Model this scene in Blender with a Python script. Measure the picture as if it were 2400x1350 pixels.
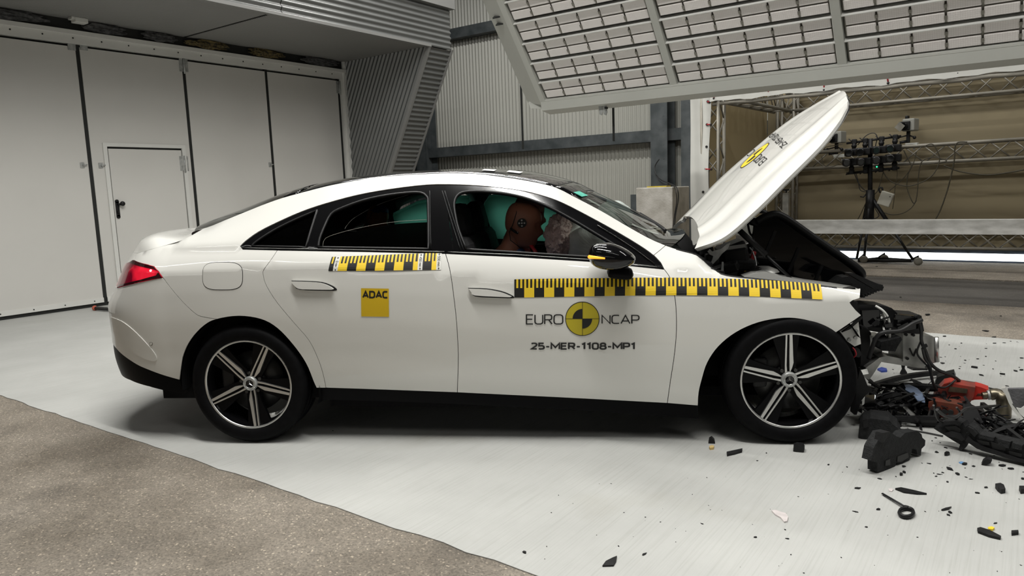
import bpy, bmesh, math, random
from mathutils import Vector, Matrix
from mathutils.geometry import delaunay_2d_cdt
from mathutils.bvhtree import BVHTree
from mathutils import noise as mnoise

for _o in list(bpy.data.objects):
    bpy.data.objects.remove(_o)
SC = bpy.context.scene
COL = SC.collection
rng = random.Random(7)

# ---------------------------------------------------------------- camera
# world: X runs along the concrete lane, Y across it (away from the viewer), Z up, metres
F_PX = 1697.7
CAM = Vector((3.794541, -3.004306, 1.300474))
CR = Vector((0.813878, 0.579955, -0.035424))
CU = Vector((-0.049505, 0.129960, 0.990283))
CF = Vector((-0.578923, 0.804216, -0.134482))
cam_data = bpy.data.cameras.new('camera')
cam_data.sensor_width = 36.0
cam_data.lens = F_PX * 36.0 / 2400.0
cam_data.clip_start = 0.05
cam_data.clip_end = 200
cam_obj = bpy.data.objects.new('camera', cam_data)
COL.objects.link(cam_obj)
_m = Matrix.Identity(4)
for _i in range(3):
    _m[_i][0] = CR[_i]; _m[_i][1] = CU[_i]; _m[_i][2] = -CF[_i]; _m[_i][3] = CAM[_i]
cam_obj.matrix_world = _m
SC.camera = cam_obj

# ---------------------------------------------------------------- world, light, exposure
wd = bpy.data.worlds.new('hall_air')
SC.world = wd
wd.use_nodes = True
wd.node_tree.nodes['Background'].inputs[0].default_value = (0.55, 0.57, 0.58, 1)
wd.node_tree.nodes['Background'].inputs[1].default_value = 0.08
SC.view_settings.view_transform = 'Standard'
SC.view_settings.look = 'None'
SC.view_settings.gamma = 1.0
SC.view_settings.use_curve_mapping = False
SC.view_settings.exposure = 0.38

def area_light(name, loc, sx, sy, watts, rot=(0, 0, 0), color=(1.0, 0.985, 0.945)):
    d = bpy.data.lights.new(name, 'AREA')
    d.shape = 'RECTANGLE'; d.size = sx; d.size_y = sy
    d.energy = watts; d.color = color
    o = bpy.data.objects.new(name, d)
    o.location = loc; o.rotation_euler = rot
    COL.objects.link(o)
    return o
# long linear luminaires under the hall roof (their housings are built with the hall)
LUMINAIRES = [(-0.6, -5.6, 6.6, 25), (7.2, -3.4, 6.6, 40), (-0.9, 1.7, 6.6, 220), (1.9, -1.4, 6.6, 380), (-3.0, 5.6, 6.6, 260), (3.2, 7.6, 6.6, 110), (7.6, 2.2, 6.6, 150)]
for _i, (_x, _y, _z, _w) in enumerate(LUMINAIRES):
    area_light('hall_luminaire_light', (_x, _y, _z), 5.6, 0.16, _w)

# ---------------------------------------------------------------- helpers
def tag(o, label=None, cat=None, group=None, kind=None):
    if label: o['label'] = label
    if cat: o['category'] = cat
    if group: o['group'] = group
    if kind: o['kind'] = kind
    return o

def empty(name, label=None, cat=None, group=None, loc=(0, 0, 0), rz=0.0, parent=None):
    o = bpy.data.objects.new(name, None)
    o.empty_display_size = 0.1
    COL.objects.link(o)
    o.location = loc; o.rotation_euler = (0, 0, rz)
    if parent: o.parent = parent
    return tag(o, label, cat, group)

class MB:
    """collects shapes into one mesh"""
    def __init__(self):
        self.v = []; self.f = []; self.m = []; self.s = []
    def add(self, vs, fs, mi=0, smooth=False):
        b = len(self.v)
        self.v += [tuple(p) for p in vs]
        self.f += [tuple(i + b for i in q) for q in fs]
        self.m += [mi] * len(fs); self.s += [smooth] * len(fs)
        return self
    def box(self, lo, hi, mi=0, M=None, bev=0.0):
        x0, y0, z0 = lo; x1, y1, z1 = hi
        vs = [Vector(p) for p in ((x0,y0,z0),(x1,y0,z0),(x1,y1,z0),(x0,y1,z0),(x0,y0,z1),(x1,y0,z1),(x1,y1,z1),(x0,y1,z1))]
        fs = [(3,2,1,0),(4,5,6,7),(0,1,5,4),(1,2,6,5),(2,3,7,6),(3,0,4,7)]
        if bev > 0:
            bm = bmesh.new()
            bv = [bm.verts.new(p) for p in vs]
            for q in fs: bm.faces.new([bv[i] for i in q])
            bmesh.ops.bevel(bm, geom=list(bm.edges), offset=bev, segments=2, affect='EDGES', profile=0.5)
            bm.verts.index_update()
            vs = [p.co.copy() for p in bm.verts]
            fs = [[p.index for p in q.verts] for q in bm.faces]
            bm.free()
        if M: vs = [M @ p for p in vs]
        return self.add(vs, fs, mi)
    def cbox(self, c, d, mi=0, R=None, bev=0.0):
        h = [k / 2 for k in d]
        M = Matrix.Translation(Vector(c))
        if R: M = M @ R.to_4x4()
        return self.box([-k for k in h], h, mi, M, bev)
    def tube(self, pts, r, n=8, mi=0, caps=True, closed=False, smooth=True, flat=1.0):
        P = [Vector(p) for p in pts]
        N = len(P)
        rs = r if isinstance(r, (list, tuple)) else [r] * N
        T = []
        for i in range(N):
            a = P[(i - 1) % N] if (closed or i > 0) else P[i]
            b = P[(i + 1) % N] if (closed or i < N - 1) else P[i]
            T.append((b - a).normalized() if (b - a).length > 1e-9 else Vector((0, 0, 1)))
        up = Vector((0, 0, 1)) if abs(T[0].z) < 0.9 else Vector((1, 0, 0))
        nrm = (up - T[0] * up.dot(T[0])).normalized()
        vs = []; fs = []
        for i in range(N):
            nrm = nrm - T[i] * nrm.dot(T[i])
            nrm = nrm.normalized() if nrm.length > 1e-6 else T[i].orthogonal().normalized()
            bn = T[i].cross(nrm)
            for k in range(n):
                a = 2 * math.pi * (k + 0.5) / n
                vs.append(P[i] + (nrm * math.cos(a) * flat + bn * math.sin(a)) * rs[i])
        for i in range(N if closed else N - 1):
            j = (i + 1) % N
            for k in range(n):
                l = (k + 1) % n
                fs.append((i*n+k, i*n+l, j*n+l, j*n+k))
        self.add(vs, fs, mi, smooth and n > 4)
        if caps and not closed:
            b = len(self.v) - len(vs)
            self.f += [tuple(b + k for k in range(n))[::-1], tuple(b + (N-1)*n + k for k in range(n))]
            self.m += [mi, mi]; self.s += [False, False]
        return self
    def cyl(self, a, b, r, n=12, mi=0, r2=None):
        return self.tube([a, b], [r, r if r2 is None else r2], n, mi)
    def lathe(self, prof, n=32, mi=0, M=None, axis='Z', smooth=True, arc=2*math.pi):
        """prof: (radius, height) pairs turned about an axis"""
        vs = []; fs = []
        full = abs(arc - 2*math.pi) < 1e-6
        cnt = n if full else n + 1
        for k in range(cnt):
            a = arc * k / n
            for (r, h) in prof:
                p = Vector((r*math.cos(a), r*math.sin(a), h))
                if axis == 'Y': p = Vector((p.x, p.z, p.y))
                vs.append(M @ p if M else p)
        L = len(prof)
        for k in range(n):
            l = (k + 1) % cnt
            for i in range(L - 1):
                q = (k*L+i, l*L+i, l*L+i+1, k*L+i+1)
                fs.append(q[::-1] if axis == 'Y' else q)
        return self.add(vs, fs, mi, smooth)
    def sphere(self, c, r, n=12, mi=0, sc=(1,1,1)):
        prof = [(r*math.sin(math.pi*i/(n//2*1.0)), -r*math.cos(math.pi*i/(n//2*1.0))) for i in range(n//2+1)]
        M = Matrix.Translation(Vector(c)) @ Matrix.Diagonal((sc[0], sc[1], sc[2], 1))
        return self.lathe(prof, n, mi, M)
    def prism(self, poly, t0, t1, fn, mi=0):
        """poly: 2-D outline; fn(a, b, t) -> point; extruded from t0 to t1"""
        n = len(poly)
        ar = sum(poly[i][0]*poly[(i+1)%n][1]-poly[(i+1)%n][0]*poly[i][1] for i in range(n))
        if ar < 0: poly = poly[::-1]
        pts2, tris = cdt(poly)
        m = len(pts2)
        vs = [fn(a, b, t0) for a, b in pts2] + [fn(a, b, t1) for a, b in pts2]
        fs = [tuple(t)[::-1] for t in tris] + [tuple(i+m for i in t) for t in tris]
        b = len(vs)
        for i in range(n):
            a0 = poly[i]; a1 = poly[(i+1) % n]
            k = len(vs)
            vs += [fn(*a0, t0), fn(*a1, t0), fn(*a1, t1), fn(*a0, t1)]
            fs.append((k, k+1, k+2, k+3))
        return self.add(vs, fs, mi)
    def build(self, name, mats, parent=None, M=None):
        me = bpy.data.meshes.new(name)
        vs = [tuple(M @ Vector(p)) for p in self.v] if M else self.v
        me.from_pydata(vs, [], self.f)
        if not isinstance(mats, (list, tuple)): mats = [mats]
        for mm in mats: me.materials.append(mm)
        me.polygons.foreach_set('material_index', self.m)
        me.polygons.foreach_set('use_smooth', self.s)
        me.update()
        o = bpy.data.objects.new(name, me)
        COL.objects.link(o)
        if parent: o.parent = parent
        return o

def cdt(poly, extra=()):
    n = len(poly)
    vs = [Vector((p[0], p[1])) for p in poly] + [Vector((p[0], p[1])) for p in extra]
    es = [(i, (i + 1) % n) for i in range(n)]
    r = delaunay_2d_cdt(vs, es, [], 1, 1e-7)
    return [(p.x, p.y) for p in r[0]], [list(f) for f in r[2]]

def inst(o, parent=None, **kw):
    c = o.copy(); COL.objects.link(c)
    c.parent = parent
    for k, val in kw.items(): setattr(c, k, val)
    return c

def clone(o, parent=None):
    c = o.copy(); COL.objects.link(c); c.parent = parent
    for ch in list(o.children):
        clone(ch, c)
    return c

def smooth_pts(pts, n=6, closed=False):
    """Catmull-Rom through points of any dimension"""
    P = [Vector(p) for p in pts]; out = []; N = len(P)
    for i in range(N if closed else N - 1):
        p0 = P[(i-1) % N] if (closed or i > 0) else P[0]
        p1 = P[i]; p2 = P[(i+1) % N]
        p3 = P[(i+2) % N] if (closed or i + 2 < N) else P[-1]
        for k in range(n):
            t = k / n
            out.append(0.5*((2*p1)+(p2-p0)*t+(2*p0-5*p1+4*p2-p3)*t*t+(3*p1-p0-3*p2+p3)*t**3))
    if not closed: out.append(P[-1].copy())
    return out

def lerp(a, b, t): return a + (b - a) * t

def table(tb, x, sm=True):
    """monotone cubic-ish table lookup"""
    if x <= tb[0][0]: return tb[0][1]
    if x >= tb[-1][0]: return tb[-1][1]
    for i in range(len(tb) - 1):
        if tb[i][0] <= x <= tb[i+1][0]:
            x0, y0 = tb[i]; x1, y1 = tb[i+1]
            h = x1 - x0; t = (x - x0) / h
            if not sm: return y0 + (y1 - y0) * t
            d = (y1 - y0) / h
            def slope(j):
                if j == 0: return (tb[1][1]-tb[0][1])/(tb[1][0]-tb[0][0])
                if j == len(tb)-1: return (tb[-1][1]-tb[-2][1])/(tb[-1][0]-tb[-2][0])
                a = (tb[j][1]-tb[j-1][1])/(tb[j][0]-tb[j-1][0]); b = (tb[j+1][1]-tb[j][1])/(tb[j+1][0]-tb[j][0])
                if a*b <= 0: return 0.0
                return 2*a*b/(a+b)
            m0 = slope(i)*h; m1 = slope(i+1)*h
            return (2*t**3-3*t*t+1)*y0+(t**3-2*t*t+t)*m0+(-2*t**3+3*t*t)*y1+(t**3-t*t)*m1

# points read off the place: a view ray met with a plane of the hall
def view_ray(px, py): return CR*((px-1200)/F_PX) - CU*((py-675)/F_PX) + CF
def onV(px, py, V):
    d = view_ray(px, py); return CAM + d*((V-CAM.y)/d.y)
def onU(px, py, U):
    d = view_ray(px, py); return CAM + d*((U-CAM.x)/d.x)
def onZ(px, py, Z=0.0):
    d = view_ray(px, py); return CAM + d*((Z-CAM.z)/d.z)

# ---------------------------------------------------------------- materials
def nodes_of(m):
    m.use_nodes = True
    nt = m.node_tree
    return nt, nt.nodes['Principled BSDF']

def mat(name, col, rough=0.5, metal=0.0, coat=0.0, var=0.0, scale=8.0, bump=0.0, bscale=60.0, col2=None, rvar=0.0, spec=None, stretch=None, detail=6.0, coat_rough=0.03):
    m = bpy.data.materials.new(name)
    nt, b = nodes_of(m)
    b.inputs['Base Color'].default_value = (*col, 1)
    b.inputs['Roughness'].default_value = rough
    b.inputs['Metallic'].default_value = metal
    b.inputs['Coat Weight'].default_value = coat
    b.inputs['Coat Roughness'].default_value = coat_rough
    if spec is not None: b.inputs['Specular IOR Level'].default_value = spec
    tc = nt.nodes.new('ShaderNodeTexCoord')
    src = tc.outputs['Object']
    if stretch:
        mp = nt.nodes.new('ShaderNodeMapping'); mp.inputs['Scale'].default_value = stretch
        nt.links.new(src, mp.inputs[0]); src = mp.outputs[0]
    if var > 0 or col2 or rvar > 0:
        n = nt.nodes.new('ShaderNodeTexNoise'); n.inputs['Scale'].default_value = scale; n.inputs['Detail'].default_value = detail
        nt.links.new(src, n.inputs['Vector'])
        if var > 0 or col2:
            r = nt.nodes.new('ShaderNodeValToRGB')
            c2 = col2 if col2 else tuple(min(1, c*(1+var)) for c in col)
            c1 = col if col2 else tuple(c*(1-var) for c in col)
            r.color_ramp.elements[0].position = 0.35; r.color_ramp.elements[1].position = 0.68
            r.color_ramp.elements[0].color = (*c1, 1); r.color_ramp.elements[1].color = (*c2, 1)
            nt.links.new(n.outputs['Fac'], r.inputs[0]); nt.links.new(r.outputs[0], b.inputs['Base Color'])
        if rvar > 0:
            mr = nt.nodes.new('ShaderNodeMapRange')
            mr.inputs['To Min'].default_value = max(0, rough-rvar); mr.inputs['To Max'].default_value = min(1, rough+rvar)
            nt.links.new(n.outputs['Fac'], mr.inputs['Value']); nt.links.new(mr.outputs[0], b.inputs['Roughness'])
    if bump > 0:
        n2 = nt.nodes.new('ShaderNodeTexNoise'); n2.inputs['Scale'].default_value = bscale; n2.inputs['Detail'].default_value = 4
        nt.links.new(src, n2.inputs['Vector'])
        bp = nt.nodes.new('ShaderNodeBump'); bp.inputs['Strength'].default_value = bump; bp.inputs['Distance'].default_value = 0.01
        nt.links.new(n2.outputs['Fac'], bp.inputs['Height']); nt.links.new(bp.outputs[0], b.inputs['Normal'])
    return m

def emis(name, col, strength):
    m = bpy.data.materials.new(name)
    nt, b = nodes_of(m)
    b.inputs['Base Color'].default_value = (*col, 1)
    b.inputs['Emission Color'].default_value = (*col, 1)
    b.inputs['Emission Strength'].default_value = strength
    return m

def glass(name, tint, rough=0.0, solid=0.0):
    """thin tinted glass: part clear tint, part mirror"""
    m = bpy.data.materials.new(name)
    nt, b = nodes_of(m)
    out = nt.nodes['Material Output']
    tr = nt.nodes.new('ShaderNodeBsdfTransparent'); tr.inputs[0].default_value = (*tint, 1)
    gl = nt.nodes.new('ShaderNodeBsdfGlossy'); gl.inputs[0].default_value = (1, 1, 1, 1); gl.inputs['Roughness'].default_value = rough
    fr = nt.nodes.new('ShaderNodeFresnel'); fr.inputs[0].default_value = 1.5
    mx = nt.nodes.new('ShaderNodeMixShader')
    nt.links.new(fr.outputs[0], mx.inputs[0]); nt.links.new(tr.outputs[0], mx.inputs[1]); nt.links.new(gl.outputs[0], mx.inputs[2])
    nt.links.new(mx.outputs[0], out.inputs[0])
    return m

M = {}
M['paint'] = mat('white_car_paint', (0.72, 0.715, 0.675), 0.32, coat=1.0, coat_rough=0.02)
M['gloss_black'] = mat('gloss_black', (0.004, 0.004, 0.0045), 0.12, coat=0.7, spec=0.15)
M['sill'] = mat('satin_black_sill', (0.005, 0.005, 0.0055), 0.42, spec=0.05, var=0.1, scale=4)
M['wing'] = mat('black_wheel_insert', (0.003, 0.003, 0.0035), 0.3, spec=0.10, var=0.1, scale=6)
M['plastic'] = mat('black_plastic', (0.008, 0.008, 0.0085), 0.45, var=0.3, scale=20, spec=0.3)
M['plastic_rough'] = mat('rough_black_plastic', (0.012, 0.012, 0.0125), 0.6, var=0.35, scale=14, bump=0.3, bscale=90, spec=0.25)
M['rubber'] = mat('tyre_rubber', (0.0035, 0.0035, 0.004), 0.6, var=0.25, scale=30, bump=0.1, bscale=200, spec=0.09)
M['silver'] = mat('machined_aluminium', (0.62, 0.62, 0.60), 0.30, metal=0.9)
M['chrome'] = mat('chrome', (0.75, 0.75, 0.74), 0.12, metal=1.0)
M['alu'] = mat('bare_aluminium', (0.42, 0.42, 0.40), 0.38, metal=0.85, var=0.2, scale=12, bump=0.1, bscale=30)
M['alu_dull'] = mat('dull_aluminium', (0.23, 0.22, 0.19), 0.5, metal=0.6, var=0.2, scale=6)
M['truss'] = mat('truss_aluminium', (0.25, 0.235, 0.20), 0.55, metal=0.5, var=0.15, scale=5)
M['galv'] = mat('galvanised_steel', (0.045, 0.054, 0.057), 0.55, metal=0.2, col2=(0.095, 0.105, 0.11), scale=4, detail=10)
M['zinc'] = mat('zinc_plate', (0.42, 0.43, 0.42), 0.45, metal=0.5, var=0.2, scale=30)
M['white_panel'] = mat('white_door_panel', (0.60, 0.59, 0.56), 0.42, var=0.02, scale=1.2)
M['white_trim'] = mat('white_trim', (0.66, 0.66, 0.63), 0.4, var=0.03, scale=3)
M['gap'] = mat('black_rubber_seal', (0.008, 0.009, 0.008), 0.6, var=0.2, scale=10)
M['corr'] = mat('cream_corrugated_sheet', (0.37, 0.37, 0.335), 0.42, var=0.05, scale=0.8, stretch=(1, 1, 0.1))
M['corr_grey'] = mat('silver_grey_corrugated_sheet', (0.175, 0.18, 0.175), 0.35, metal=0.35, var=0.06, scale=1.5)
M['soffit'] = mat('grey_soffit_sheet', (0.20, 0.20, 0.193), 0.5, var=0.04, scale=1)
M['lamp_frame'] = mat('grey_painted_lamp_frame', (0.46, 0.465, 0.43), 0.42, var=0.03, scale=2)
M['yellow'] = mat('yellow_sticker', (0.86, 0.60, 0.03), 0.45, var=0.03, scale=3)
M['yellow_olive'] = mat('yellow_target', (0.50, 0.41, 0.02), 0.45, var=0.03, scale=3)
M['amber_sq'] = mat('amber_sticker', (0.62, 0.41, 0.01), 0.45, var=0.03, scale=3)
M['ink'] = mat('black_print', (0.008, 0.008, 0.008), 0.5, var=0.2, scale=5)
M['sticker_white'] = mat('white_sticker', (0.72, 0.72, 0.68), 0.5, var=0.03, scale=5)
M['dark'] = mat('dark_interior', (0.006, 0.006, 0.0065), 0.8, var=0.3, scale=12, spec=0.15)
M['seat'] = mat('black_seat_cloth', (0.016, 0.016, 0.017), 0.75, var=0.3, scale=40, bump=0.2, bscale=200)
M['red'] = mat('red_paint', (0.42, 0.035, 0.02), 0.45, col2=(0.10, 0.05, 0.04), scale=9, detail=8)
M['red_cord'] = mat('red_cord', (0.45, 0.02, 0.03), 0.6, var=0.2, scale=20)
M['cable'] = mat('black_cable', (0.014, 0.014, 0.014), 0.5, var=0.2, scale=20)
M['cable_brown'] = mat('olive_cable', (0.045, 0.038, 0.022), 0.55, var=0.2, scale=20)
M['foam'] = mat('charcoal_foam', (0.014, 0.0145, 0.015), 0.75, var=0.4, scale=60, bump=0.6, bscale=180, spec=0.3)
M['blue'] = mat('blue_plastic', (0.03, 0.06, 0.30), 0.4, var=0.2, scale=10)
M['bluegrey'] = mat('blue_grey_plastic', (0.13, 0.17, 0.25), 0.45, var=0.2, scale=8)
M['lblue'] = mat('light_blue_plastic', (0.14, 0.30, 0.55), 0.5, var=0.1, scale=10)
M['clear'] = mat('milky_plastic', (0.62, 0.57, 0.56), 0.25, var=0.1, scale=30)
M['grease'] = mat('greasy_metal', (0.16, 0.14, 0.10), 0.35, metal=0.8, var=0.4, scale=14)
M['lining'] = mat('grey_felt', (0.10, 0.10, 0.105), 0.8, var=0.3, scale=14, bump=0.4, bscale=90)
# ================================================================ THE HALL
# ---------------------------------------------------------------- floor
def floor_mat(name, c_lo, c_hi, speck=None, broom=None, sc=0.7, rough=0.75, stain=None, stain_pos=0.60):
    m = bpy.data.materials.new(name)
    nt, b = nodes_of(m)
    L = nt.links.new
    tc = nt.nodes.new('ShaderNodeTexCoord')
    n1 = nt.nodes.new('ShaderNodeTexNoise'); n1.inputs['Scale'].default_value = sc; n1.inputs['Detail'].default_value = 9; n1.inputs['Roughness'].default_value = 0.62
    L(tc.outputs['Object'], n1.inputs['Vector'])
    r1 = nt.nodes.new('ShaderNodeValToRGB')
    r1.color_ramp.elements[0].position = 0.32; r1.color_ramp.elements[1].position = 0.66
    r1.color_ramp.elements[0].color = (*c_lo, 1); r1.color_ramp.elements[1].color = (*c_hi, 1)
    L(n1.outputs['Fac'], r1.inputs[0])
    col = r1.outputs[0]
    if stain:
        n3 = nt.nodes.new('ShaderNodeTexNoise'); n3.inputs['Scale'].default_value = 1.15; n3.inputs['Detail'].default_value = 7
        L(tc.outputs['Object'], n3.inputs['Vector'])
        r3 = nt.nodes.new('ShaderNodeValToRGB')
        r3.color_ramp.elements[0].position = stain_pos; r3.color_ramp.elements[1].position = stain_pos + 0.16
        r3.color_ramp.elements[0].color = (0, 0, 0, 1); r3.color_ramp.elements[1].color = (0.75, 0.75, 0.75, 1)
        L(n3.outputs['Fac'], r3.inputs[0])
        mx = nt.nodes.new('ShaderNodeMix'); mx.data_type = 'RGBA'
        L(r3.outputs[0], mx.inputs['Factor']); L(col, mx.inputs['A']); mx.inputs['B'].default_value = (*stain, 1)
        col = mx.outputs['Result']
    hgt = None
    if broom:
        mp = nt.nodes.new('ShaderNodeMapping'); mp.inputs['Scale'].default_value = broom
        L(tc.outputs['Object'], mp.inputs[0])
        n2 = nt.nodes.new('ShaderNodeTexNoise'); n2.inputs['Scale'].default_value = 1.0; n2.inputs['Detail'].default_value = 5
        L(mp.outputs[0], n2.inputs['Vector'])
        r2 = nt.nodes.new('ShaderNodeValToRGB')
        r2.color_ramp.elements[0].position = 0.30; r2.color_ramp.elements[1].position = 0.52
        r2.color_ramp.elements[0].color = (0.80, 0.80, 0.78, 1); r2.color_ramp.elements[1].color = (1, 1, 1, 1)
        L(n2.outputs['Fac'], r2.inputs[0])
        mx2 = nt.nodes.new('ShaderNodeMix'); mx2.data_type = 'RGBA'; mx2.blend_type = 'MULTIPLY'; mx2.inputs['Factor'].default_value = 0.45
        L(col, mx2.inputs['A']); L(r2.outputs[0], mx2.inputs['B'])
        col = mx2.outputs['Result']; hgt = n2.outputs['Fac']
    if speck:
        vo = nt.nodes.new('ShaderNodeTexVoronoi'); vo.inputs['Scale'].default_value = 150
        L(tc.outputs['Object'], vo.inputs['Vector'])
        sep = nt.nodes.new('ShaderNodeSeparateColor'); L(vo.outputs['Color'], sep.inputs[0])
        r4 = nt.nodes.new('ShaderNodeValToRGB'); r4.color_ramp.interpolation = 'LINEAR'
        e = r4.color_ramp.elements
        e[0].position = 0.0; e[0].color = (0.66, 0.66, 0.66, 1)
        e[1].position = 1.0; e[1].color = (2.3, 2.25, 2.15, 1)
        x = e.new(0.45); x.color = (0.96, 0.96, 0.96, 1)
        x = e.new(0.90); x.color = (1.15, 1.14, 1.12, 1)
        x = e.new(0.955); x.color = (1.3, 1.3, 1.27, 1)
        L(sep.outputs[0], r4.inputs[0])
        mx3 = nt.nodes.new('ShaderNodeMix'); mx3.data_type = 'RGBA'; mx3.blend_type = 'MULTIPLY'; mx3.inputs['Factor'].default_value = speck
        L(col, mx3.inputs['A']); L(r4.outputs[0], mx3.inputs['B'])
        col = mx3.outputs['Result']; hgt = vo.outputs['Distance']
    L(col, b.inputs['Base Color'])
    b.inputs['Roughness'].default_value = rough
    b.inputs['Specular IOR Level'].default_value = 0.35
    if hgt:
        bp = nt.nodes.new('ShaderNodeBump'); bp.inputs['Strength'].default_value = 0.35; bp.inputs['Distance'].default_value = 0.004
        L(hgt, bp.inputs['Height']); L(bp.outputs[0], b.inputs['Normal'])
    return m

M['concrete'] = floor_mat('broomed_concrete', (0.375, 0.378, 0.362), (0.46, 0.464, 0.445), broom=(120, 2.2, 1), sc=0.9, rough=0.62, stain=(0.36, 0.355, 0.32), stain_pos=0.62)
M['asphalt'] = floor_mat('worn_asphalt', (0.120, 0.102, 0.080), (0.265, 0.235, 0.196), speck=0.95, sc=1.0, rough=0.85, stain=(0.066, 0.058, 0.050), stain_pos=0.54)
M['asphalt_dark'] = floor_mat('dark_asphalt_band', (0.056, 0.052, 0.047), (0.085, 0.078, 0.070), speck=0.5, sc=1.1, rough=0.85, broom=(1.2, 14, 1))

XL, XR = -5.98, 15.0
def slab(name, y0, y1, z, m, x0=XL, x1=XR, wob=0.0, seed=1, joint=True):
    """a floor strip with slightly ragged long edges"""
    r = random.Random(seed)
    mb = MB()
    xs = []; x = x0
    while x < x1:
        xs.append(x); x += 0.12 if (wob and x < 6) else 1.0
    xs.append(x1)
    top0 = [(x, y0 + (r.uniform(-wob, wob) if wob else 0), z) for x in xs]
    top1 = [(x, y1 + (r.uniform(-wob, wob) if wob else 0), z) for x in xs]
    n = len(xs)
    vs = top0 + top1 + [(a, b, z-0.12) for a, b, c in top0] + [(a, b, z-0.12) for a, b, c in top1]
    fs = []
    for i in range(n-1):
        fs += [(i, i+1, n+i+1, n+i), (2*n+i, 2*n+i+1, i+1, i), (n+i, n+i+1, 3*n+i+1, 3*n+i)]
    mb.add(vs, fs)
    o = mb.build(name, m)
    return tag(o, kind='structure')
slab('floor', -1.10, 3.79, 0.0, M['concrete'], wob=0.008, seed=3)
slab('floor', -11.0, -1.07, -0.004, M['asphalt'], seed=4)
slab('floor', 3.76, 5.48, -0.004, M['asphalt'], wob=0.008, seed=5)
slab('floor', 5.47, 7.50, -0.010, M['asphalt_dark'], wob=0.012, seed=6)
slab('floor', 7.52, 12.5, 0.004, M['asphalt'], wob=0.01, seed=7)
slab('floor', -11.2, 12.7, -0.03, M['gap'])
slab('floor', 6.4, 12.5, -0.003, M['asphalt'], x0=-12.0, x1=-5.99)

# ---------------------------------------------------------------- corrugated sheet builder
def corrugated(name, length, height, pitch, depth, m, place, parent=None, kind='structure', thick=0.0012, trim=None, seg=6):
    """waves run across 'length' (axis a); straight along 'height' (axis b). place(a, b, d) -> point. trim(a) -> (b0, b1)"""
    n = max(2, int(round(length / pitch * seg)))
    mb = MB(); vs = []; fs = []
    for i in range(n + 1):
        a = length * i / n
        d = depth * 0.5 * math.sin(2 * math.pi * a / pitch)
        b0, b1 = trim(a) if trim else (0.0, height)
        vs.append(place(a, b0, d)); vs.append(place(a, b1, d))
    for i in range(n):
        fs.append((2*i, 2*i+2, 2*i+3, 2*i+1))
    mb.add(vs, fs, smooth=True)
    o = mb.build(name, m, parent)
    if kind and not parent: o['kind'] = kind
    return o

# ---------------------------------------------------------------- back wall
VW = 9.75
WALL = corrugated('wall_back', 14.0, 7.6, 0.085, 0.034, M['corr'], lambda a, b, d: (-12.0 + a, VW - d, b))
# the outside of the same wall so the hall stays dark behind it
mb = MB(); mb.box((-12.0, VW + 0.05, -0.02), (15.0, VW + 0.12, 8.0)); tag(mb.build('wall_back_outer', M['galv']), kind='structure')
# sheet laps
def girt(x0, x1, z0, z1, y0, y1):
    mb = MB(); t = 0.012
    mb.box((x0, y0, z0), (x1, y0 + t, z1))            # face
    mb.box((x0, y0 + t, z1 - t), (x1, y1, z1))        # top flange
    mb.box((x0, y0 + t, z0), (x1, y1, z0 + t))        # bottom flange
    o = mb.build('trim_girt', M['galv']); return tag(o, kind='structure')
girt(-11.9, 2.0, 2.08, 2.29, VW - 0.24, VW - 0.02)
girt(-11.9, 2.0, 4.57, 4.78, VW - 0.24, VW - 0.02)
def column(xc, yf, w=0.32, h=7.5, d=0.36):
    mb = MB()
    mb.box((xc - w/2, yf, 0), (xc + w/2, yf + 0.022, h))
    mb.box((xc - w/2, yf + d - 0.022, 0), (xc + w/2, yf + d, h))
    mb.box((xc - 0.008, yf + 0.022, 0), (xc + 0.008, yf + d - 0.022, h))
    mb.box((xc - w/2 - 0.04, yf - 0.03, 0.0), (xc + w/2 + 0.04, yf + d + 0.03, 0.03))
    for k in range(5):
        mb.cyl((xc + w*0.28, yf - 0.004, 1.75 + k*0.25), (xc + w*0.28, yf + 0.0, 1.75 + k*0.25), 0.011, 6)
    o = mb.build('trim_column', M['galv']); return tag(o, kind='structure')
column(-1.70, 9.28)
column(-1.22, 9.42, w=0.24, d=0.28)
column(-7.42, 9.28)
column(-7.85, 9.42, w=0.26, d=0.28)
# conduit pipe on the far column
mb = MB()
mb.tube([(-7.62, 9.20, 0.4), (-7.62, 9.20, 1.55), (-7.60, 9.18, 1.62), (-7.60, 9.18, 6.5)], 0.035, 10)
mb.tube([(-8.6, 9.20, 2.02), (-7.62, 9.20, 2.02)], 0.014, 8)
for z in (1.60, 2.05, 3.1): mb.tube([(-7.66, 9.16, z), (-7.56, 9.16, z)], 0.045, 8)
tag(mb.build('conduit_pipe', M['galv']), 'grey conduit pipe running up the far column beside the corrugated wall', 'pipe')

# ---------------------------------------------------------------- left door wall
UD = -5.93
DOOR_Z = 3.24
V_END = 5.72
tag(MB().box((UD - 0.22, -9.0, 0.0), (UD - 0.10, 6.3, 7.6)).build('wall_left', M['gap']), kind='structure')
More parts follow.
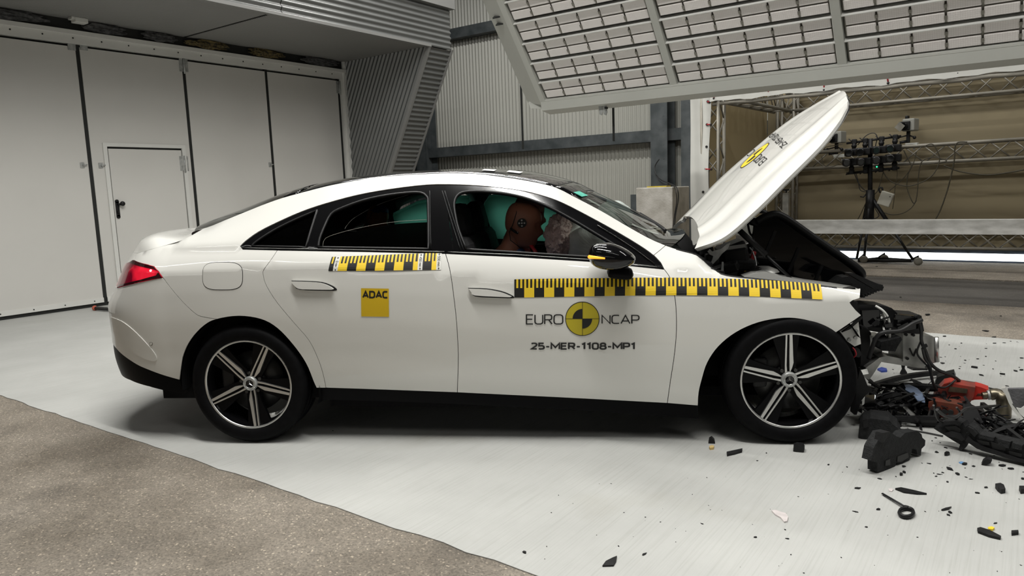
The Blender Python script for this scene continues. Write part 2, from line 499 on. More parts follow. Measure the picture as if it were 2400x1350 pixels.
# header beam with torn insulation above the doors
mb = MB(); mb.box((UD - 0.10, -9.0, 3.44), (UD + 0.02, 5.80, 3.60)); HDR = mb.build('trim_header', M['gap']); tag(HDR, kind='structure')
mb = MB()
mb.box((UD - 0.08, -9.0, 3.27), (UD + 0.035, 5.80, 3.375)); mb.box((UD - 0.08, -9.0, 3.375), (UD + 0.075, 5.80, 3.425))
TRK = mb.build('trim_door_track', M['white_trim']); tag(TRK, kind='structure')
for k in range(26):
    y = -3.0 + k*0.34
    MB().lathe([(0, 0.004), (0.010, 0.004), (0.010, 0)], 8, M=Matrix.Translation((UD + 0.035, y, 3.335)) @ Matrix.Rotation(math.pi/2, 4, 'Y')).build('rivet', M['gap'], TRK)
ins_mat = mat('torn_yellow_insulation', (0.16, 0.12, 0.045), 0.95, col2=(0.02, 0.02, 0.018), scale=30, bump=0.8, bscale=60)
ins_dark = mat('torn_dark_insulation', (0.035, 0.036, 0.038), 0.95, col2=(0.10, 0.10, 0.10), scale=22, bump=0.8, bscale=60)
r_ = random.Random(5)
for (y0, L, mm, nm) in ((1.55, 0.5, ins_dark, 0), (0.3, 0.8, ins_dark, 0), (2.92, 0.62, ins_mat, 1), (2.3, 0.45, ins_dark, 0), (3.9, 0.6, ins_mat, 1), (4.9, 0.7, ins_dark, 0)):
    bm = bmesh.new()
    bmesh.ops.create_icosphere(bm, subdivisions=3, radius=1.0)
    for v in bm.verts:
        k = 1 + r_.uniform(-0.28, 0.28)
        v.co = Vector((v.co.x*0.05*k, v.co.y*L*0.5*k, v.co.z*0.062*k))
    me = bpy.data.meshes.new('insulation_tuft'); bm.to_mesh(me); bm.free(); me.materials.append(mm)
    o = bpy.data.objects.new('insulation_tuft', me); COL.objects.link(o); o.location = (UD + 0.055, y0 + L/2, 3.50); o.parent = HDR
# folding door leaves; the black strips between them are rubber seals
seams = [-2.62, -1.30, 0.06, 1.475, 2.86, 4.215, 5.66]
def screws(mb, pts):
    for (x, y, z) in pts:
        mb.cyl((x, y, z), (x + 0.004, y, z), 0.008, 6)
PD0, PD1, PDZ = 1.70, 2.71, 2.03          # pass door in the leaf
leaves = []
for i in range(len(seams) - 1):
    y0 = seams[i] + 0.024; y1 = seams[i+1] - 0.024
    mb = MB()
    if i == 3:
        # leaf with an opening for the pass door
        for (a0, a1, b0, b1) in ((y0, PD0 - 0.02, 0.05, DOOR_Z), (PD1 + 0.02, y1, 0.05, DOOR_Z), (PD0 - 0.02, PD1 + 0.02, PDZ + 0.03, DOOR_Z)):
            mb.box((UD - 0.05, a0, b0), (UD, a1, b1))
    else:
        mb.box((UD - 0.05, y0, 0.05), (UD, y1, DOOR_Z), bev=0.004)
    o = mb.build('door_%d' % (i + 1), M['white_panel']); tag(o, kind='structure'); leaves.append(o)
    # bottom rail with screws
    mb = MB(); mb.box((UD - 0.055, y0, 0.045), (UD + 0.012, y1, 0.105))
    if i != 3: mb.build('bottom_rail', M['white_trim'], o)
    else:
        mb2 = MB(); mb2.box((UD - 0.055, y0, 0.045), (UD + 0.012, PD0 - 0.02, 0.105)); mb2.box((UD - 0.055, PD1 + 0.02, 0.045), (UD + 0.012, y1, 0.105)); mb2.build('bottom_rail', M['white_trim'], o)
    mb = MB(); screws(mb, [(UD + 0.012, y0 + 0.2 + k*0.35, 0.075) for k in range(4)])
    mb.build('screw', M['gap'], o)
for i in range(1, len(seams)):
    y = seams[i]
    mb = MB(); mb.box((UD - 0.06, y - 0.023, 0.02), (UD - 0.008, y + 0.023, 3.27)); mb.build('rubber_seal', M['gap'], leaves[i-1])
mb = MB(); mb.box((UD - 0.06, -9, 0.0), (UD - 0.01, 5.7, 0.055)); tag(mb.build('trim_door_sill', M['gap']), kind='structure')
# pass door, frame, handle
mb = MB(); mb.box((UD - 0.045, PD0 + 0.012, 0.05), (UD + 0.004, PD1 - 0.006, PDZ - 0.022), bev=0.003)
PDO = mb.build('door_7', M['white_panel']); tag(PDO, kind='structure')
mb = MB()
mb.box((UD - 0.02, PD0 - 0.055, 0.05), (UD + 0.018, PD0 - 0.004, PDZ + 0.05)); mb.box((UD - 0.02, PD1 + 0.004, 0.05), (UD + 0.018, PD1 + 0.055, PDZ + 0.05)); mb.box((UD - 0.02, PD0 - 0.004, PDZ + 0.004), (UD + 0.018, PD1 + 0.004, PDZ + 0.05))
mb.build('door_frame', M['white_trim'], PDO)
mb = MB(); mb.box((UD - 0.04, PD0 - 0.004, 0.05), (UD - 0.012, PD1 + 0.004, PDZ + 0.004)); mb.build('door_gap', M['gap'], PDO)
hy, hz = onU(275, 490, UD).y, onU(275, 490, UD).z
mb = MB()
mb.box((UD + 0.004, hy - 0.024, hz - 0.10), (UD + 0.016, hy + 0.024, hz + 0.10), bev=0.004)
for dz in (0.1, -0.1): mb.cyl((UD + 0.004, hy, hz + dz), (UD + 0.016, hy, hz + dz), 0.024, 16)
PL = mb.build('handle_plate', M['plastic'], PDO)
mb = MB(); mb.cyl((UD + 0.016, hy + 0.005, hz + 0.06), (UD + 0.045, hy + 0.02, hz + 0.06), 0.012, 12)
mb.lathe([(0, 0.035), (0.02, 0.034), (0.030, 0.022), (0.032, 0.008), (0.026, 0), (0, 0)], 20, M=Matrix.Translation((UD + 0.04, hy + 0.05, hz + 0.068)) @ Matrix.Rotation(math.pi/2, 4, 'Y'))
mb.cyl((UD + 0.03, hy, hz + 0.064), (UD + 0.03, hy + 0.05, hz + 0.068), 0.009, 10)
mb.build('door_knob', M['plastic'], PDO)
mb = MB(); mb.cyl((UD + 0.016, hy, hz - 0.04), (UD + 0.030, hy, hz - 0.04), 0.015, 12); mb.build('lock_cylinder', M['plastic'], PDO)
def hinge(y, z, h=0.17, parent=None):
    mb = MB()
    for s in (-1, 1):
        mb.box((UD + 0.004, y + s*0.012 - (0.05 if s < 0 else 0), z - h/2), (UD + 0.010, y + s*0.012 + (0.05 if s > 0 else 0), z + h/2))
        for k in (-0.35, 0, 0.35): mb.cyl((UD + 0.010, y + s*0.036, z + k*h), (UD + 0.014, y + s*0.036, z + k*h), 0.006, 8)
    mb.cyl((UD + 0.020, y, z - h*0.62), (UD + 0.020, y, z + h*0.52), 0.013, 10)
    mb.build('hinge', M['zinc'], parent)
hinge(2.73, onU(425, 383, UD).z, 0.20, PDO)
hinge(2.86, 3.20, 0.22, leaves[3]); hinge(5.665, 3.13, 0.2, leaves[5]); 
for (px, py, w) in ((167, 108, 0.05), (195, 108, 0.05), (637, 157, 0.04)):
    p = onU(px, py, UD); MB().box((UD + 0.003, p.y - w*0.9, p.z - 0.05), (UD + 0.012, p.y + w*0.9, p.z + 0.06)).build('top_bracket', M['zinc'], leaves[2])
for (px, py) in ((193, 387), (236, 388), (633, 386)):
    p = onU(px, py, UD)
    mb = MB(); mb.box((UD, p.y - 0.028, p.z - 0.035), (UD + 0.010, p.y + 0.022, p.z + 0.035), bev=0.003); mb.cyl((UD + 0.01, p.y + 0.01, p.z), (UD + 0.03, p.y + 0.01, p.z), 0.014, 10); mb.cyl((UD + 0.02, p.y + 0.01, p.z), (UD + 0.02, p.y + 0.05, p.z + 0.005), 0.007, 8)
    mb.build('latch', M['zinc'], leaves[2])
# jamb at the far end
mb = MB(); mb.box((UD - 0.08, 5.685, 0.0), (UD + 0.03, 5.735, 3.27)); mb.box((UD - 0.08, 5.735, 0.0), (UD + 0.06, 5.80, 3.56)); screws(mb, [(UD + 0.03, 5.71, 0.4 + k*0.42) for k in range(7)])
tag(mb.build('trim_door_jamb', M['white_trim']), kind='structure')
# low dark ramp bar on the floor at the door foot
p0 = onZ(222, 722, 0.03); p1 = onZ(300, 728, 0.03)
mb = MB(); mb.tube([p0, p1], 0.022, 8)
bar_ = mb.build('floor_bar', M['plastic']); tag(bar_, 'thin black bar with a red end lying on the concrete at the door foot', 'bar')
mb = MB(); mb.sphere(p0, 0.032, 12); mb.build('end_cap', mat('red_end_cap', (0.55, 0.12, 0.07), 0.4, var=0.1), bar_)

# ---------------------------------------------------------------- canopy over the doors
UF, ZS, VC, VC2 = -3.975, 3.56, 5.80, 6.32
ZT = 4.20
# soffit panels, fine ribs running along the canopy
sof_edges = [-9.0, -5.2, -2.6, 0.35, 2.90, 5.795]
SOF = empty('ceiling_canopy')
tag(SOF, kind='structure')
for i in range(len(sof_edges) - 1):
    ya = sof_edges[i] + (0.0 if i == 0 else 0.012); yb = sof_edges[i+1] - 0.012
    corrugated('soffit_panel', UF - UD - 0.02, yb - ya, 0.036, 0.007, M['soffit'], (lambda ya: lambda a, b, d: (UD + 0.02 + a, ya + b, ZS + d))(ya), parent=SOF, seg=4)
mb = MB(); mb.box((UD - 0.1, -9.0, ZS + 0.02), (UF - 0.02, VC2, ZS + 0.05)); mb.build('soffit_backing', M['gap'], SOF)
for yj in (0.35, 2.90):
    mb = MB(); n_ = int((UF - UD)/0.036)
    for k in range(n_): mb.box((UD + 0.04 + k*0.036, yj - 0.016, ZS - 0.006), (UD + 0.056 + k*0.036, yj + 0.016, ZS + 0.003))
    tag(mb.build('soffit_joint', M['gap'], SOF), kind='stuff')
# fascia, horizontally corrugated, in sheets
fas_edges = [-9.0, -3.2, 3.05, VC2]
for i in range(len(fas_edges) - 1):
    ya, yb = fas_edges[i] + 0.006, fas_edges[i+1] - 0.006
    corrugated('fascia_sheet', ZT - ZS, yb - ya, 0.080, 0.026, M['corr_grey'], (lambda ya: lambda a, b, d: (UF + 0.02 + d, ya + b, ZS + a))(ya), parent=SOF, seg=8)
mb = MB(); mb.box((UF - 0.03, -9.0, ZS - 0.015), (UF + 0.05, VC + 0.01, ZS + 0.022)); mb.box((UF - 0.05, -9.0, ZT - 0.01), (UF + 0.09, VC2 + 0.06, ZT + 0.16)); mb.build('canopy_edge_trim', M['soffit'], SOF)
mb = MB(); mb.box((UD - 0.1, -9.0, ZS + 0.05), (UF, VC2, ZT)); mb.build('canopy_core', M['gap'], SOF)
# cheek wall: inner face with corrugation along its sloping edge, narrowing downwards
def cheek_u(z): return UF + (z - ZS) * ((-4.955 + 3.975) / (1.686 - 3.558)) if z < ZS else UF
sl = (UF - cheek_u(0.0)) / ZS                       # du per dz along the sloping edge
ang = math.atan(sl)
ch_len = 3.1
def cheek_place(a, b, d):
    # a: across from the sloping edge towards the wall, b: along the slope from the floor up
    ca, sa = math.cos(ang), math.sin(ang)
    x = cheek_u(0.0) - a * ca + b * sa
    z = b * ca + a * sa
    return (x, VC - 0.012 + d, z)
def cheek_trim(a):
    ca, sa = math.cos(ang), math.sin(ang)
    # keep x >= UD+0.03 and 0 <= z <= ZS
    b0 = max(-a*sa/ca, (UD + 0.06 - cheek_u(0.0) + a*ca)/sa)
    b1 = (ZS - a*sa)/ca
    return (b0, max(b0, b1))
corrugated('cheek_sheet', ch_len * 0.74, 0, 0.080, 0.028, M['corr_grey'], cheek_place, parent=SOF, trim=cheek_trim, seg=8)
# cheek front strip: horizontal corrugation stacked up the slope
def strip_place(a, b, d):
    ca, sa = math.cos(ang), math.sin(ang)
    return (cheek_u(0.0) + a*sa + (0.02 + d)*ca, VC + 0.0 + b, a*ca - (0.02 + d)*sa)
corrugated('cheek_front_sheet', ZS/math.cos(ang), VC2 - VC, 0.080, 0.026, M['corr_grey'], strip_place, parent=SOF, seg=8)
mb = MB()
for (yy0, yy1) in ((VC - 0.03, VC + 0.012), (VC2 - 0.012, VC2 + 0.02)):
    vs = [(cheek_u(0) - 0.02, yy0, 0), (cheek_u(0) + 0.045, yy0, 0), (UF + 0.05, yy0, ZS), (UF - 0.015, yy0, ZS), (cheek_u(0) - 0.02, yy1, 0), (cheek_u(0) + 0.045, yy1, 0), (UF + 0.05, yy1, ZS), (UF - 0.015, yy1, ZS)]
    mb.add(vs, [(3,2,1,0),(4,5,6,7),(0,1,5,4),(1,2,6,5),(2,3,7,6),(3,0,4,7)])
mb.build('cheek_edge_trim', M['soffit'], SOF)
vs = [(UD - 0.1, VC, 0), (cheek_u(0) - 0.02, VC, 0), (UF - 0.02, VC, ZS), (UD - 0.1, VC, ZS)]
vs += [(a, VC2, c) for a, b, c in vs]
mb = MB(); mb.add(vs, [(3,2,1,0),(4,5,6,7),(0,1,5,4),(1,2,6,5),(2,3,7,6),(3,0,4,7)]); mb.build('cheek_core', M['galv'], SOF)
# small white junction box under the soffit
p = onZ(166, 58, ZS - 0.04); p.x = max(p.x, UD + 0.14)
mb = MB(); mb.box((p.x - 0.06, p.y - 0.075, ZS - 0.060), (p.x + 0.06, p.y + 0.075, ZS - 0.002), bev=0.006); mb.box((p.x - 0.05, p.y - 0.11, ZS - 0.03), (p.x + 0.05, p.y - 0.075, ZS - 0.002))
tag(mb.build('junction_box', M['white_trim']), 'small white junction box under the grey canopy above the doors', 'box')

# ---------------------------------------------------------------- rest of the hall (roof, walls outside the view)
hall_mat = mat('dark_hall_sheet', (0.09, 0.092, 0.092), 0.7, var=0.1, scale=1)
mb = MB(); mb.box((-12.5, -11.2, 7.6), (15.2, 12.7, 7.8)); tag(mb.build('ceiling', hall_mat), kind='structure')
mb = MB(); mb.box((-6.2, -11.3, 0), (15.2, -11.1, 7.7)); tag(mb.build('wall_front', hall_mat), kind='structure')
mb = MB(); mb.box((15.0, -11.2, 0), (15.2, 12.7, 7.7)); tag(mb.build('wall_right', hall_mat), kind='structure')
mb = MB(); mb.box((-12.2, 6.3, 0), (-12.0, 12.7, 7.7)); tag(mb.build('wall_left_far', M['galv']), kind='structure')
mb = MB(); mb.box((-12.2, 6.30, 0), (UD - 0.1, 6.40, 7.7)); tag(mb.build('wall_return', M['galv']), kind='structure')
for i, (x, y, z, w_) in enumerate(LUMINAIRES):
    mb = MB(); mb.box((x - 2.85, y - 0.11, z + 0.02), (x + 2.85, y + 0.11, z + 0.12)); mb.cyl((x - 2, y, z + 0.12), (x - 2, y, 7.6), 0.01, 6); mb.cyl((x + 2, y, z + 0.12), (x + 2, y, 7.6), 0.01, 6)
    tag(mb.build('ceiling_luminaire', M['white_trim']), 'long linear luminaire under the hall roof ' + ('near the left front corner', 'near the right front corner', 'above the far side of the saloon', 'above the near side of the saloon', 'above the corrugated back wall', 'above the camera tent', 'beyond the crushed nose')[i], 'lamp', 'linear luminaires under the hall roof')

mb = MB(); mb.box((-5.0, -11.09, 3.10), (14.0, -11.05, 3.16)); WS_ = mb.build('wall_light_strip', emis('white_wall_strip', (1.0, 0.98, 0.94), 9.0))
tag(WS_, 'long thin lit light strip on the hall wall behind the viewer', 'light')
# ================================================================ THE CAR
# car frame: x forward from the rear axle, y to the car's left (far side), z up
CAR_RZ = math.radians(29.5)
CAR = empty('car', 'white four-door saloon with crushed torn-off front end and raised bonnet', 'car', rz=CAR_RZ)
RC = Matrix.Rotation(-CAR_RZ, 3, 'Z')
cCAM = RC @ CAM; cR = RC @ CR; cU = RC @ CU; cF = RC @ CF
def cray(px, py): return cR*((px-1200)/F_PX) - cU*((py-675)/F_PX) + cF
def cproj(p):
    d = Vector(p) - cCAM; z = d.dot(cF)
    return (1200 + F_PX*d.dot(cR)/z, 675 - F_PX*d.dot(cU)/z)
def cY(px, py, y):
    d = cray(px, py); return cCAM + d*((y-cCAM.y)/d.y)
def cX(px, py, x):
    d = cray(px, py); return cCAM + d*((x-cCAM.x)/d.x)
def cZ(px, py, z):
    d = cray(px, py); return cCAM + d*((z-cCAM.z)/d.z)

# ---- edge between body side and roof / glass / bonnet: x, half width
YE = [(-1.1, 0.56), (-0.8, 0.60), (-0.5, 0.625), (-0.2, 0.615), (0.2, 0.595), (0.7, 0.58), (1.2, 0.58), (1.6, 0.605), (1.9, 0.65), (2.2, 0.715), (2.35, 0.745), (2.6, 0.765), (3.0, 0.755), (3.4, 0.70)]
RAIL = [(387,575),(425,563),(456,541.5),(487.5,532.5),(528,515.5),(581,494),(633,473.5),(662.5,463.5),(721,447.5),(782,432.5),(867,418),(954,409.5),(1042,405.5),(1087,406),(1133,409),(1175,414),(1233.5,423),(1298,437.5),(1350,463),(1409,494),(1467,528),(1525,560),(1560,575),(1590,585),(1631,596),(1661,621),(1687,638),(1762,647.5),(1856,657.5),(1954,669.5),(2017,675)]
ZE = []
for (px, py) in RAIL:
    x = 1.0
    for _ in range(30):
        p = cY(px, py, -table(YE, x)); x = p.x
    ZE.append((p.x, p.z))
ZE.sort()
ZE = [(-1.2, ZE[0][1] - 0.03)] + ZE + [(3.6, ZE[-1][1] - 0.05)]
ZC_ = [(-1.1, 0.89), (-0.4, 0.935), (0.0, 0.945), (0.6, 0.93), (1.1, 0.885), (1.8, 0.825), (2.2, 0.775), (2.6, 0.742), (3.0, 0.716), (3.4, 0.69)]
WC_ = [(-1.1, 0.85), (-0.5, 0.880), (-0.1, 0.907), (0.5, 0.911), (1.2, 0.912), (2.1, 0.910), (2.6, 0.907), (2.85, 0.893), (3.1, 0.862), (3.4, 0.795)]
ZB_ = [(-1.1, 1.00), (-0.5, 1.035), (0.0, 1.045), (0.55, 1.02), (1.1, 0.993), (1.8, 0.935), (2.18, 0.889), (2.4, 0.862), (2.7, 0.832), (3.0, 0.790), (3.4, 0.745)]
WB_ = [(-1.1, 0.77), (-0.5, 0.795), (-0.1, 0.838), (0.5, 0.852), (1.2, 0.858), (2.0, 0.858), (2.3, 0.853), (2.6, 0.848), (3.0, 0.812), (3.4, 0.745)]
PE_ = [(-1.1, 2.0), (-0.5, 1.9), (-0.1, 1.35), (0.5, 1.12), (1.2, 1.08), (2.0, 1.10), (2.3, 1.5), (2.6, 1.9), (3.4, 1.9)]
DD_ = [(0.0, 0.0), (0.05, -0.005), (0.13, -0.011), (0.24, -0.0135), (0.36, -0.006), (0.45, 0.004), (0.54, 0.013), (0.62, 0.028), (0.68, 0.047), (0.75, 0.085), (0.85, 0.15)]
S_C = -0.42; LS = 0.95
XEND = [(0.20, -1.00), (0.33, -1.075), (0.45, -1.095), (0.60, -1.085), (0.71, -1.085), (0.76, -1.065), (0.82, -1.015), (0.92, -0.945), (1.02, -0.89), (1.10, -0.865)]
def half_width(s, z):
    zc = table(ZC_, s); wc = table(WC_, s)
    if z <= zc: return wc - table(DD_, zc - z)
    zb = table(ZB_, s); wb = table(WB_, s)
    if z <= zb:
        t = (z - zc)/(zb - zc); return wc + (wb - wc)*(0.65*t + 0.35*t*t)
    ze = table(ZE, s); we = table(YE, s)
    t = min(1.15, max(0.0, (z - zb)/max(0.02, ze - zb)))
    return wb + (we - wb) * t ** table(PE_, s)
NC = 2.35
def side(s, z):
    """body side skin, near (right-hand) side"""
    if s >= S_C: return Vector((s, -half_width(s, z), z))
    w0 = half_width(S_C, z); A = S_C - table(XEND, z)
    ph = min(math.pi/2 - 1e-4, (S_C - s)/LS*math.pi/2)
    return Vector((S_C - A*math.sin(ph)**(2/NC), -w0*math.cos(ph)**(2/NC), z))
def sz(px, py):
    """pixel on the near body side -> (s, z)"""
    p = cY(px, py, -0.88); s, z = p.x, p.z
    for it in range(40):
        q = cproj(side(s, z)); e = (px-q[0], py-q[1])
        if abs(e[0]) + abs(e[1]) < 0.02: break
        h = 1e-3
        a = cproj(side(s+h, z)); b = cproj(side(s, z+h))
        j = ((a[0]-q[0])/h, (b[0]-q[0])/h, (a[1]-q[1])/h, (b[1]-q[1])/h)
        det = j[0]*j[3]-j[1]*j[2]
        if abs(det) < 1e-3: break
        ds = (e[0]*j[3]-j[1]*e[1])/det; dz = (j[0]*e[1]-e[0]*j[2])/det
        k = min(1.0, 0.12/max(1e-9, abs(ds)+abs(dz)))
        s += ds*k; z += dz*k
        s = max(S_C-LS, min(3.6, s)); z = max(0.1, min(1.5, z))
    return (s, z)
def SZ(pts): return [sz(*p) for p in pts]

def densify(poly, step):
    out = []
    n = len(poly)
    for i in range(n):
        a = poly[i]; b = poly[(i+1) % n]
        L = math.hypot(b[0]-a[0], b[1]-a[1]); k = max(1, int(math.ceil(L/step)))
        for j in range(k): out.append((a[0]+(b[0]-a[0])*j/k, a[1]+(b[1]-a[1])*j/k))
    return out
def area2(poly): return sum(poly[i][0]*poly[(i+1)%len(poly)][1]-poly[(i+1)%len(poly)][0]*poly[i][1] for i in range(len(poly)))
def inset(poly, d):
    if area2(poly) < 0: poly = poly[::-1]
    n = len(poly); out = []
    for i in range(n):
        a = Vector(poly[i-1]); b = Vector(poly[i]); c = Vector(poly[(i+1) % n])
        e1 = (b-a); e2 = (c-b)
        if e1.length < 1e-9 or e2.length < 1e-9: out.append(tuple(b)); continue
        n1 = Vector((-e1.y, e1.x)).normalized(); n2 = Vector((-e2.y, e2.x)).normalized()
        m = n1 + n2
        if m.length < 1e-6: out.append(tuple(b + n1*d)); continue
        m.normalize(); k = d/max(0.35, m.dot(n1))
        out.append((b.x+m.x*k, b.y+m.y*k))
    return out
def inside(poly, x, y):
    c = False; n = len(poly); j = n-1
    for i in range(n):
        xi, yi = poly[i]; xj, yj = poly[j]
        if (yi > y) != (yj > y) and x < (xj-xi)*(y-yi)/(yj-yi)+xi: c = not c
        j = i
    return c
def mindist(poly, x, y):
    best = 1e9; n = len(poly)
    for i in range(n):
        ax, ay = poly[i]; bx, by = poly[(i+1)%n]
        dx, dy = bx-ax, by-ay; L = dx*dx+dy*dy
        t = 0 if L == 0 else max(0, min(1, ((x-ax)*dx+(y-ay)*dy)/L))
        d = (ax+dx*t-x)**2+(ay+dy*t-y)**2
        if d < best: best = d
    return math.sqrt(best)

def skin(name, poly, fn, mats, parent=None, step=0.03, bstep=0.02, off=0.0, thick=0.006, gap=0.0016, mirror=False, sign=1, holes=(), lip=True):
    """a panel cut out of a curved surface fn(a, b), with its own thickness"""
    if area2(poly) < 0: poly = poly[::-1]
    if gap: poly = inset(poly, gap)
    bd = densify(poly, bstep)
    hs = []
    for h in holes:
        h = h if area2(h) < 0 else h[::-1]
        hs.append(densify(h, bstep))
    xs = [p[0] for p in bd]; ys = [p[1] for p in bd]
    extra = []
    nx = int((max(xs)-min(xs))/step)+1; ny = int((max(ys)-min(ys))/step)+1
    for i in range(1, nx+1):
        for j in range(1, ny+1):
            x = min(xs)+(i-0.5 + (0.25 if j % 2 else -0.25))*step; y = min(ys)+(j-0.5)*step
            if inside(bd, x, y) and mindist(bd, x, y) > step*0.45 and all((not inside(h, x, y)) and mindist(h, x, y) > step*0.45 for h in hs):
                extra.append((x, y))
    vs = [Vector(p) for p in bd]; es = [(i, (i+1) % len(bd)) for i in range(len(bd))]
    loops = [(0, len(bd))]
    for h in hs:
        b = len(vs); vs += [Vector(p) for p in h]; es += [(b+i, b+(i+1) % len(h)) for i in range(len(h))]; loops.append((b, len(h)))
    vs += [Vector(p) for p in extra]
    r = delaunay_2d_cdt(vs, es, [], 1, 1e-7)
    p2 = [(p.x, p.y) for p in r[0]]
    tris = []
    for f in r[2]:
        cx = sum(p2[i][0] for i in f)/len(f); cy = sum(p2[i][1] for i in f)/len(f)
        if any(inside(h, cx, cy) for h in hs): continue
        tris.append(list(f))
    P = []; N = []
    h = 2e-3
    for (a, b) in p2:
        p = fn(a, b); da = fn(a+h, b)-fn(a-h, b); db = fn(a, b+h)-fn(a, b-h)
        n = da.cross(db)
        n = (n.normalized() if n.length > 1e-12 else Vector((0, -1, 0)))*sign
        if off: p = p + n*off
        P.append(p); N.append(n)
    m = len(P)
    verts = list(P); norms = list(N); faces = []; smooth = []; inner_faces = []
    for t in tris:
        faces.append(t if sign > 0 else t[::-1]); smooth.append(True)
    if thick > 0:
        inner = [p - n*thick for p, n in zip(P, N)]
        verts += inner; norms += [-n for n in N]
        for t in tris:
            q = [i+m for i in t]; faces.append(q[::-1] if sign > 0 else q); smooth.append(True); inner_faces.append(len(faces)-1)
        # rim walls use the boundary edges of the triangulation
        cnt = {}
        for t in tris:
            for i in range(3):
                e = (t[i], t[(i+1) % 3]); cnt[e] = 1
        for (a, b) in list(cnt):
            if (b, a) not in cnt:
                k = len(verts)
                ed = (P[b]-P[a]); nn = ed.cross(N[a])*sign
                nn = nn.normalized() if nn.length > 1e-12 else N[a]
                verts += [P[a], P[b], inner[b], inner[a]]; norms += [nn]*4
                faces.append([k+1, k, k+3, k+2] if sign > 0 else [k, k+1, k+2, k+3]); smooth.append(True)
    if mirror:
        verts = [Vector((p.x, -p.y, p.z)) for p in verts]; norms = [Vector((n.x, -n.y, n.z)) for n in norms]; faces = [f[::-1] for f in faces]
    me = bpy.data.meshes.new(name)
    me.from_pydata([tuple(p) for p in verts], [], faces)
    for mm in (mats if isinstance(mats, (list, tuple)) else [mats]): me.materials.append(mm)
    me.polygons.foreach_set('use_smooth', smooth)
    if len(me.materials) > 1:
        for i in inner_faces: me.polygons[i].material_index = 1
    me.update()
    me.normals_split_custom_set_from_vertices([tuple(n) for n in norms])
    o = bpy.data.objects.new(name, me); COL.objects.link(o)
    o.parent = parent if parent else CAR
    return o

# ---- traced panel outlines (frame of the photograph), cast onto the body side
DLO_TOP = [(1549,616),(1531,597.5),(1496,573),(1438,538.5),(1379.5,506.5),(1321,476.5),(1277,460),(1219,446),(1146,437),(1073,432.5),(1000,433),(912,443.5),(837,457),(762,477),(706,496),(650,520.6),(605,543.5),(575,565),(563,577)]
DLO_BOT = [(569,584.5),(650,586.5),(850,590),(1044,594.3),(1210,602),(1376,612.5),(1556.5,631)]
REAR_DOOR_REAR = [(650,586.5),(635,609),(619,631),(616.5,643),(624,669),(650,710),(691,759),(725,799),(747,845),(758,880),(764,909)]
B_SEAM = [(1044,594.3),(1055,635),(1064,699),(1070,755),(1074,832),(1072,920)]
A_SEAM = [(1556.5,631),(1570.5,651.5),(1579,684),(1584,716),(1585.5,773),(1580.5,832),(1571,895),(1564,945)]
SILL_TOP = [(742,909),(764,909.5),(1072,920),(1320,932),(1564,945),(1636,951)]
R_ARCH = [(421,890.5),(424,865),(430,831),(448,795),(477.5,763.5),(508,748),(560,740.5),(612,748),(650,769),(687,808),(717,851),(735,894),(742,909)]
F_ARCH = [(1636,951),(1638,920),(1645,890),(1658,850),(1684,812),(1725,779),(1777,756),(1837,745.5),(1886,749.5),(1931,764),(1959,779.5)]
BUMP_SEAM = [(381.5,650.5),(408,684.5),(434.5,714),(458,735),(473,742),(508,748)]
TAIL = [(313,609.5),(329,616),(345,620),(361,624.5),(372,636),(381.5,650.5),(330,661),(276,674.5),(288,650),(299,624)]
TRUNK_SEAM = [(322,593),(355,584),(387.5,575),(425,563.5),(456,545)]
LOWER_TRIM = [(261,801.5),(283,828),(319,853.5),(348.5,867),(384,880),(421,890.5)]
def sm_px(pts, n=4): return [(p.x, p.y) for p in smooth_pts(pts, n)]
dlo_top = SZ(sm_px(DLO_TOP, 3)); dlo_bot = SZ(DLO_BOT)
rd_rear = SZ(sm_px(REAR_DOOR_REAR, 3)); bseam = SZ(sm_px(B_SEAM, 3)); aseam = SZ(sm_px(A_SEAM, 3))
sill_top = SZ(SILL_TOP); r_arch = SZ(sm_px(R_ARCH, 4)); f_arch = SZ(sm_px(F_ARCH, 4))
bump_seam = SZ(sm_px(BUMP_SEAM, 3)); lower_trim = SZ(sm_px(LOWER_TRIM, 3))
s_end = S_C - LS
def edge_run(s0, s1, n):
    return [(lerp(s0, s1, i/n), table(ZE, lerp(s0, s1, i/n))) for i in range(n+1)]
fender_rear_top = sz(1560, 575); fender_rear_low = sz(1532, 598)
# rear quarter + C pillar + roof rail + A pillar: one pressing
trunk_side = SZ([(322,593.5),(355,584),(387.5,575),(425,563.5),(450,551)])
z_tail_top = trunk_side[0][1]
i_tl = sz(313, 609.5)
tail_s_end = i_tl[0]
body = []
body += bump_seam[::-1]                                   # arch -> tail-light corner
body += SZ([(372,636),(361,624.5),(345,620),(329,616),(313,609.5)])
body += [(tail_s_end - 0.02, i_tl[1] + 0.02)] + trunk_side
s_top = trunk_side[-1][0]
body += edge_run(s_top + 0.03, fender_rear_top[0] - 0.01, 60)
body += [fender_rear_top, fender_rear_low]
body += [q for q in dlo_top if q[0] < fender_rear_low[0]]
body += dlo_bot[:2]
body += rd_rear[1:]
k_arch = min(range(len(r_arch)), key=lambda i: abs(r_arch[i][0]-bump_seam[-1][0]) + abs(r_arch[i][1]-bump_seam[-1][1]))
body += [r_arch[-1]] + r_arch[k_arch+1:-1][::-1]
def clean(poly, eps=2e-3):
    out = []
    for p in poly:
        if not out or math.hypot(p[0]-out[-1][0], p[1]-out[-1][1]) > eps: out.append(p)
    if math.hypot(out[0][0]-out[-1][0], out[0][1]-out[-1][1]) < eps: out.pop()
    return out
body = clean(body)
# doors
rear_door = clean(rd_rear + [q for q in sill_top if rd_rear[-1][0] < q[0] < bseam[-1][0]] + bseam[::-1] + dlo_bot[1:4][::-1])
front_door = clean(bseam + [q for q in sill_top if bseam[-1][0] < q[0] < aseam[-1][0]] + aseam[::-1] + dlo_bot[3:][::-1])
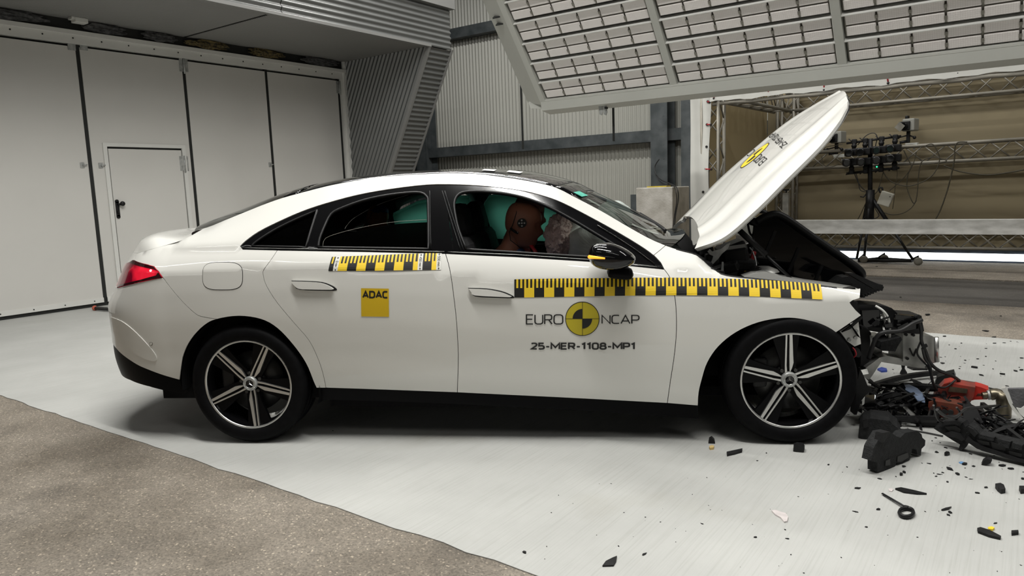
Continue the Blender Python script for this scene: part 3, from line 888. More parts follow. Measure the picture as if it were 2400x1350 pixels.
# front fender
f_tip = SZ([(1959,779.5),(2019,739),(2006,727),(1996,715),(1992,709),(1999,704),(2015,699),(2017,675)])
fender = aseam + [sz(1636,951)] + f_arch[1:-1] + f_tip
fender += edge_run(f_tip[-1][0] - 0.03, fender_rear_top[0] + 0.01, 36) + [fender_rear_top, fender_rear_low]
fender += [q for q in dlo_top[::-1] if q[0] > fender_rear_low[0]]
fender = clean(fender)
# rear bumper skin, wraps to the centre line
bumper = bump_seam[:] + [q for q in r_arch[:k_arch][::-1]] + lower_trim[::-1]
zl = lower_trim[0][1]
bumper += [(s_end, zl + 0.02), (s_end, 0.80)]
tl_low = SZ([(276,674.5),(330,661)])
bumper += [(lerp(s_end, tl_low[0][0], 0.5), 0.83)] + tl_low
bumper = clean(bumper)
# gloss black lower bumper
low_bot = SZ([(262,845),(276,874),(304,892),(348.5,907),(431,924.5),(443,922)])
trim_poly = clean(lower_trim + [sz(425,905), sz(443,920)] + [(q[0], q[1]) for q in low_bot[::-1][1:]] + [(s_end, low_bot[0][1] - 0.03), (s_end, zl + 0.02)])
tail_poly = clean(SZ(sm_px([(313,609.5),(329,616),(345,620),(361,624.5),(372,636),(381.5,650.5)], 3)) + [tl_low[1], tl_low[0], (tl_low[0][0]-0.10, tl_low[0][1]+0.006), (tl_low[0][0]-0.10, i_tl[1]-0.030), (i_tl[0]-0.03, i_tl[1]-0.010)])

BODY_PARTS = {}
for mir in (False, True):
    B = skin('body_side', body, side, [M['paint'], M['dark']], mirror=mir, step=0.035, gap=0.0012)
    RD = skin('rear_door', rear_door, side, [M['paint'], M['dark']], mirror=mir, step=0.04)
    FD = skin('front_door', front_door, side, [M['paint'], M['dark']], mirror=mir, step=0.04)
    FE = skin('front_fender', fender, side, [M['paint'], M['dark']], mirror=mir, step=0.035)
    BU = skin('rear_bumper', bumper, side, [M['paint'], M['dark']], mirror=mir, step=0.03)
    LT = skin('bumper_lower_trim', trim_poly, side, M['sill'], mirror=mir, step=0.03, off=-0.004)
    if not mir: BODY_PARTS = dict(body=B, rd=RD, fd=FD, fe=FE, bu=BU)
skin('bumper_scallop', clean(SZ(sm_px([(258,742),(285,752),(312,772),(340,800),(362,826),(368,842),(358,846),(330,836),(300,815),(275,790),(262,770)], 3))), side, M['paint'], BODY_PARTS['bu'], step=0.02, off=0.0035, thick=0.004, gap=0)
# tail light lens
tail_m = bpy.data.materials.new('red_tail_lens')
nt, b = nodes_of(tail_m)
tcn = nt.nodes.new('ShaderNodeTexCoord'); wv = nt.nodes.new('ShaderNodeTexNoise'); wv.inputs['Scale'].default_value = 7; wv.inputs['Detail'].default_value = 2
nt.links.new(tcn.outputs['Object'], wv.inputs['Vector'])
cr = nt.nodes.new('ShaderNodeValToRGB'); cr.color_ramp.elements[0].position = 0.42; cr.color_ramp.elements[1].position = 0.6
cr.color_ramp.elements[0].color = (0.10, 0.0, 0.008, 1); cr.color_ramp.elements[1].color = (0.65, 0.01, 0.03, 1)
nt.links.new(wv.outputs['Fac'], cr.inputs[0]); nt.links.new(cr.outputs[0], b.inputs['Base Color'])
nt.links.new(cr.outputs[0], b.inputs['Emission Color']); b.inputs['Emission Strength'].default_value = 0.55
b.inputs['Roughness'].default_value = 0.15; b.inputs['Coat Weight'].default_value = 1
dark_lens = mat('smoked_lens', (0.03, 0.004, 0.006), 0.1, coat=1.0)
for mir in (False, True):
    TL = skin('tail_light', tail_poly, side, tail_m, mirror=mir, step=0.02, off=0.002, thick=0.02)
    skin('lens_edge', clean(SZ([(313,609.5),(329,616),(345,620),(361,624.5),(372,636),(358,632),(335,627),(312,620),(303,616)])), side, dark_lens, TL, mirror=mir, step=0.015, off=0.004, thick=0.004)
    skin('lens_edge', clean(SZ([(381.5,650.5),(330,661),(276,674.5),(279,669),(330,655),(366,645),(372,637)])), side, dark_lens, TL, mirror=mir, step=0.015, off=0.004, thick=0.004)
    lamp_m = emis('lit_bulb', (1.0, 0.35, 0.4), 3.0) if not mir else lamp_m
    p = side(*sz(353.5, 634.5))
    mb = MB(); mb.sphere((p.x, (p.y + 0.0) * (-1 if mir else 1), p.z), 0.007, 10); mb.build('bulb', lamp_m, TL)
# sills
SILL_B = [(-0.05 + 0.0, 0.0)]
sill_poly = clean(SZ([(742,909),(1072,920),(1320,932),(1564,945),(1636,951),(1638,985),(1400,968),(1072,951),(752,941)]))
for mir in (False, True):
    skin('sill_panel', sill_poly, side, M['sill'], mirror=mir, step=0.03, off=-0.012, thick=0.03)

# ---- side glazing and frames
BELT = [(565,579),(650,581),(850,584.5),(1044,588),(1210,595),(1376,606),(1540,624),(1556.5,631)]
belt_top = SZ(BELT)
for mir in (False, True):
    for (i0, i1, par) in ((0, 2, 'rd'), (1, 4, 'rd'), (3, 8, 'fd')):
        up = belt_top[i0:i1]; lo = [q for q in dlo_bot if up[0][0]-0.02 <= q[0] <= up[-1][0]+0.03]
        poly = clean(up + lo[::-1])
        if len(poly) >= 3:
            skin('belt_trim', poly, side, M['gloss_black'], mirror=mir, step=0.03, off=0.003, thick=0.008, gap=0.0008)
def S(*pts): return SZ(sm_px(list(pts), 3))
# window openings
W_Q = S((589,577),(600,566),(640,540),(690,515),(742,493)) + SZ([(716,579.5)])
W_R = S((745,580),(748,560),(760,530),(775,502),(800,488),(850,470),(900,459),(950,452.5),(985,452),(1000,462),(1003,480),(1004,584))
W_F = S((1093,585),(1075,540),(1066,500),(1064,475),(1072,458),(1090,450),(1130,449),(1190,455),(1240,467),(1290,487),(1340,514),(1400,550),(1450,580),(1482,603)) + SZ([(1440,608),(1376,602.5),(1210,592)])
outer = clean([q for q in dlo_top] + belt_top[1:-1] + [dlo_bot[-1]])
fr_r = clean([q for q in dlo_top if q[0] < sz(1030,434)[0] - 0.01] )
b_top = sz(1042, 433); b_bot = sz(1080, 589)
iR = [q for q in dlo_top if q[0] <= b_top[0]]
iF = [q for q in dlo_top if q[0] > b_top[0]]
frame_rear = clean(iR + [belt_top[0], belt_top[1], belt_top[2], belt_top[3], sz(1062,589), b_top])
frame_front = clean(iF + [b_top, sz(1064,589)] + belt_top[4:])
for mir in (False, True):
    skin('window_frame', frame_rear, side, M['gloss_black'], mirror=mir, step=0.03, off=-0.004, thick=0.014, gap=0.0, holes=(W_Q, W_R))
    skin('window_frame', frame_front, side, M['gloss_black'], mirror=mir, step=0.03, off=-0.004, thick=0.014, gap=0.0, holes=(W_F,))
# chrome-dark divider ribs on the frame
def rib(pts, r, m, off=0.004, name='frame_rib', mir=False):
    P = []
    for (s, z) in densify_open(pts, 0.03):
        p = side(s, z); q = p + Vector((0, -off, 0)); P.append(Vector((q.x, -q.y if mir else q.y, q.z)))
    mb = MB(); mb.tube(P, r, 6); return mb.build(name, m, CAR)
def densify_open(pts, step):
    out = []
    for i in range(len(pts)-1):
        a, b = pts[i], pts[i+1]; k = max(1, int(math.hypot(b[0]-a[0], b[1]-a[1])/step))
        out += [(a[0]+(b[0]-a[0])*j/k, a[1]+(b[1]-a[1])*j/k) for j in range(k)]
    return out + [pts[-1]]
for mir in (False, True):
    for pts in (((1007,447),(1010,584)), ((1042,447),(1087,588)), ((1036,447),(1080,588)), ((744,494),(718,580))):
        rib(SZ(pts), 0.0028, M['plastic'], -0.002, mir=mir)
    rib(W_R + [W_R[0]], 0.008, M['plastic'], -0.006, 'window_seal', mir)
    rib(W_F + [W_F[0]], 0.008, M['plastic'], -0.006, 'window_seal', mir)
    rib(W_Q + [W_Q[0]], 0.006, M['plastic'], -0.006, 'window_seal', mir)
    rib(SZ([(1400,528),(1440,552),(1490,585),(1535,619)]), 0.003, M['chrome'] if 0 else M['gloss_black'], 0.004, 'frame_rib', mir)
    # bright edge line along the belt strip
    rib(SZ([(567,580),(650,582),(850,585.5),(1042,589.5)]), 0.0013, M['alu'], 0.004, 'belt_edge_line', mir)
    rib(SZ([(1050,590),(1210,596.5),(1376,607.5),(1540,625)]), 0.0013, M['alu'], 0.004, 'belt_edge_line', mir)
G_dark = glass('privacy_glass', (0.10, 0.13, 0.12))
G_win = glass('green_glass', (0.42, 0.52, 0.48))
for mir in (False, True):
    skin('quarter_window', W_Q, side, G_dark, mirror=mir, step=0.05, off=-0.016, thick=0.0, gap=0)
    low = clean(S((753,580),(760,559),(800,544.5),(850,532.5),(900,523.5),(950,518),(1003,515.5)) + SZ([(1004,584)]))
    skin('rear_door_window', low, side, G_dark, mirror=mir, step=0.05, off=-0.022, thick=0.004, gap=0)
rib(S((753,580),(760,559),(800,544.5),(850,532.5),(900,523.5),(950,518),(1003,515.5)), 0.0011, M['alu_dull'], -0.02, 'glass_edge')

# ---- roof glass, windscreen, rear window, boot lid: lofts between the two side edges
CENTRE = [(322,585),(322,578.7),(338.7,563.7),(368.7,553),(410,548.5),(443.7,543.9),(493,525.6),(528,510),(604,483),(662,460),(692,450),(764.6,431),(837.5,417.7),(925,408),(983,403.5),(1087,398),(1146,398),(1219,402),(1277,410.6),(1335.7,425),(1394,451.5),(1467,486.5),(1525,518.6),(1569,543.5)]
ZM = []
for (px, py) in CENTRE[2:]:
    p = cY(px, py, -0.10); ZM.append((p.x, p.z + 0.008))
ZM.sort()
def top_pt(xe, q, bul=0.0):
    """q across -1..1; xe: x at the edge; bul: how far the centre line lies ahead of the edge"""
    ye = table(YE, xe); ze = table(ZE, xe)
    xm = xe + bul; zm = max(table(ZM, xm), ze - 0.05)
    k = 1 - abs(q)**2.2
    return Vector((xe + bul*(1-q*q), q*ye, ze + (zm - ze)*k))
def loft(name, x0, x1, m, bul, n=24, nq=16, off=0.0, thick=0.005, q0=-1, q1=1, parent=None):
    fn = lambda a, b: top_pt(a, b, bul(a)) + Vector((0, 0, off))
    poly = [(x0, q0), (x1, q0), (x1, q1), (x0, q1)]
    P = [[fn(lerp(x0, x1, i/n), lerp(q0, q1, j/nq)) for j in range(nq+1)] for i in range(n+1)]
    mb = MB(); vs = [p for row in P for p in row]; W = nq+1
    fs = [(i*W+j, (i+1)*W+j, (i+1)*W+j+1, i*W+j+1) for i in range(n) for j in range(nq)]
    mb.add(vs, fs, smooth=True)
    if thick:
        b = len(mb.v)
        mb.add([p - Vector((0, 0, thick)) for p in vs], [f[::-1] for f in fs], smooth=True)
        rim = [(i*W, (i+1)*W) for i in range(n)] + [(n*W+j, n*W+j+1) for j in range(nq)] + [((i+1)*W+nq, i*W+nq) for i in range(n)] + [(j+1, j) for j in range(nq)]
        for (u_, v_) in rim: mb.f.append((v_, u_, b+u_, b+v_)); mb.m.append(0); mb.s.append(False)
    return mb.build(name, m, parent if parent else CAR)
x_hdr = cY(1298, 437.5, -0.62).x; x_tail = cY(456, 541.5, -0.62).x
x_rear_hdr = cY(700, 452, -0.6).x
roof_m = mat('black_roof_glass', (0.010, 0.010, 0.011), 0.10, coat=1.0)
bulf = lambda a: table([(-0.6, -0.20), (0.2, -0.06), (0.6, 0.0), (1.2, 0.0), (1.6, 0.10), (1.9, 0.14), (2.2, 0.15), (2.4, 0.16)], a)
loft('roof_panel', x_rear_hdr + 0.004, x_hdr - 0.004, roof_m, bulf, n=30)
loft('rear_window', x_tail, x_rear_hdr - 0.004, glass('rear_glass', (0.06, 0.07, 0.07)), bulf, n=16, thick=0)
G_ws = glass('windscreen_glass', (0.66, 0.74, 0.70))
x_cowl = cY(1572, 578, -0.72).x
WSC = loft('windscreen', x_hdr + 0.004, x_cowl, G_ws, bulf, n=20, thick=0)
loft('windscreen_header', x_hdr + 0.004, x_hdr + 0.10, M['gloss_black'], bulf, n=4, off=0.0025, thick=0.002, parent=WSC)
loft('rear_header', x_rear_hdr - 0.09, x_rear_hdr - 0.004, M['gloss_black'], bulf, n=4, off=0.0025, thick=0.002)
# shark-fin hump on the rear edge of the glass
p = top_pt(0.02, 0.0, bulf(0.02)); 
# boot lid with ducktail
mb = MB(); rows = []
tr = [side(*q) for q in trunk_side]
tr_path = smooth_pts([tuple(p) for p in tr], 5)
nrow = len(tr_path); W = 21
xs0 = tr_path[0].x; xs1 = tr_path[-1].x
tail_edge = []
for j in range(W):
    q = -1 + 2*j/(W-1); p = side(lerp(s_end, trunk_side[0][0], abs(q)), trunk_side[0][1]); tail_edge.append(Vector((p.x, p.y*(1 if q < 0 else -1), p.z)))
ty0 = abs(tail_edge[0].y); tx0 = tail_edge[0].x
for i, e in enumerate(tr_path):
    t = i/(nrow-1)
    zm = e.z + lerp(0.026, 0.020, t)
    row = []
    for j in range(W):
        q = -1 + 2*j/(W-1); k = 1 - abs(q)**2.6
        lipz = 0.052*math.exp(-((t-0.30)/0.34)**2)*(1-abs(q)**8)*min(1.0, 0.20 + t*6)
        row.append(Vector((e.x + (tail_edge[j].x - tx0)*(1 - 0.45*t), tail_edge[j].y*abs(e.y)/ty0, e.z + (zm-e.z)*k*min(1.0, t*8) + lipz*min(1.0, t*8 + 0.1))))
    rows.append(row)
vs = [p for r_ in rows for p in r_]
fs = [(i*W+j, (i+1)*W+j, (i+1)*W+j+1, i*W+j+1) for i in range(nrow-1) for j in range(W-1)]
mb.add(vs, fs, smooth=True)
BOOT = mb.build('boot_lid', M['paint'], CAR)
# rear face of the boot under the lip, following the tail of the body
rear_face = clean([(s_end, 0.805), (lerp(s_end, tl_low[0][0], 0.5), 0.835), (tl_low[0][0]-0.10, tl_low[0][1]+0.006), (tl_low[0][0]-0.10, i_tl[1]-0.030), (i_tl[0]-0.03, i_tl[1]-0.010), i_tl, (tail_s_end - 0.02, i_tl[1] + 0.02), trunk_side[0], (s_end, trunk_side[0][1] + 0.004)])
for mir in (False, True):
    skin('boot_rear_face', rear_face, side, [M['paint'], M['dark']], mirror=mir, step=0.03, gap=0.0006)
# ---------------------------------------------------------------- wheels
R_T, R_R = 0.322, 0.2415
dark_metal = mat('dark_brake_steel', (0.06, 0.06, 0.058), 0.4, metal=0.7, var=0.2, scale=20)
def wheel_proto(ang0):
    """built about the origin, outer face towards -y (face of the rim at y = -0.105)"""
    # rim barrel
    mb = MB()
    mb.lathe([(R_R-0.0105, -0.092), (R_R-0.0095, -0.1040), (R_R-0.001, -0.1055), (R_R+0.003, -0.100), (R_R+0.004, -0.088)], 64, 0, axis='Y')
    mb.lathe([(R_R-0.0100, -0.098), (R_R-0.020, -0.075), (R_R-0.030, 0.06), (R_R-0.012, 0.085), (R_R+0.004, 0.085), (R_R+0.004, -0.088)], 64, 1, axis='Y')
    root = mb.build('wheel', [M['silver'], M['gloss_black']], CAR)
    # tyre
    mb = MB()
    prof = [(R_R-0.004, -0.096), (R_R+0.004, -0.108), (R_R+0.022, -0.1165), (R_R+0.045, -0.1175), (R_R+0.062, -0.112), (R_T-0.012, -0.102), (R_T-0.004, -0.090), (R_T-0.001, -0.075)]
    for g in (-0.050, 0.0, 0.050):
        prof += [(R_T, g-0.008), (R_T-0.007, g-0.006), (R_T-0.007, g+0.006), (R_T, g+0.008)]
    prof += [(R_T-0.001, 0.075), (R_T-0.004, 0.090), (R_T-0.012, 0.102), (R_R+0.045, 0.1175), (R_R+0.004, 0.108), (R_R-0.004, 0.096)]
    mb.lathe(prof, 96, 0, axis='Y')
    mb.build('tyre', M['rubber'], root)
    # brake disc and caliper
    mb = MB(); mb.lathe([(0.06, -0.02), (0.165, -0.02), (0.165, 0.008), (0.06, 0.008)], 48, axis='Y'); mb.lathe([(0, -0.045), (0.068, -0.045), (0.07, -0.02)], 32, axis='Y')
    mb.build('brake_disc', dark_metal, root)
    mb = MB(); mb.cbox((-0.135, -0.02, 0.03), (0.07, 0.07, 0.15), bev=0.012); mb.build('brake_caliper', M['plastic'], root)
    # black backing wings between the spokes
    def pt(r, a, d): return Vector((r*math.cos(a), d, r*math.sin(a)))
    for k in range(5):
        a = ang0 + k*2*math.pi/5
        mb = MB()
        ca, sa = math.cos(a), math.sin(a)
        def loc(r, t, d): return Vector((r*ca - t*sa, d, r*sa + t*ca))      # t: anticlockwise side
        dep = lambda r: -0.070 - 0.026*(r/R_R)
        out = [(0.045, 0.035), (0.10, 0.040), (0.16, 0.060), (R_R-0.012, 0.080), (R_R-0.012, -0.052), (0.14, -0.040), (0.045, -0.035)]
        mb.prism(out, 0.0, 1.0, lambda r, t, d: loc(r, t, dep(r) + 0.010 + 0.020*d))
        wing = mb.build('wheel_wing', M['wing'], root)
        # machined bars: slim one anticlockwise, broad one clockwise
        def bar(poly, nm):
            mb = MB(); mb.prism(poly, 0.0, 1.0, lambda r, t, d: loc(r, t, dep(r) - 0.002 + 0.014*d)); mb.build(nm, M['silver'], root)
        bar([(0.034, 0.020), (0.075, 0.0205), (R_R-0.006, 0.0175), (R_R-0.006, 0.0100), (0.075, 0.0125), (0.036, 0.0095)], 'spoke')
        bar([(0.036, -0.005), (0.060, -0.0140), (0.086, -0.0205), (0.13, -0.0180), (R_R-0.006, -0.0135), (R_R-0.006, -0.0005), (0.10, -0.0010), (0.040, -0.0025)], 'spoke')
    # hub cap with emblem
    mb = MB()
    mb.lathe([(0.0, -0.084), (0.022, -0.084), (0.025, -0.086)], 40, 1, axis='Y')
    mb.lathe([(0.025, -0.086), (0.028, -0.0895), (0.036, -0.0875), (0.040, -0.078), (0.040, -0.066)], 40, 0, axis='Y')
    HC = mb.build('hub_cap', [M['zinc'], M['gloss_black']], root)
    mb = MB(); mb.lathe([(0.0215, -0.0845), (0.0225, -0.0875), (0.0245, -0.0875), (0.0255, -0.0845)], 40, axis='Y')
    for k in range(3):
        a = math.pi/2 + k*2*math.pi/3
        L = pt(0.022, a, -0.086); l1 = pt(0.0040, a + 1.05, -0.0855); l2 = pt(0.0040, a - 1.05, -0.0855); c = Vector((0, -0.090, 0))
        mb.add([L, l1, l2, c], [(0, 3, 1), (0, 2, 3)])
    mb.build('star_emblem', M['chrome'], HC)
    mb = MB()
    for k in range(26):
        a = 2*math.pi*k/26; mb.sphere(pt(0.0325, a, -0.0885), 0.0022, 6)
    mb.build('laurel_ring', M['chrome'], HC)
    for k in range(5):
        a = ang0 + math.pi/5 + k*2*math.pi/5; mb = MB(); mb.cyl(pt(0.055, a, -0.055), pt(0.055, a, -0.072), 0.009, 8); mb.build('wheel_bolt', dark_metal, root)
    return root
for (x, ang) in ((0.0, math.radians(-84)), (2.79, math.radians(92))):
    w = wheel_proto(ang); w.location = (x, -0.80, R_T)
    c = clone(w, CAR); c.location = (x, 0.80, R_T); c.rotation_euler = (0, 0, math.pi)
# wheel housings (dark liners), underbody
for (x, rr) in ((0.0, 0.385), (2.79, 0.40)):
    for sgn in (-1, 1):
        mb = MB(); n = 28; vs = []; fs = []
        for i in range(n+1):
            a0_ = 0.16*math.pi if x > 1 else -0.10*math.pi; a = a0_ + (1.03*math.pi - a0_)*i/n
            for y in ((0.895 if x < 1 else 0.835), 0.55):
                vs.append((x + rr*math.cos(a), sgn*y*(0.985 if y > 0.8 else 1), R_T + 0.0 + rr*math.sin(a)))
        for i in range(n): fs.append((2*i, 2*i+1, 2*i+3, 2*i+2))
        mb.add(vs, fs, smooth=True)
        mb.add([(x-rr, sgn*0.55, 0.15), (x+rr, sgn*0.55, 0.15), (x+rr, sgn*0.55, 0.75), (x-rr, sgn*0.55, 0.75)], [(0, 1, 2, 3)])
        mb.build('wheel_liner', M['dark'], CAR)
mb = MB()
mb.box((-0.50, -0.55, 0.20), (3.15, 0.55, 0.26)); mb.box((0.40, -0.78, 0.165), (2.36, 0.78, 0.235))
for x in (0.0, 2.79): mb.tube([(x, -0.7, 0.32), (x, 0.7, 0.32)], 0.04, 10)
mb.build('underbody', M['sill'], CAR)

# ---------------------------------------------------------------- handles, flap, sensor
recess_m = M['plastic']
def handle(out, inn, par):
    skin('handle_recess', clean(SZ(out)), side, recess_m, BODY_PARTS[par], step=0.02, off=0.0015, thick=0.002, gap=0)
    h = skin('door_handle', clean(SZ(inn)), side, M['paint'], BODY_PARTS[par], step=0.012, off=0.020, thick=0.018, gap=0)
    return h
handle(sm_px([(683,657.5),(720,658.5),(755,661),(778,669),(789,677),(786,681),(760,681.5),(702,679),(690,669)], 3), sm_px([(685,659),(720,660),(752,662.5),(773,670),(783,677.5),(770,678.5),(735,678),(704,676.5),(692,668)], 3), 'rd')
handle(sm_px([(1097,674.5),(1140,676),(1175,682),(1196,690),(1205,696),(1200,699),(1160,698),(1114,695),(1104,685)], 3), sm_px([(1099,676),(1140,678),(1173,684),(1193,691.5),(1200,695.5),(1180,695.5),(1115,692),(1106,685)], 3), 'fd')
# fuel flap: a thin dark shut line and the flap itself
fl = []
for k in range(40):
    a = 2*math.pi*k/40; c, s_ = math.cos(a), math.sin(a); e = 2/3.4
    fl.append((522 + 47.5*math.copysign(abs(c)**e, c) + 4*s_*0, 647 + 33*math.copysign(abs(s_)**e, s_)))
flap = SZ(fl)
skin('flap_gap', flap, side, M['ink'], BODY_PARTS['body'], step=0.05, off=0.0006, thick=0.0, gap=0)
skin('fuel_flap', inset(flap if area2(flap) > 0 else flap[::-1], 0.0032), side, M['paint'], BODY_PARTS['body'], step=0.02, off=0.0022, thick=0.002, gap=0)
c0 = side(*sz(354, 806)); 
skin('parking_sensor', SZ([(354+4*math.cos(a*math.pi/8), 806+4.6*math.sin(a*math.pi/8)) for a in range(16)]), side, M['alu_dull'], BODY_PARTS['bu'], step=0.02, off=0.0015, thick=0.002, gap=0)
skin('sensor_face', SZ([(354+2.8*math.cos(a*math.pi/8), 806+3.3*math.sin(a*math.pi/8)) for a in range(16)]), side, M['paint'], BODY_PARTS['bu'], step=0.02, off=0.003, thick=0.002, gap=0)

# ---------------------------------------------------------------- stickers and lettering
def quad_map(quad):
    """quad: four pixel corners bl, br, tr, tl -> f(u, v) in (s, z) via their body-side positions"""
    A = [Vector(sz(*p)) for p in quad]
    return lambda u, v: tuple(A[0]*(1-u)*(1-v) + A[1]*u*(1-v) + A[2]*u*v + A[3]*(1-u)*v)
def drape(name, cells, fm, mats, parent, off=0.0020, sub=0.035):
    """cells: (u0, u1, v0, v1, material index) printed on a film that follows the body"""
    mb = MB()
    for (u0, u1, v0, v1, mi) in cells:
        nv = 4
        for j in range(nv):
            va, vb = lerp(v0, v1, j/nv), lerp(v0, v1, (j+1)/nv)
            ps = []
            for (u, v) in ((u0, va), (u1, va), (u1, vb), (u0, vb)):
                s_, z = fm(u, v); p = side(s_, z)
                h = 2e-3; n = (side(s_+h, z)-side(s_-h, z)).cross(side(s_, z+h)-side(s_, z-h)).normalized()
                ps.append(p + n*off)
            mb.add(ps, [(0, 1, 2, 3)], mi)
    return mb.build(name, mats, parent)
def block_cells(edges_first_black, u0, u1, n, v0=0.0, v1=1.0):
    out = []
    for k in range(n):
        a, b = lerp(u0, u1, k/n), lerp(u0, u1, (k+1)/n)
        blk = (k % 2 == 0) == edges_first_black
        out.append((a, b, v0, lerp(v0, v1, 0.52), 0 if blk else 1))
        for t in range(5):
            c = blk if t % 2 == 0 else (not blk)
            out.append((lerp(a, b, t/5), lerp(a, b, (t+1)/5), lerp(v0, v1, 0.52), v1, 0 if c else 1))
    return out
# long front ruler: follows its top and bottom edges
top_px = [(1205.5,654.8),(1300,653),(1407,652.2),(1500,651),(1570,651),(1650,652),(1732,654.3),(1790,656.5),(1830,659),(1880,662.5),(1922.5,666.5)]
bot_px = [(1205.5,697.5),(1300,696),(1407,694),(1500,692.5),(1580,692),(1655,692),(1735,693.7),(1795,696),(1836,698),(1885,700),(1927.5,702)]
tp = SZ(top_px); bp_ = SZ(bot_px)
def ruler_map(u, v):
    n = len(tp)-1
    # uniform blocks along the body
    tot = tp[-1][0]-tp[0][0]
    def at(run, u):
        s_ = lerp(run[0][0], run[-1][0], u)
        for i in range(len(run)-1):
            if run[i][0] <= s_ <= run[i+1][0] + 1e-9:
                t = (s_-run[i][0])/(run[i+1][0]-run[i][0]); return (s_, lerp(run[i][1], run[i+1][1], t))
        return run[-1]
    a = at(bp_, u); b = at(tp, u)
    return (lerp(a[0], b[0], v), lerp(a[1], b[1], v))
drape('ruler_sticker', block_cells(True, 0, 1, 30), ruler_map, [M['ink'], M['yellow']], CAR)
# short rear ruler
qm = quad_map([(770,635.2),(1033.4,632.6),(1035.5,592.3),(778,602.4)])
W_ = 1870.0
cells = []
u = lambda x: (x - 215)/W_
cells += [(u(215), u(290), 0, 0.52, 0), (u(215), u(240), 0.52, 1, 0), (u(240), u(265), 0.52, 1, 1), (u(265), u(290), 0.52, 1, 0), (u(290), u(368), 0, 1, 2)]
cells += block_cells(False, u(368), u(1622), 8)
cells += [(u(1622), u(1702), 0, 0.52, 1), (u(1622), u(1655), 0.52, 1, 1), (u(1655), u(1690), 0.52, 1, 0), (u(1690), u(1702), 0.52, 1, 1), (u(1702), u(1780), 0, 1, 2)]
cells += block_cells(True, u(1780), u(1930), 1)
cells += [(u(1930), u(2008), 0, 0.52, 1), (u(1930), u(1958), 0.52, 1, 1), (u(1958), u(1985), 0.52, 1, 0), (u(1985), u(2008), 0.52, 1, 1), (u(2008), 1.0, 0, 1, 2)]
RS = drape('ruler_sticker', cells, qm, [M['ink'], M['yellow'], M['sticker_white']], BODY_PARTS['rd'])

# ---- plain engineering lettering built from strokes (unit cap height)
GLYPH = {
 'E': (0.56, [[(0.56,1),(0,1),(0,0),(0.56,0)], [(0,0.52),(0.50,0.52)]]),
 'U': (0.66, [[(0,1),(0,0.22),(0.05,0.08),(0.18,0),(0.48,0),(0.61,0.08),(0.66,0.22),(0.66,1)]]),
 'R': (0.62, [[(0,0),(0,1),(0.42,1),(0.56,0.94),(0.60,0.80),(0.60,0.66),(0.56,0.52),(0.42,0.46),(0,0.46)], [(0.34,0.46),(0.62,0)]]),
 'O': (0.74, [[(0.20,0),(0.54,0),(0.68,0.07),(0.74,0.22),(0.74,0.78),(0.68,0.93),(0.54,1),(0.20,1),(0.06,0.93),(0,0.78),(0,0.22),(0.06,0.07),(0.20,0)]]),
 'N': (0.68, [[(0,0),(0,1),(0.68,0),(0.68,1)]]),
 'C': (0.60, [[(0.60,0.97),(0.48,1),(0.20,1),(0.06,0.93),(0,0.78),(0,0.22),(0.06,0.07),(0.20,0),(0.48,0),(0.60,0.03)]]),
 'A': (0.74, [[(0,0),(0.37,1),(0.74,0)], [(0.12,0.30),(0.62,0.30)]]),
 'P': (0.60, [[(0,0),(0,1),(0.42,1),(0.55,0.94),(0.60,0.80),(0.60,0.62),(0.55,0.48),(0.42,0.42),(0,0.42)]]),
 'M': (0.86, [[(0,0),(0,1),(0.43,0.28),(0.86,1),(0.86,0)]]),
 'D': (0.66, [[(0,0),(0,1),(0.40,1),(0.58,0.92),(0.66,0.74),(0.66,0.26),(0.58,0.08),(0.40,0),(0,0)]]),
 'm': (0.80, [[(0,0),(0,0.66)], [(0,0.55),(0.12,0.66),(0.30,0.66),(0.40,0.54),(0.40,0)], [(0.40,0.55),(0.52,0.66),(0.68,0.66),(0.80,0.54),(0.80,0)]]),
 '0': (0.58, [[(0.18,0),(0.40,0),(0.53,0.08),(0.58,0.24),(0.58,0.76),(0.53,0.92),(0.40,1),(0.18,1),(0.05,0.92),(0,0.76),(0,0.24),(0.05,0.08),(0.18,0)]]),
 '1': (0.34, [[(0,0.80),(0.26,1),(0.26,0)]]),
 '2': (0.56, [[(0,0.92),(0.12,1),(0.40,1),(0.52,0.92),(0.56,0.78),(0.50,0.58),(0,0.02),(0.56,0.02)]]),
 '4': (0.60, [[(0.44,0),(0.44,1),(0,0.26),(0.60,0.26)]]),
 '5': (0.56, [[(0.52,1),(0.04,1),(0.02,0.56),(0.36,0.58),(0.52,0.48),(0.56,0.32),(0.54,0.14),(0.42,0.02),(0.14,0),(0,0.06)]]),
 '8': (0.60, [[(0.18,0.53),(0.42,0.53),(0.53,0.62),(0.55,0.80),(0.50,0.93),(0.38,1),(0.22,1),(0.10,0.93),(0.05,0.80),(0.07,0.62),(0.18,0.53),(0.06,0.44),(0,0.26),(0.04,0.08),(0.18,0),(0.42,0),(0.56,0.08),(0.60,0.26),(0.54,0.44),(0.42,0.53)]]),
 '-': (0.34, [[(0,0.40),(0.34,0.40)]]),
 ' ': (0.25, []),
}
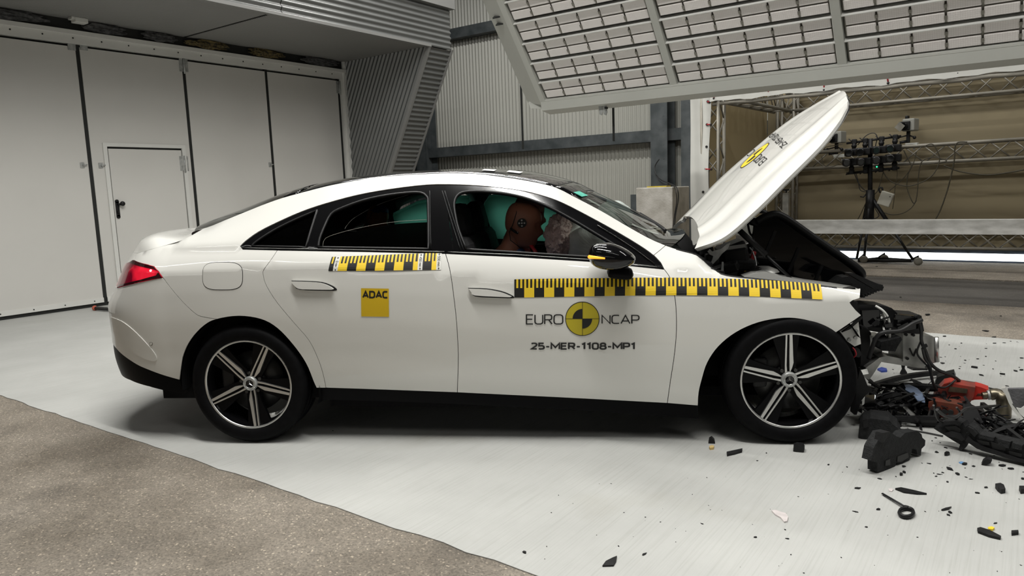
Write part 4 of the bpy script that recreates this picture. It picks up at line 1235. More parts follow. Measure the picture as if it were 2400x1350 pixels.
def stroke_text(body, bold=0.0, wid=0.11, gap=0.17):
    """outline pieces of each stroke; returns points normalised to the text box and faces"""
    w = wid + bold; vs = []; fs = []; x = 0.0
    for ch in body:
        adv, strokes = GLYPH[ch]
        for st in strokes:
            P = [Vector((x + a, b)) for a, b in st]
            P = [Vector((p.x, w/2 + p.y*(1-w))) for p in P]
            n = len(P); closed = (P[0]-P[-1]).length < 1e-6
            if closed: P = P[:-1]; n -= 1
            L = []; Rr = []
            for i in range(n):
                a = P[i-1] if (i > 0 or closed) else None; c = P[(i+1) % n] if (i < n-1 or closed) else None
                d1 = (P[i]-a).normalized() if a is not None else None; d2 = (c-P[i]).normalized() if c is not None else None
                if d1 is None: d1 = d2
                if d2 is None: d2 = d1
                n1 = Vector((-d1.y, d1.x)); n2 = Vector((-d2.y, d2.x)); m = n1 + n2
                if m.length < 0.3: m = n1
                m.normalize(); k = min(2.2, 1/max(0.3, m.dot(n1)))*w/2
                L.append(P[i] + m*k); Rr.append(P[i] - m*k)
            b0 = len(vs); vs += [(p.x, p.y) for p in L] + [(p.x, p.y) for p in Rr]
            for i in range(n if closed else n-1):
                j = (i+1) % n; fs.append((b0+n+i, b0+n+j, b0+j, b0+i))
        x += adv + gap + bold*0.6
    x0 = min(v[0] for v in vs); x1 = max(v[0] for v in vs); y0 = min(v[1] for v in vs); y1 = max(v[1] for v in vs)
    return [((a-x0)/(x1-x0), (b-y0)/(y1-y0)) for a, b in vs], fs
def surf_off(s_, z, off):
    p = side(s_, z); h = 2e-3
    n = (side(s_+h, z)-side(s_-h, z)).cross(side(s_, z+h)-side(s_, z-h)).normalized()
    return p + n*off
def letter(name, body, quad, m, parent, off=0.0026, bold=0.0, spacing=1.0, fm=None):
    vs, fs = stroke_text(body, bold)
    fm = fm or quad_map(quad)
    mb = MB(); mb.add([surf_off(*fm(a, b), off) for a, b in vs], fs)
    return mb.build(name, m, parent)
def rect(x0, y0, x1, y1): return [(x0, y1), (x1, y1), (x1, y0), (x0, y0)]
letter('lettering', 'EURO', rect(1232.5,736.5,1320.5,760.5), M['ink'], BODY_PARTS['fd'], spacing=1.06)
letter('lettering', 'NCAP', rect(1409.5,736.5,1499,760.5), M['ink'], BODY_PARTS['fd'], spacing=1.06)
letter('lettering', '25-MER-1108-MP1', rect(1241.5,801,1488,819.5), M['ink'], BODY_PARTS['fd'], bold=0.09)
# round target
def disc(cx, cy, r0, r1, a0, a1, m, off, name, parent, n=40):
    mb = MB(); vs = []; fs = []
    for k in range(n+1):
        a = lerp(a0, a1, k/n)
        for r in (r0, r1): vs.append(surf_off(*sz(cx + r*math.cos(a), cy - r*math.sin(a)), off))
    for k in range(n): fs.append((2*k, 2*k+1, 2*k+3, 2*k+2))
    mb.add(vs, fs); return mb.build(name, m, parent)
TG = disc(1365, 747, 0.01, 39.5, 0, 2*math.pi, M['yellow_olive'], 0.0014, 'target_sticker', BODY_PARTS['fd'])
disc(1365, 747, 38.6, 40.2, 0, 2*math.pi, M['ink'], 0.0020, 'target_ring', TG)
disc(1365, 747, 0.01, 23, math.pi/2, math.pi, M['ink'], 0.0020, 'target_quarter', TG, 12)
disc(1365, 747, 0.01, 23, -math.pi/2, 0, M['ink'], 0.0020, 'target_quarter', TG, 12)
for q in (rect(1364.5,707.5,1365.5,786.5), rect(1325.5,746.5,1404.5,747.5)):
    drape('target_line', [(k/8, (k+1)/8, 0, 1, 0) for k in range(8)], quad_map(q), M['ink'], TG, off=0.0022)
SQ = drape('square_sticker', [(k/4, (k+1)/4, 0, 1, 0) for k in range(4)], quad_map([(847,741.5),(912,742.5),(911.5,676.5),(846.5,675.5)]), M['amber_sq'], BODY_PARTS['rd'])
letter('lettering', 'ADAC', [(849.5,699),(908.5,699.5),(908.5,679.5),(849.5,679)], M['ink'], SQ, bold=0.11)
for (bx, body_t, tx) in ((330, '0 mm', 0), (1742, '450 mm', 0), (2047, '550 mm', 0)):
    # lettering runs down the white strips, with little arrows at both ends
    u0 = u(bx-22); u1 = u(bx+22)
    vs, fs = stroke_text(body_t, 0.03)
    mb = MB(); L0, L1 = (0.30, 0.70) if body_t == '0 mm' else (0.20, 0.80)
    mb.add([surf_off(*qm(lerp(u0, u1, b), lerp(L1, L0, a)), 0.0026) for a, b in vs], fs)
    for v0_, v1_ in ((0.86, 0.96), (0.04, 0.14)):
        uc = (u0+u1)/2; w = (u1-u0)/2
        arrow = [(uc-w*0.9, v0_+0.04), (uc+w*0.9, v0_+0.04), (uc, v1_)]
        mb.add([surf_off(*qm(a, b), 0.0026) for a, b in arrow], [(0, 1, 2)])
        mb.add([surf_off(*qm(a, b), 0.0026) for a, b in ((uc-w*0.25, v0_-0.02), (uc+w*0.25, v0_-0.02), (uc+w*0.25, v0_+0.05), (uc-w*0.25, v0_+0.05))], [(0, 1, 2, 3)])
    mb.build('lettering', M['ink'], RS)

# ---------------------------------------------------------------- door mirror
def mirror_shell():
    n, mseg = 28, 16
    vs = []; fs = []
    for i in range(mseg+1):
        v = -math.pi/2 + math.pi*i/mseg
        for k in range(n):
            a = 2*math.pi*k/n
            c = math.cos(v); 
            x = math.copysign(abs(math.cos(a)*c)**0.75, math.cos(a))
            y = math.copysign(abs(math.sin(a)*c)**0.8, math.sin(a))
            z = math.copysign(abs(math.sin(v))**0.85, math.sin(v))
            # blunt rear, tapering nose; flatter below
            X = x*0.112 + 0.012*(1-z*z); 
            taper = 1.0 - 0.38*max(0, x)**1.5
            Y = y*0.105*(1 - 0.1*x)
            Z = z*(0.070 if z > 0 else 0.060)*taper + 0.012*x*(-1)
            vs.append(Vector((X, Y, Z)))
    for i in range(mseg):
        for k in range(n):
            l = (k+1) % n; fs.append((i*n+k, i*n+l, (i+1)*n+l, (i+1)*n+k))
    return vs, fs
mc = cY(1429, 603, -1.0)
vs, fs = mirror_shell()
sig_pts = []
amber = emis('amber_signal', (1.0, 0.30, 0.02), 1.3)
for sgn in (1, -1):
    c = Vector((mc.x, mc.y, mc.z))
    mb = MB(); mb.add([(c.x+p.x, (c.y+p.y)*sgn, c.z+p.z) for p in vs], fs if sgn > 0 else [f[::-1] for f in fs], smooth=True)
    MR = mb.build('door_mirror', M['gloss_black'], CAR)
    mb = MB()
    st = [(c.x+0.035, c.y+0.03, c.z-0.045), (c.x+0.030, c.y+0.06, c.z-0.082), (c.x+0.020, c.y+0.105, c.z-0.105)]
    mb.cbox((c.x+0.050, (c.y+0.055)*sgn, c.z-0.082), (0.125, 0.13, 0.055), 0, Matrix.Rotation(0.12, 3, 'Y'), bev=0.024)
    mb.build('mirror_foot', M['sill'], MR)
    mb = MB()
    pts = []
    if sgn > 0:
        bvh = BVHTree.FromPolygons([(c.x+p.x, c.y+p.y, c.z+p.z) for p in vs], fs)
        for k in range(15):
            t = k/14; hit = bvh.ray_cast(cCAM, cray(lerp(1375.5, 1418, t), 601.5 + 4.0*t).normalized())[0]
            if hit is not None: sig_pts.append(hit)
    pts = sig_pts
    if len(pts) > 2:
        mb.tube([(p.x, p.y*sgn, p.z) for p in pts], [0.0095*(0.75 - 0.55*i/(len(pts)-1)) + 0.002 for i in range(len(pts))], 8)
        mb.build('turn_signal', amber if sgn > 0 else M['plastic'], MR)
# ---------------------------------------------------------------- raised bonnet
HN = [(1628,583,-.70),(1690,560,-.735),(1772,492,-.74),(1845,419,-.72),(1915,349.5,-.665),(1961,293,-.52),(1986,252,-.26)]
HF = [(1574,535,.70),(1618,489,.735),(1683,422,.74),(1762,352,.72),(1850,281,.665),(1915,242.5,.52),(1955,226.5,.26)]
HP = [0, .15, .35, .55, .75, .9, 1.0]
hn = [cY(a, b, y) for a, b, y in HN]; hf = [cY(a, b, y) for a, b, y in HF]
def along(run, p):
    return Vector([table([(HP[i], run[i][k]) for i in range(7)], p) for k in range(3)])
def hood(p, q):
    pp = min(1.0, p)
    a = along(hn, pp); b = along(hf, pp); c = (a+b)*0.5; h = (b-a)*0.5
    d = (along(hn, min(1, pp+.02)) + along(hf, min(1, pp+.02)) - along(hn, max(0, pp-.02)) - along(hf, max(0, pp-.02))).normalized()
    n = h.cross(d).normalized()
    if n.z < 0: n = -n
    crown = 0.060*(1-abs(q)**2.0)*(0.55+0.45*math.sin(math.pi*min(1, pp*0.9+0.1)))
    ridge = 0.010*math.exp(-((abs(q)-0.52)/0.07)**2) - 0.008*math.exp(-((abs(q)-0.66)/0.08)**2)
    tip = 0.05*(1-q*q)*max(0, (pp-0.8)/0.2)**2
    return c + h*q + n*(crown + ridge) + d*tip
def p_start(q): return 0.115*(1-abs(q)**2.4)
def hood_pq(p, q): return hood(p_start(q) + p*(1-p_start(q)), q)
mb = MB(); n, W = 40, 37; vs = []
for i in range(n+1):
    for j in range(W): vs.append(hood_pq(i/n, -1+2*j/(W-1)))
fs = [(i*W+j, i*W+j+1, (i+1)*W+j+1, (i+1)*W+j) for i in range(n) for j in range(W-1)]
nn = (vs[1]-vs[0]).cross(vs[W]-vs[0])
ctr = hood(0.5, 0); c1 = hood(0.55, 0); c2 = hood(0.5, 0.1)
hnrm = (c2-ctr).cross(c1-ctr).normalized(); hnrm = hnrm if hnrm.z > 0 else -hnrm
mb.add(vs, fs, 0, True)
# turned-down flange and the dark inner structure
rim = [j for j in range(W)] + [i*W+W-1 for i in range(1, n+1)] + [n*W+j for j in range(W-2, -1, -1)] + [i*W for i in range(n-1, 0, -1)]
b = len(vs)
cen = sum(vs, Vector())/len(vs)
inn = []
for r in rim:
    p = vs[r]; inn.append(p - hnrm*0.022 + (cen-p).normalized()*0.004)
mb.add([vs[r] for r in rim] + inn, [(k, len(rim)+k, len(rim)+(k+1) % len(rim), (k+1) % len(rim)) for k in range(len(rim))], 0)
HOOD = mb.build('bonnet', [M['paint']], CAR)
mb = MB(); mb.add([p - hnrm*0.018 for p in vs], [f[::-1] for f in fs], 0, True); mb.build('bonnet_liner', M['plastic'], HOOD)
# print on the bonnet (reads from the front of the car)
def find_pq(px, py):
    best = (1e9, 0, 0)
    for i in range(61):
        for j in range(61):
            p, q = i/60, -1+2*j/60; a = cproj(hood(p, q)); d = (a[0]-px)**2+(a[1]-py)**2
            if d < best[0]: best = (d, p, q)
    return best[1], best[2]
def hood_off(p, q, off):
    h = 0.004; n = (hood(p, q+h)-hood(p, q-h)).cross(hood(p+h, q)-hood(p-h, q)).normalized()
    if n.z < 0: n = -n
    return hood(p, q) + n*off
tp0, tq0 = find_pq(1767, 368)
LP = (hood(0.6, 0)-hood(0.4, 0)).length/0.2; LQ = 0.72
r_t = 0.105
def hdisc(r0, r1, a0, a1, m, off, name, par, n=36):
    mb = MB(); vs = []; fs = []
    for k in range(n+1):
        a = lerp(a0, a1, k/n)
        for r in (r0, r1): vs.append(hood_off(tp0 - r*math.sin(a)/LP, tq0 + r*math.cos(a)/LQ, off))
    for k in range(n): fs.append((2*k, 2*k+1, 2*k+3, 2*k+2))
    mb.add(vs, fs); return mb.build(name, m, par)
ht = hdisc(0.001, r_t, 0, 2*math.pi, M['yellow'], 0.002, 'target_sticker', HOOD)
hdisc(r_t-0.004, r_t+0.002, 0, 2*math.pi, M['ink'], 0.0026, 'target_ring', ht)
hdisc(0.001, r_t*0.58, math.pi/2, math.pi, M['ink'], 0.0026, 'target_quarter', ht, 10)
hdisc(0.001, r_t*0.58, -math.pi/2, 0, M['ink'], 0.0026, 'target_quarter', ht, 10)
def hood_text(body, q0, q1, pc, hgt, bold=0.0):
    vs, fs = stroke_text(body, bold)
    mb = MB(); mb.add([hood_off(pc - (b-0.5)*hgt/LP, lerp(q0, q1, a), 0.0026) for a, b in vs], fs)
    return mb.build('lettering', M['ink'], HOOD)
hood_text('EURO', tq0 - (r_t+0.25)/LQ, tq0 - (r_t+0.012)/LQ, tp0, 0.062, 0.010)
hood_text('NCAP', tq0 + (r_t+0.012)/LQ, tq0 + (r_t+0.25)/LQ, tp0, 0.062, 0.010)
n_p, n_q = find_pq(1819, 328)
hood_text('25-MER-1108-MP1', n_q - 0.33/LQ, n_q + 0.33/LQ, n_p, 0.05, 0.03)

# ---------------------------------------------------------------- engine bay
def pxprism(name, poly, y0, y1, m, parent=None):
    P = [cY(a, b, y0) for a, b in poly]
    mb = MB(); mb.prism([(p.x, p.z) for p in P], y0, y1, lambda a, b, t: Vector((a, t, b)))
    return mb.build(name, m, parent or CAR)
def cyt(pts): return [cY(a, b, y) for a, b, y in pts]
def ctube(name, pts, r, m, parent=None, n=8, sm=5):
    mb = MB(); mb.tube(smooth_pts(cyt(pts), sm), r, n); return mb.build(name, m, parent or CAR)
mb = MB()
mb.box((2.33, -0.66, 0.40), (2.75, 0.66, 0.76)); mb.box((2.30, -0.72, 0.50), (2.45, 0.72, 0.90), bev=0.02)
mb.build('firewall', M['dark'], CAR)
# small torn bits hanging in the nose
rz_ = random.Random(3)
for k in range(11):
    p = cY(rz_.uniform(2022, 2150), rz_.uniform(738, 774), -0.50 - rz_.uniform(0, 0.02)); mb = MB(); mb.cbox(p, (rz_.uniform(.012, .05), .012, rz_.uniform(.008, .03)), 0, Matrix.Rotation(rz_.uniform(-.8, .8), 3, 'Y'), bev=0.002); mb.build('nose_clip', M[rz_.choice(('plastic', 'plastic_rough', 'gloss_black'))], CAR)
mb = MB(); mb.box((2.40, -0.60, 0.55), (3.20, 0.62, 0.66)); mb.box((2.48, -0.52, 0.60), (2.80, -0.12, 0.755), bev=0.02); mb.box((2.55, 0.0, 0.6), (2.9, 0.5, 0.80), bev=0.03)
mb.build('motor_cover', M['plastic'], CAR)
# cowl under the windscreen with wipers
mb = MB(); P = [top_pt(x_cowl, (-1+2*j/14)*0.84, bulf(x_cowl)) - Vector((0, 0, 0.008)) for j in range(15)]
vs = [p + Vector((0.0, 0, 0.0)) for p in P] + [p + Vector((0.04, 0, -0.05)) for p in P] + [p + Vector((0.06, 0, -0.16)) for p in P]
mb.add(vs, [(a*15+j, (a+1)*15+j, (a+1)*15+j+1, a*15+j+1) for a in range(2) for j in range(14)], 0, True); mb.build('cowl', M['dark'], CAR)
for k in range(7):
    y = -0.6 + k*0.17; mb = MB(); mb.cbox((2.46, y, 0.905 + 0.03*math.sin(k)), (0.07, 0.06, 0.05), bev=0.01); mb.build('cowl_clip', M['plastic'], CAR)
ctube('wiper_arm', [(1560,540,-.3),(1530,519,-.1),(1480,492,.15)], 0.008, M['plastic'])
ctube('wiper_arm', [(1577,552,.1),(1550,531,.3),(1500,500,.5)], 0.008, M['plastic'])
# bonnet hinge, inner wing rail, gas strut
pxprism('bonnet_hinge', [(1655,622),(1668,612),(1672,600),(1664,597),(1659,590),(1664,584),(1670,590),(1690,583),(1703,572),(1712,569),(1706,583),(1692,595),(1684,606),(1672,618),(1662,626)], -0.64, -0.625, M['zinc'])
pxprism('inner_wing_rail', [(1745,649),(1770,641),(1800,639),(1840,649),(1900,660),(1960,668),(2010,676),(2010,684),(1940,678),(1850,666),(1760,656)], -0.70, -0.60, M['paint'])
pxprism('inner_wing_rail', [(1700,578),(1745,580),(1770,585),(1768,592),(1742,588),(1700,585)], 0.60, 0.70, M['paint'])
mb = MB(); a, b = cY(1722, 530, -0.60), cY(1856, 655, -0.66)
mb.tube([a, lerp(a, b, 0.55)], 0.016, 10); mb.tube([lerp(a, b, 0.55), b], 0.008, 8); mb.build('gas_strut', M['plastic'], CAR)
for (px, py, y, d, m) in ((1725,600,-.4,(.13,.2,.10),'plastic'), (1690,610,-.2,(.18,.2,.10),'plastic'), (1745,620,-.45,(.10,.14,.06),'plastic_rough'), (1715,592,.1,(.16,.2,.12),'plastic'), (1757,640,-.5,(.12,.10,.04),'plastic'), (1700,630,-.55,(.14,.10,.05),'plastic')):
    p = cY(px, py, y); mb = MB(); mb.cbox(p, d, 0, Matrix.Rotation(rng.uniform(-.4, .4), 3, 'Y') @ Matrix.Rotation(rng.uniform(-.3, .3), 3, 'Z'), bev=0.012); mb.build('bay_component', M[m], CAR)
p = cY(1764, 600, -.35); mb = MB(); mb.cbox(p, (0.022, 0.03, 0.055), 0, Matrix.Rotation(0.3, 3, 'Y'), bev=0.004); mb.build('red_connector', mat('red_plastic', (0.35, 0.01, 0.012), 0.4, var=0.1), CAR)
p = cY(1747, 635, -.5); mb = MB(); mb.cbox(p, (0.018, 0.03, 0.026), bev=0.004); mb.build('yellow_connector', M['yellow'], CAR)
ctube('hose', [(1712,620,-.45),(1740,618,-.45),(1760,628,-.45),(1772,624,-.42),(1770,608,-.4),(1764,590,-.38)], 0.004, M['zinc'], n=6)
ctube('hose', [(1725,585,-.3),(1745,600,-.35),(1755,618,-.4),(1740,610,-.42)], 0.008, M['cable'], n=6)
ctube('hose', [(1752,520,.1),(1757,545,.05),(1766,560,.0),(1762,590,-.1)], 0.007, M['cable'], n=6)
ctube('washer_hose', [(1757,580,-.2),(1768,596,-.25),(1770,615,-.3),(1755,622,-.35)], 0.004, M['zinc'], n=6)
for (pts) in ([(1690,636),(1692,614),(1696,614),(1696,636)],): pxprism('rubber_stop', pts, -0.66, -0.65, M['zinc'])
pxprism('rubber_stop', [(1681,648),(1680,634),(1698,636),(1699,650)], -0.74, -0.70, M['plastic'])
p = cY(1790, 637, -.5); mb = MB(); mb.lathe([(0, 0.03), (0.03, 0.03), (0.07, 0.012), (0.08, 0.0)], 24, M=Matrix.Translation(p)); mb.build('strut_mount', M['alu'], CAR)
# bonnet shut-line seal along the wing
skin('shut_seal', clean([(q[0], q[1]-0.004) for q in edge_run(fender_rear_top[0]+0.05, f_tip[-1][0]-0.12, 30)] + [(q[0], q[1]+0.002) for q in edge_run(fender_rear_top[0]+0.05, f_tip[-1][0]-0.12, 30)][::-1]), side, M['plastic'], step=0.05, off=0.0006, thick=0.006, gap=0)
# black front storage tub thrown up against the bonnet
tub = [(1764,562),(1768,530),(1784,512),(1808,504),(1832,506),(2006,626),(2020,642),(2016,654),(1990,668),(1950,672),(1870,662),(1790,640),(1770,600)]
TUB = pxprism('front_storage_tub', tub, 0.0, 0.52, M['gloss_black'])
rimp = smooth_pts(cyt([(1772,520,-.02),(1800,505,-.03),(1832,506,-.03),(1900,552,-.03),(1970,600,-.03),(2008,627,-.03),(2021,644,-.02),(2010,660,0)]), 6)
mb = MB(); mb.tube(rimp, 0.022, 10); mb.build('tub_rim', M['plastic'], TUB)
rimp2 = [p + Vector((0.02, 0.55, 0.0)) for p in rimp]
mb = MB(); mb.tube(rimp2, 0.022, 10); mb.tube([rimp[-1], rimp2[-1]], 0.022, 10); mb.tube([rimp[0], rimp2[0]], 0.022, 10); mb.build('tub_rim', M['plastic'], TUB)
for (u0) in ((1815, 540), (1870, 580), (1925, 620)):
    pxprism('tub_rib', [(u0[0], u0[1]), (u0[0]+6, u0[1]+2), (u0[0]-18, u0[1]+60), (u0[0]-24, u0[1]+56)], -0.012, 0.02, M['plastic'], TUB)
# torn lock carrier hanging over the nose
pxprism('lock_carrier', [(1955,665),(1975,650),(1990,648),(2020,660),(2070,668),(2066,678),(2040,690),(2020,698),(2017,680),(1990,672)], -0.35, -0.24, M['plastic_rough'])
pxprism('lock_carrier_rail', [(1985,640),(2000,640),(2072,672),(2068,682),(2050,678)], -0.45, -0.40, M['plastic'])
for k in range(6):
    x0 = 2022+k*7; pxprism('carrier_rib', [(x0, 692-k*2.0), (x0+4, 690-k*2.0), (x0+6, 697-k*3), (x0+2, 698-k*3)], -0.46, -0.44, M['plastic'])
pxprism('bonnet_stop', [(1985,678),(2004,674),(2010,690),(1994,694),(1986,690)], -0.80, -0.74, M['plastic'])
# ---- exposed front structure
pxprism('headlamp_bracket', [(1968,776),(1990,762),(2012,752),(2018,806),(2003,812),(1986,800)], -0.775, -0.76, M['paint'])
for (px, py) in ((1996,768),(2006,792),(1991,797),(2008,776)):
    p = cY(px, py, -0.783); mb = MB(); mb.cyl(p, p + Vector((0, 0.012, 0)), 0.009, 8); mb.build('bracket_bolt', M['zinc'], CAR)
pxprism('wing_strut', [(1974,779),(1990,767),(2020,741),(2023,745),(1992,772)], -0.79, -0.775, M['plastic'])
pxprism('headlamp_remnant', [(1992,709),(2000,703),(2006,716),(2012,735),(2000,722)], -0.80, -0.5, M['plastic'])
pxprism('front_module_housing', [(2005,725),(2010,716),(2038,714),(2075,717),(2090,722),(2105,736),(2160,740),(2163,760),(2166,775),(2160,783),(2120,781),(2060,779),(2020,772),(2012,745)], -0.45, -0.30, M['plastic'])
mb = MB(); mb.box((3.22, -0.28, 0.22), (3.40, 0.55, 0.44), bev=0.02); mb.build('radiator_pack', M['plastic'], CAR)
pxprism('front_module_cover', [(2104,742),(2112,738),(2150,742),(2152,770),(2120,776),(2104,770)], -0.50, -0.45, M['gloss_black'])
pxprism('front_module_cover', [(2020,728),(2060,726),(2064,768),(2024,766)], -0.48, -0.45, M['gloss_black'])
pxprism('front_upright', [(2016,770),(2036,770),(2040,800),(2036,850),(2016,880),(2018,820)], -0.40, -0.30, M['plastic'])
pxprism('crash_beam_end', [(2036,788),(2066,786),(2068,832),(2038,836)], -0.30, -0.20, M['alu'])
pxprism('crash_box', [(2116,780),(2160,784),(2164,852),(2150,858),(2117,848)], -0.42, -0.22, M['alu'])
pxprism('crash_box_face', [(2160,786),(2186,788),(2198,796),(2199,848),(2186,852),(2164,850)], -0.20, 0.02, M['alu'])
mb = MB(); mb.tube(cyt([(2194,790,-.24),(2196,848,-.24)]), 0.013, 12); mb.build('crash_box_tube', M['silver'], CAR)
mb = MB()
for q in ([(2140,835),(2148,817),(2151,818),(2143,836)], [(2131,818),(2139,834),(2141,833),(2134,816)]): pxprism('fold_line', q, -0.425, -0.419, M['plastic'])
for (px, py) in ((2123,784),(2140,785),(2126,840)):
    p = cY(px, py, -0.425); mb = MB(); mb.cyl(p, p + Vector((0, -0.008, 0)), 0.008, 8); mb.build('box_bolt', M['plastic'], CAR)
pxprism('lower_rail', [(2062,838),(2080,834),(2168,852),(2168,863),(2150,862),(2068,849)], -0.40, -0.30, M['alu'])
pxprism('lower_arm', [(2022,882),(2030,862),(2062,838),(2070,842),(2042,884),(2036,890)], -0.44, -0.38, M['alu'])
pxprism('lower_arm', [(2026,836),(2062,836),(2062,850),(2040,866),(2020,868)], -0.36, -0.28, M['alu'])
pxprism('foam_block', [(2063,816),(2066,802),(2090,795),(2112,790),(2114,796),(2104,812),(2098,824),(2068,822)], -0.52, -0.40, M['foam'])
ctube('clear_hose', [(2052,717,-.48),(2068,727,-.5),(2080,742,-.5),(2085,762,-.5),(2085,795,-.48)], 0.0065, M['sticker_white'])
pxprism('crumpled_foil', [(2063,738),(2072,732),(2080,745),(2078,765),(2084,780),(2078,790),(2070,775),(2066,755)], -0.47, -0.44, M['chrome'])
ctube('wiring_loom', [(2160,750,-.52),(2140,758,-.54),(2110,775,-.55),(2072,779,-.55),(2055,790,-.54),(2044,815,-.52),(2036,840,-.5)], 0.0115, M['cable'])
ctube('wiring_loom', [(2152,752,-.5),(2159,775,-.52),(2160,800,-.52),(2170,825,-.52),(2180,850,-.52),(2200,868,-.5),(2230,880,-.45),(2248,892,-.4)], 0.009, M['cable'])
ctube('wiring_loom', [(2162,815,-.53),(2168,840,-.53),(2180,860,-.52),(2186,895,-.5),(2196,915,-.48)], 0.007, M['cable'])
ctube('wiring_loom', [(2158,800,-.5),(2150,830,-.5),(2176,862,-.5),(2188,900,-.48),(2215,908,-.46),(2240,890,-.45)], 0.005, M['cable'])
pxprism('cable_clip', [(2160,812),(2172,806),(2175,812),(2166,818)], -0.54, -0.53, M['plastic'])
pxprism('headlamp_wire_block', [(2002,824),(2014,818),(2020,830),(2014,838),(2004,836)], -0.66, -0.62, M['plastic'])
ctube('red_wire', [(1998,815,-.68),(2004,822,-.69),(2006,832,-.69),(2000,838,-.68)], 0.004, M['red_cord'], n=6)
pxprism('steering_joint', [(2014,868),(2032,864),(2036,876),(2016,880)], -0.62, -0.56, M['chrome'])
pxprism('wheel_house_shield', [(2016,864),(2024,880),(2034,905),(2046,914),(2030,925),(2018,940),(2008,972),(2002,972),(2008,900)], -0.66, -0.60, M['plastic'])

# ---------------------------------------------------------------- cabin
mb = MB()
mb.box((-0.55, -0.80, 0.22), (2.35, 0.80, 0.30)); mb.build('cabin_floor', M['dark'], CAR)
mb = MB()
mb.box((0.30, -0.80, 0.30), (2.3, -0.76, 0.90)); mb.box((0.30, 0.76, 0.30), (2.3, 0.80, 0.90)); mb.box((-0.55, -0.74, 0.30), (0.3, -0.70, 0.93)); mb.box((-0.55, 0.70, 0.30), (0.3, 0.74, 0.93)); mb.build('door_lining', M['dark'], CAR)
loft('headliner', -0.25, x_hdr + 0.10, M['dark'], bulf, n=14, off=-0.022, thick=0.01)
loft('parcel_shelf', -0.75, -0.20, M['dark'], lambda a: 0, n=4, off=-0.12, thick=0.01)
mb = MB(); mb.box((-0.70, -0.68, 0.4), (-0.30, 0.68, 0.98)); mb.build('boot_bulkhead', M['dark'], CAR)
mb = MB(); mb.box((1.98, -0.74, 0.55), (2.32, 0.74, 0.845), bev=0.05); mb.box((1.95, -0.70, 0.62), (2.0, 0.70, 0.80), bev=0.02); mb.build('dashboard', M['dark'], CAR)
def seat(x, y, w, name='front_seat'):
    mb = MB()
    R = Matrix.Rotation(math.radians(-14), 3, 'Y')
    mb.cbox((x+0.28, y, 0.50), (0.52, w, 0.16), bev=0.05); mb.cbox((x-0.02, y, 0.76), (0.14, w*0.94, 0.60), 0, R, bev=0.055)
    o = mb.build(name, M['seat'], CAR)
    mb = MB(); mb.cbox((x-0.105, y, 1.135), (0.10, w*0.55, 0.20), 0, R, bev=0.045); mb.cyl((x-0.09, y-0.06, 0.98), (x-0.10, y-0.06, 1.08), 0.008, 8); mb.cyl((x-0.09, y+0.06, 0.98), (x-0.10, y+0.06, 1.08), 0.008, 8)
    mb.build('headrest', M['seat'], o)
    return o
seat(1.20, -0.37, 0.50); seat(1.18, 0.37, 0.50)
mb = MB(); mb.cbox((0.45, 0, 0.50), (0.50, 1.25, 0.18), bev=0.05); mb.cbox((0.10, 0, 0.78), (0.16, 1.25, 0.60), 0, Matrix.Rotation(math.radians(-20), 3, 'Y'), bev=0.06); RB = mb.build('rear_bench', M['seat'], CAR)
for y in (-0.37, 0.37):
    mb = MB(); mb.cbox((0.0, y, 1.09), (0.10, 0.27, 0.14), 0, Matrix.Rotation(math.radians(-20), 3, 'Y'), bev=0.04); mb.build('headrest', M['seat'], RB)
# steering wheel (left-hand drive)
mb = MB(); Mt = Matrix.Translation((1.78, 0.37, 0.86)) @ Matrix.Rotation(math.radians(65), 4, 'Y')
mb.tube([Mt @ Vector((0.18*math.cos(a*math.pi/16), 0.18*math.sin(a*math.pi/16), 0)) for a in range(32)], 0.016, 8, closed=True); mb.tube([Mt @ Vector((-0.18, 0, 0)), Mt @ Vector((0.18, 0, 0))], 0.014, 6); mb.build('steering_wheel', M['plastic'], CAR)
# airbags
def cloth_mat(name, col, trans=0.3, sc=5.0, fine=22.0, bump=0.9):
    m = mat(name, col, 0.55)
    nt, b = nodes_of(m)
    tc = nt.nodes.new('ShaderNodeTexCoord'); n1 = nt.nodes.new('ShaderNodeTexNoise'); n1.inputs['Scale'].default_value = sc; n1.inputs['Detail'].default_value = 5; n1.inputs['Distortion'].default_value = 1.2
    nt.links.new(tc.outputs['Object'], n1.inputs['Vector'])
    bp = nt.nodes.new('ShaderNodeBump'); bp.inputs['Strength'].default_value = bump; bp.inputs['Distance'].default_value = 0.03
    nt.links.new(n1.outputs['Fac'], bp.inputs['Height']); nt.links.new(bp.outputs[0], b.inputs['Normal'])
    if trans:
        out = nt.nodes['Material Output']; tl = nt.nodes.new('ShaderNodeBsdfTranslucent'); tl.inputs[0].default_value = (*col, 1)
        mx = nt.nodes.new('ShaderNodeMixShader'); mx.inputs[0].default_value = trans
        nt.links.new(b.outputs[0], mx.inputs[1]); nt.links.new(tl.outputs[0], mx.inputs[2]); nt.links.new(mx.outputs[0], out.inputs[0])
    return m
teal = cloth_mat('teal_airbag_cloth', (0.34, 0.66, 0.58), 0.5, 3.0, bump=0.4)
pink = cloth_mat('pink_foil', (0.88, 0.66, 0.61), 0.15, 30.0, bump=1.0)
greybag = cloth_mat('grey_airbag_cloth', (0.62, 0.62, 0.58), 0.2, 8.0, bump=0.8)
def curtain(poly, yoff):
    return skin('curtain_airbag', clean(SZ(poly)), side, teal, mirror=True, step=0.05, off=-yoff, thick=0.03, gap=0)
curtain([(1062,590),(1052,470),(1075,444),(1130,440),(1200,447),(1290,475),(1380,527),(1440,567),(1475,600),(1470,610),(1376,608),(1210,599)], 0.07)
curtain([(740,588),(760,500),(850,462),(950,445),(1012,446),(1016,592)], 0.07)
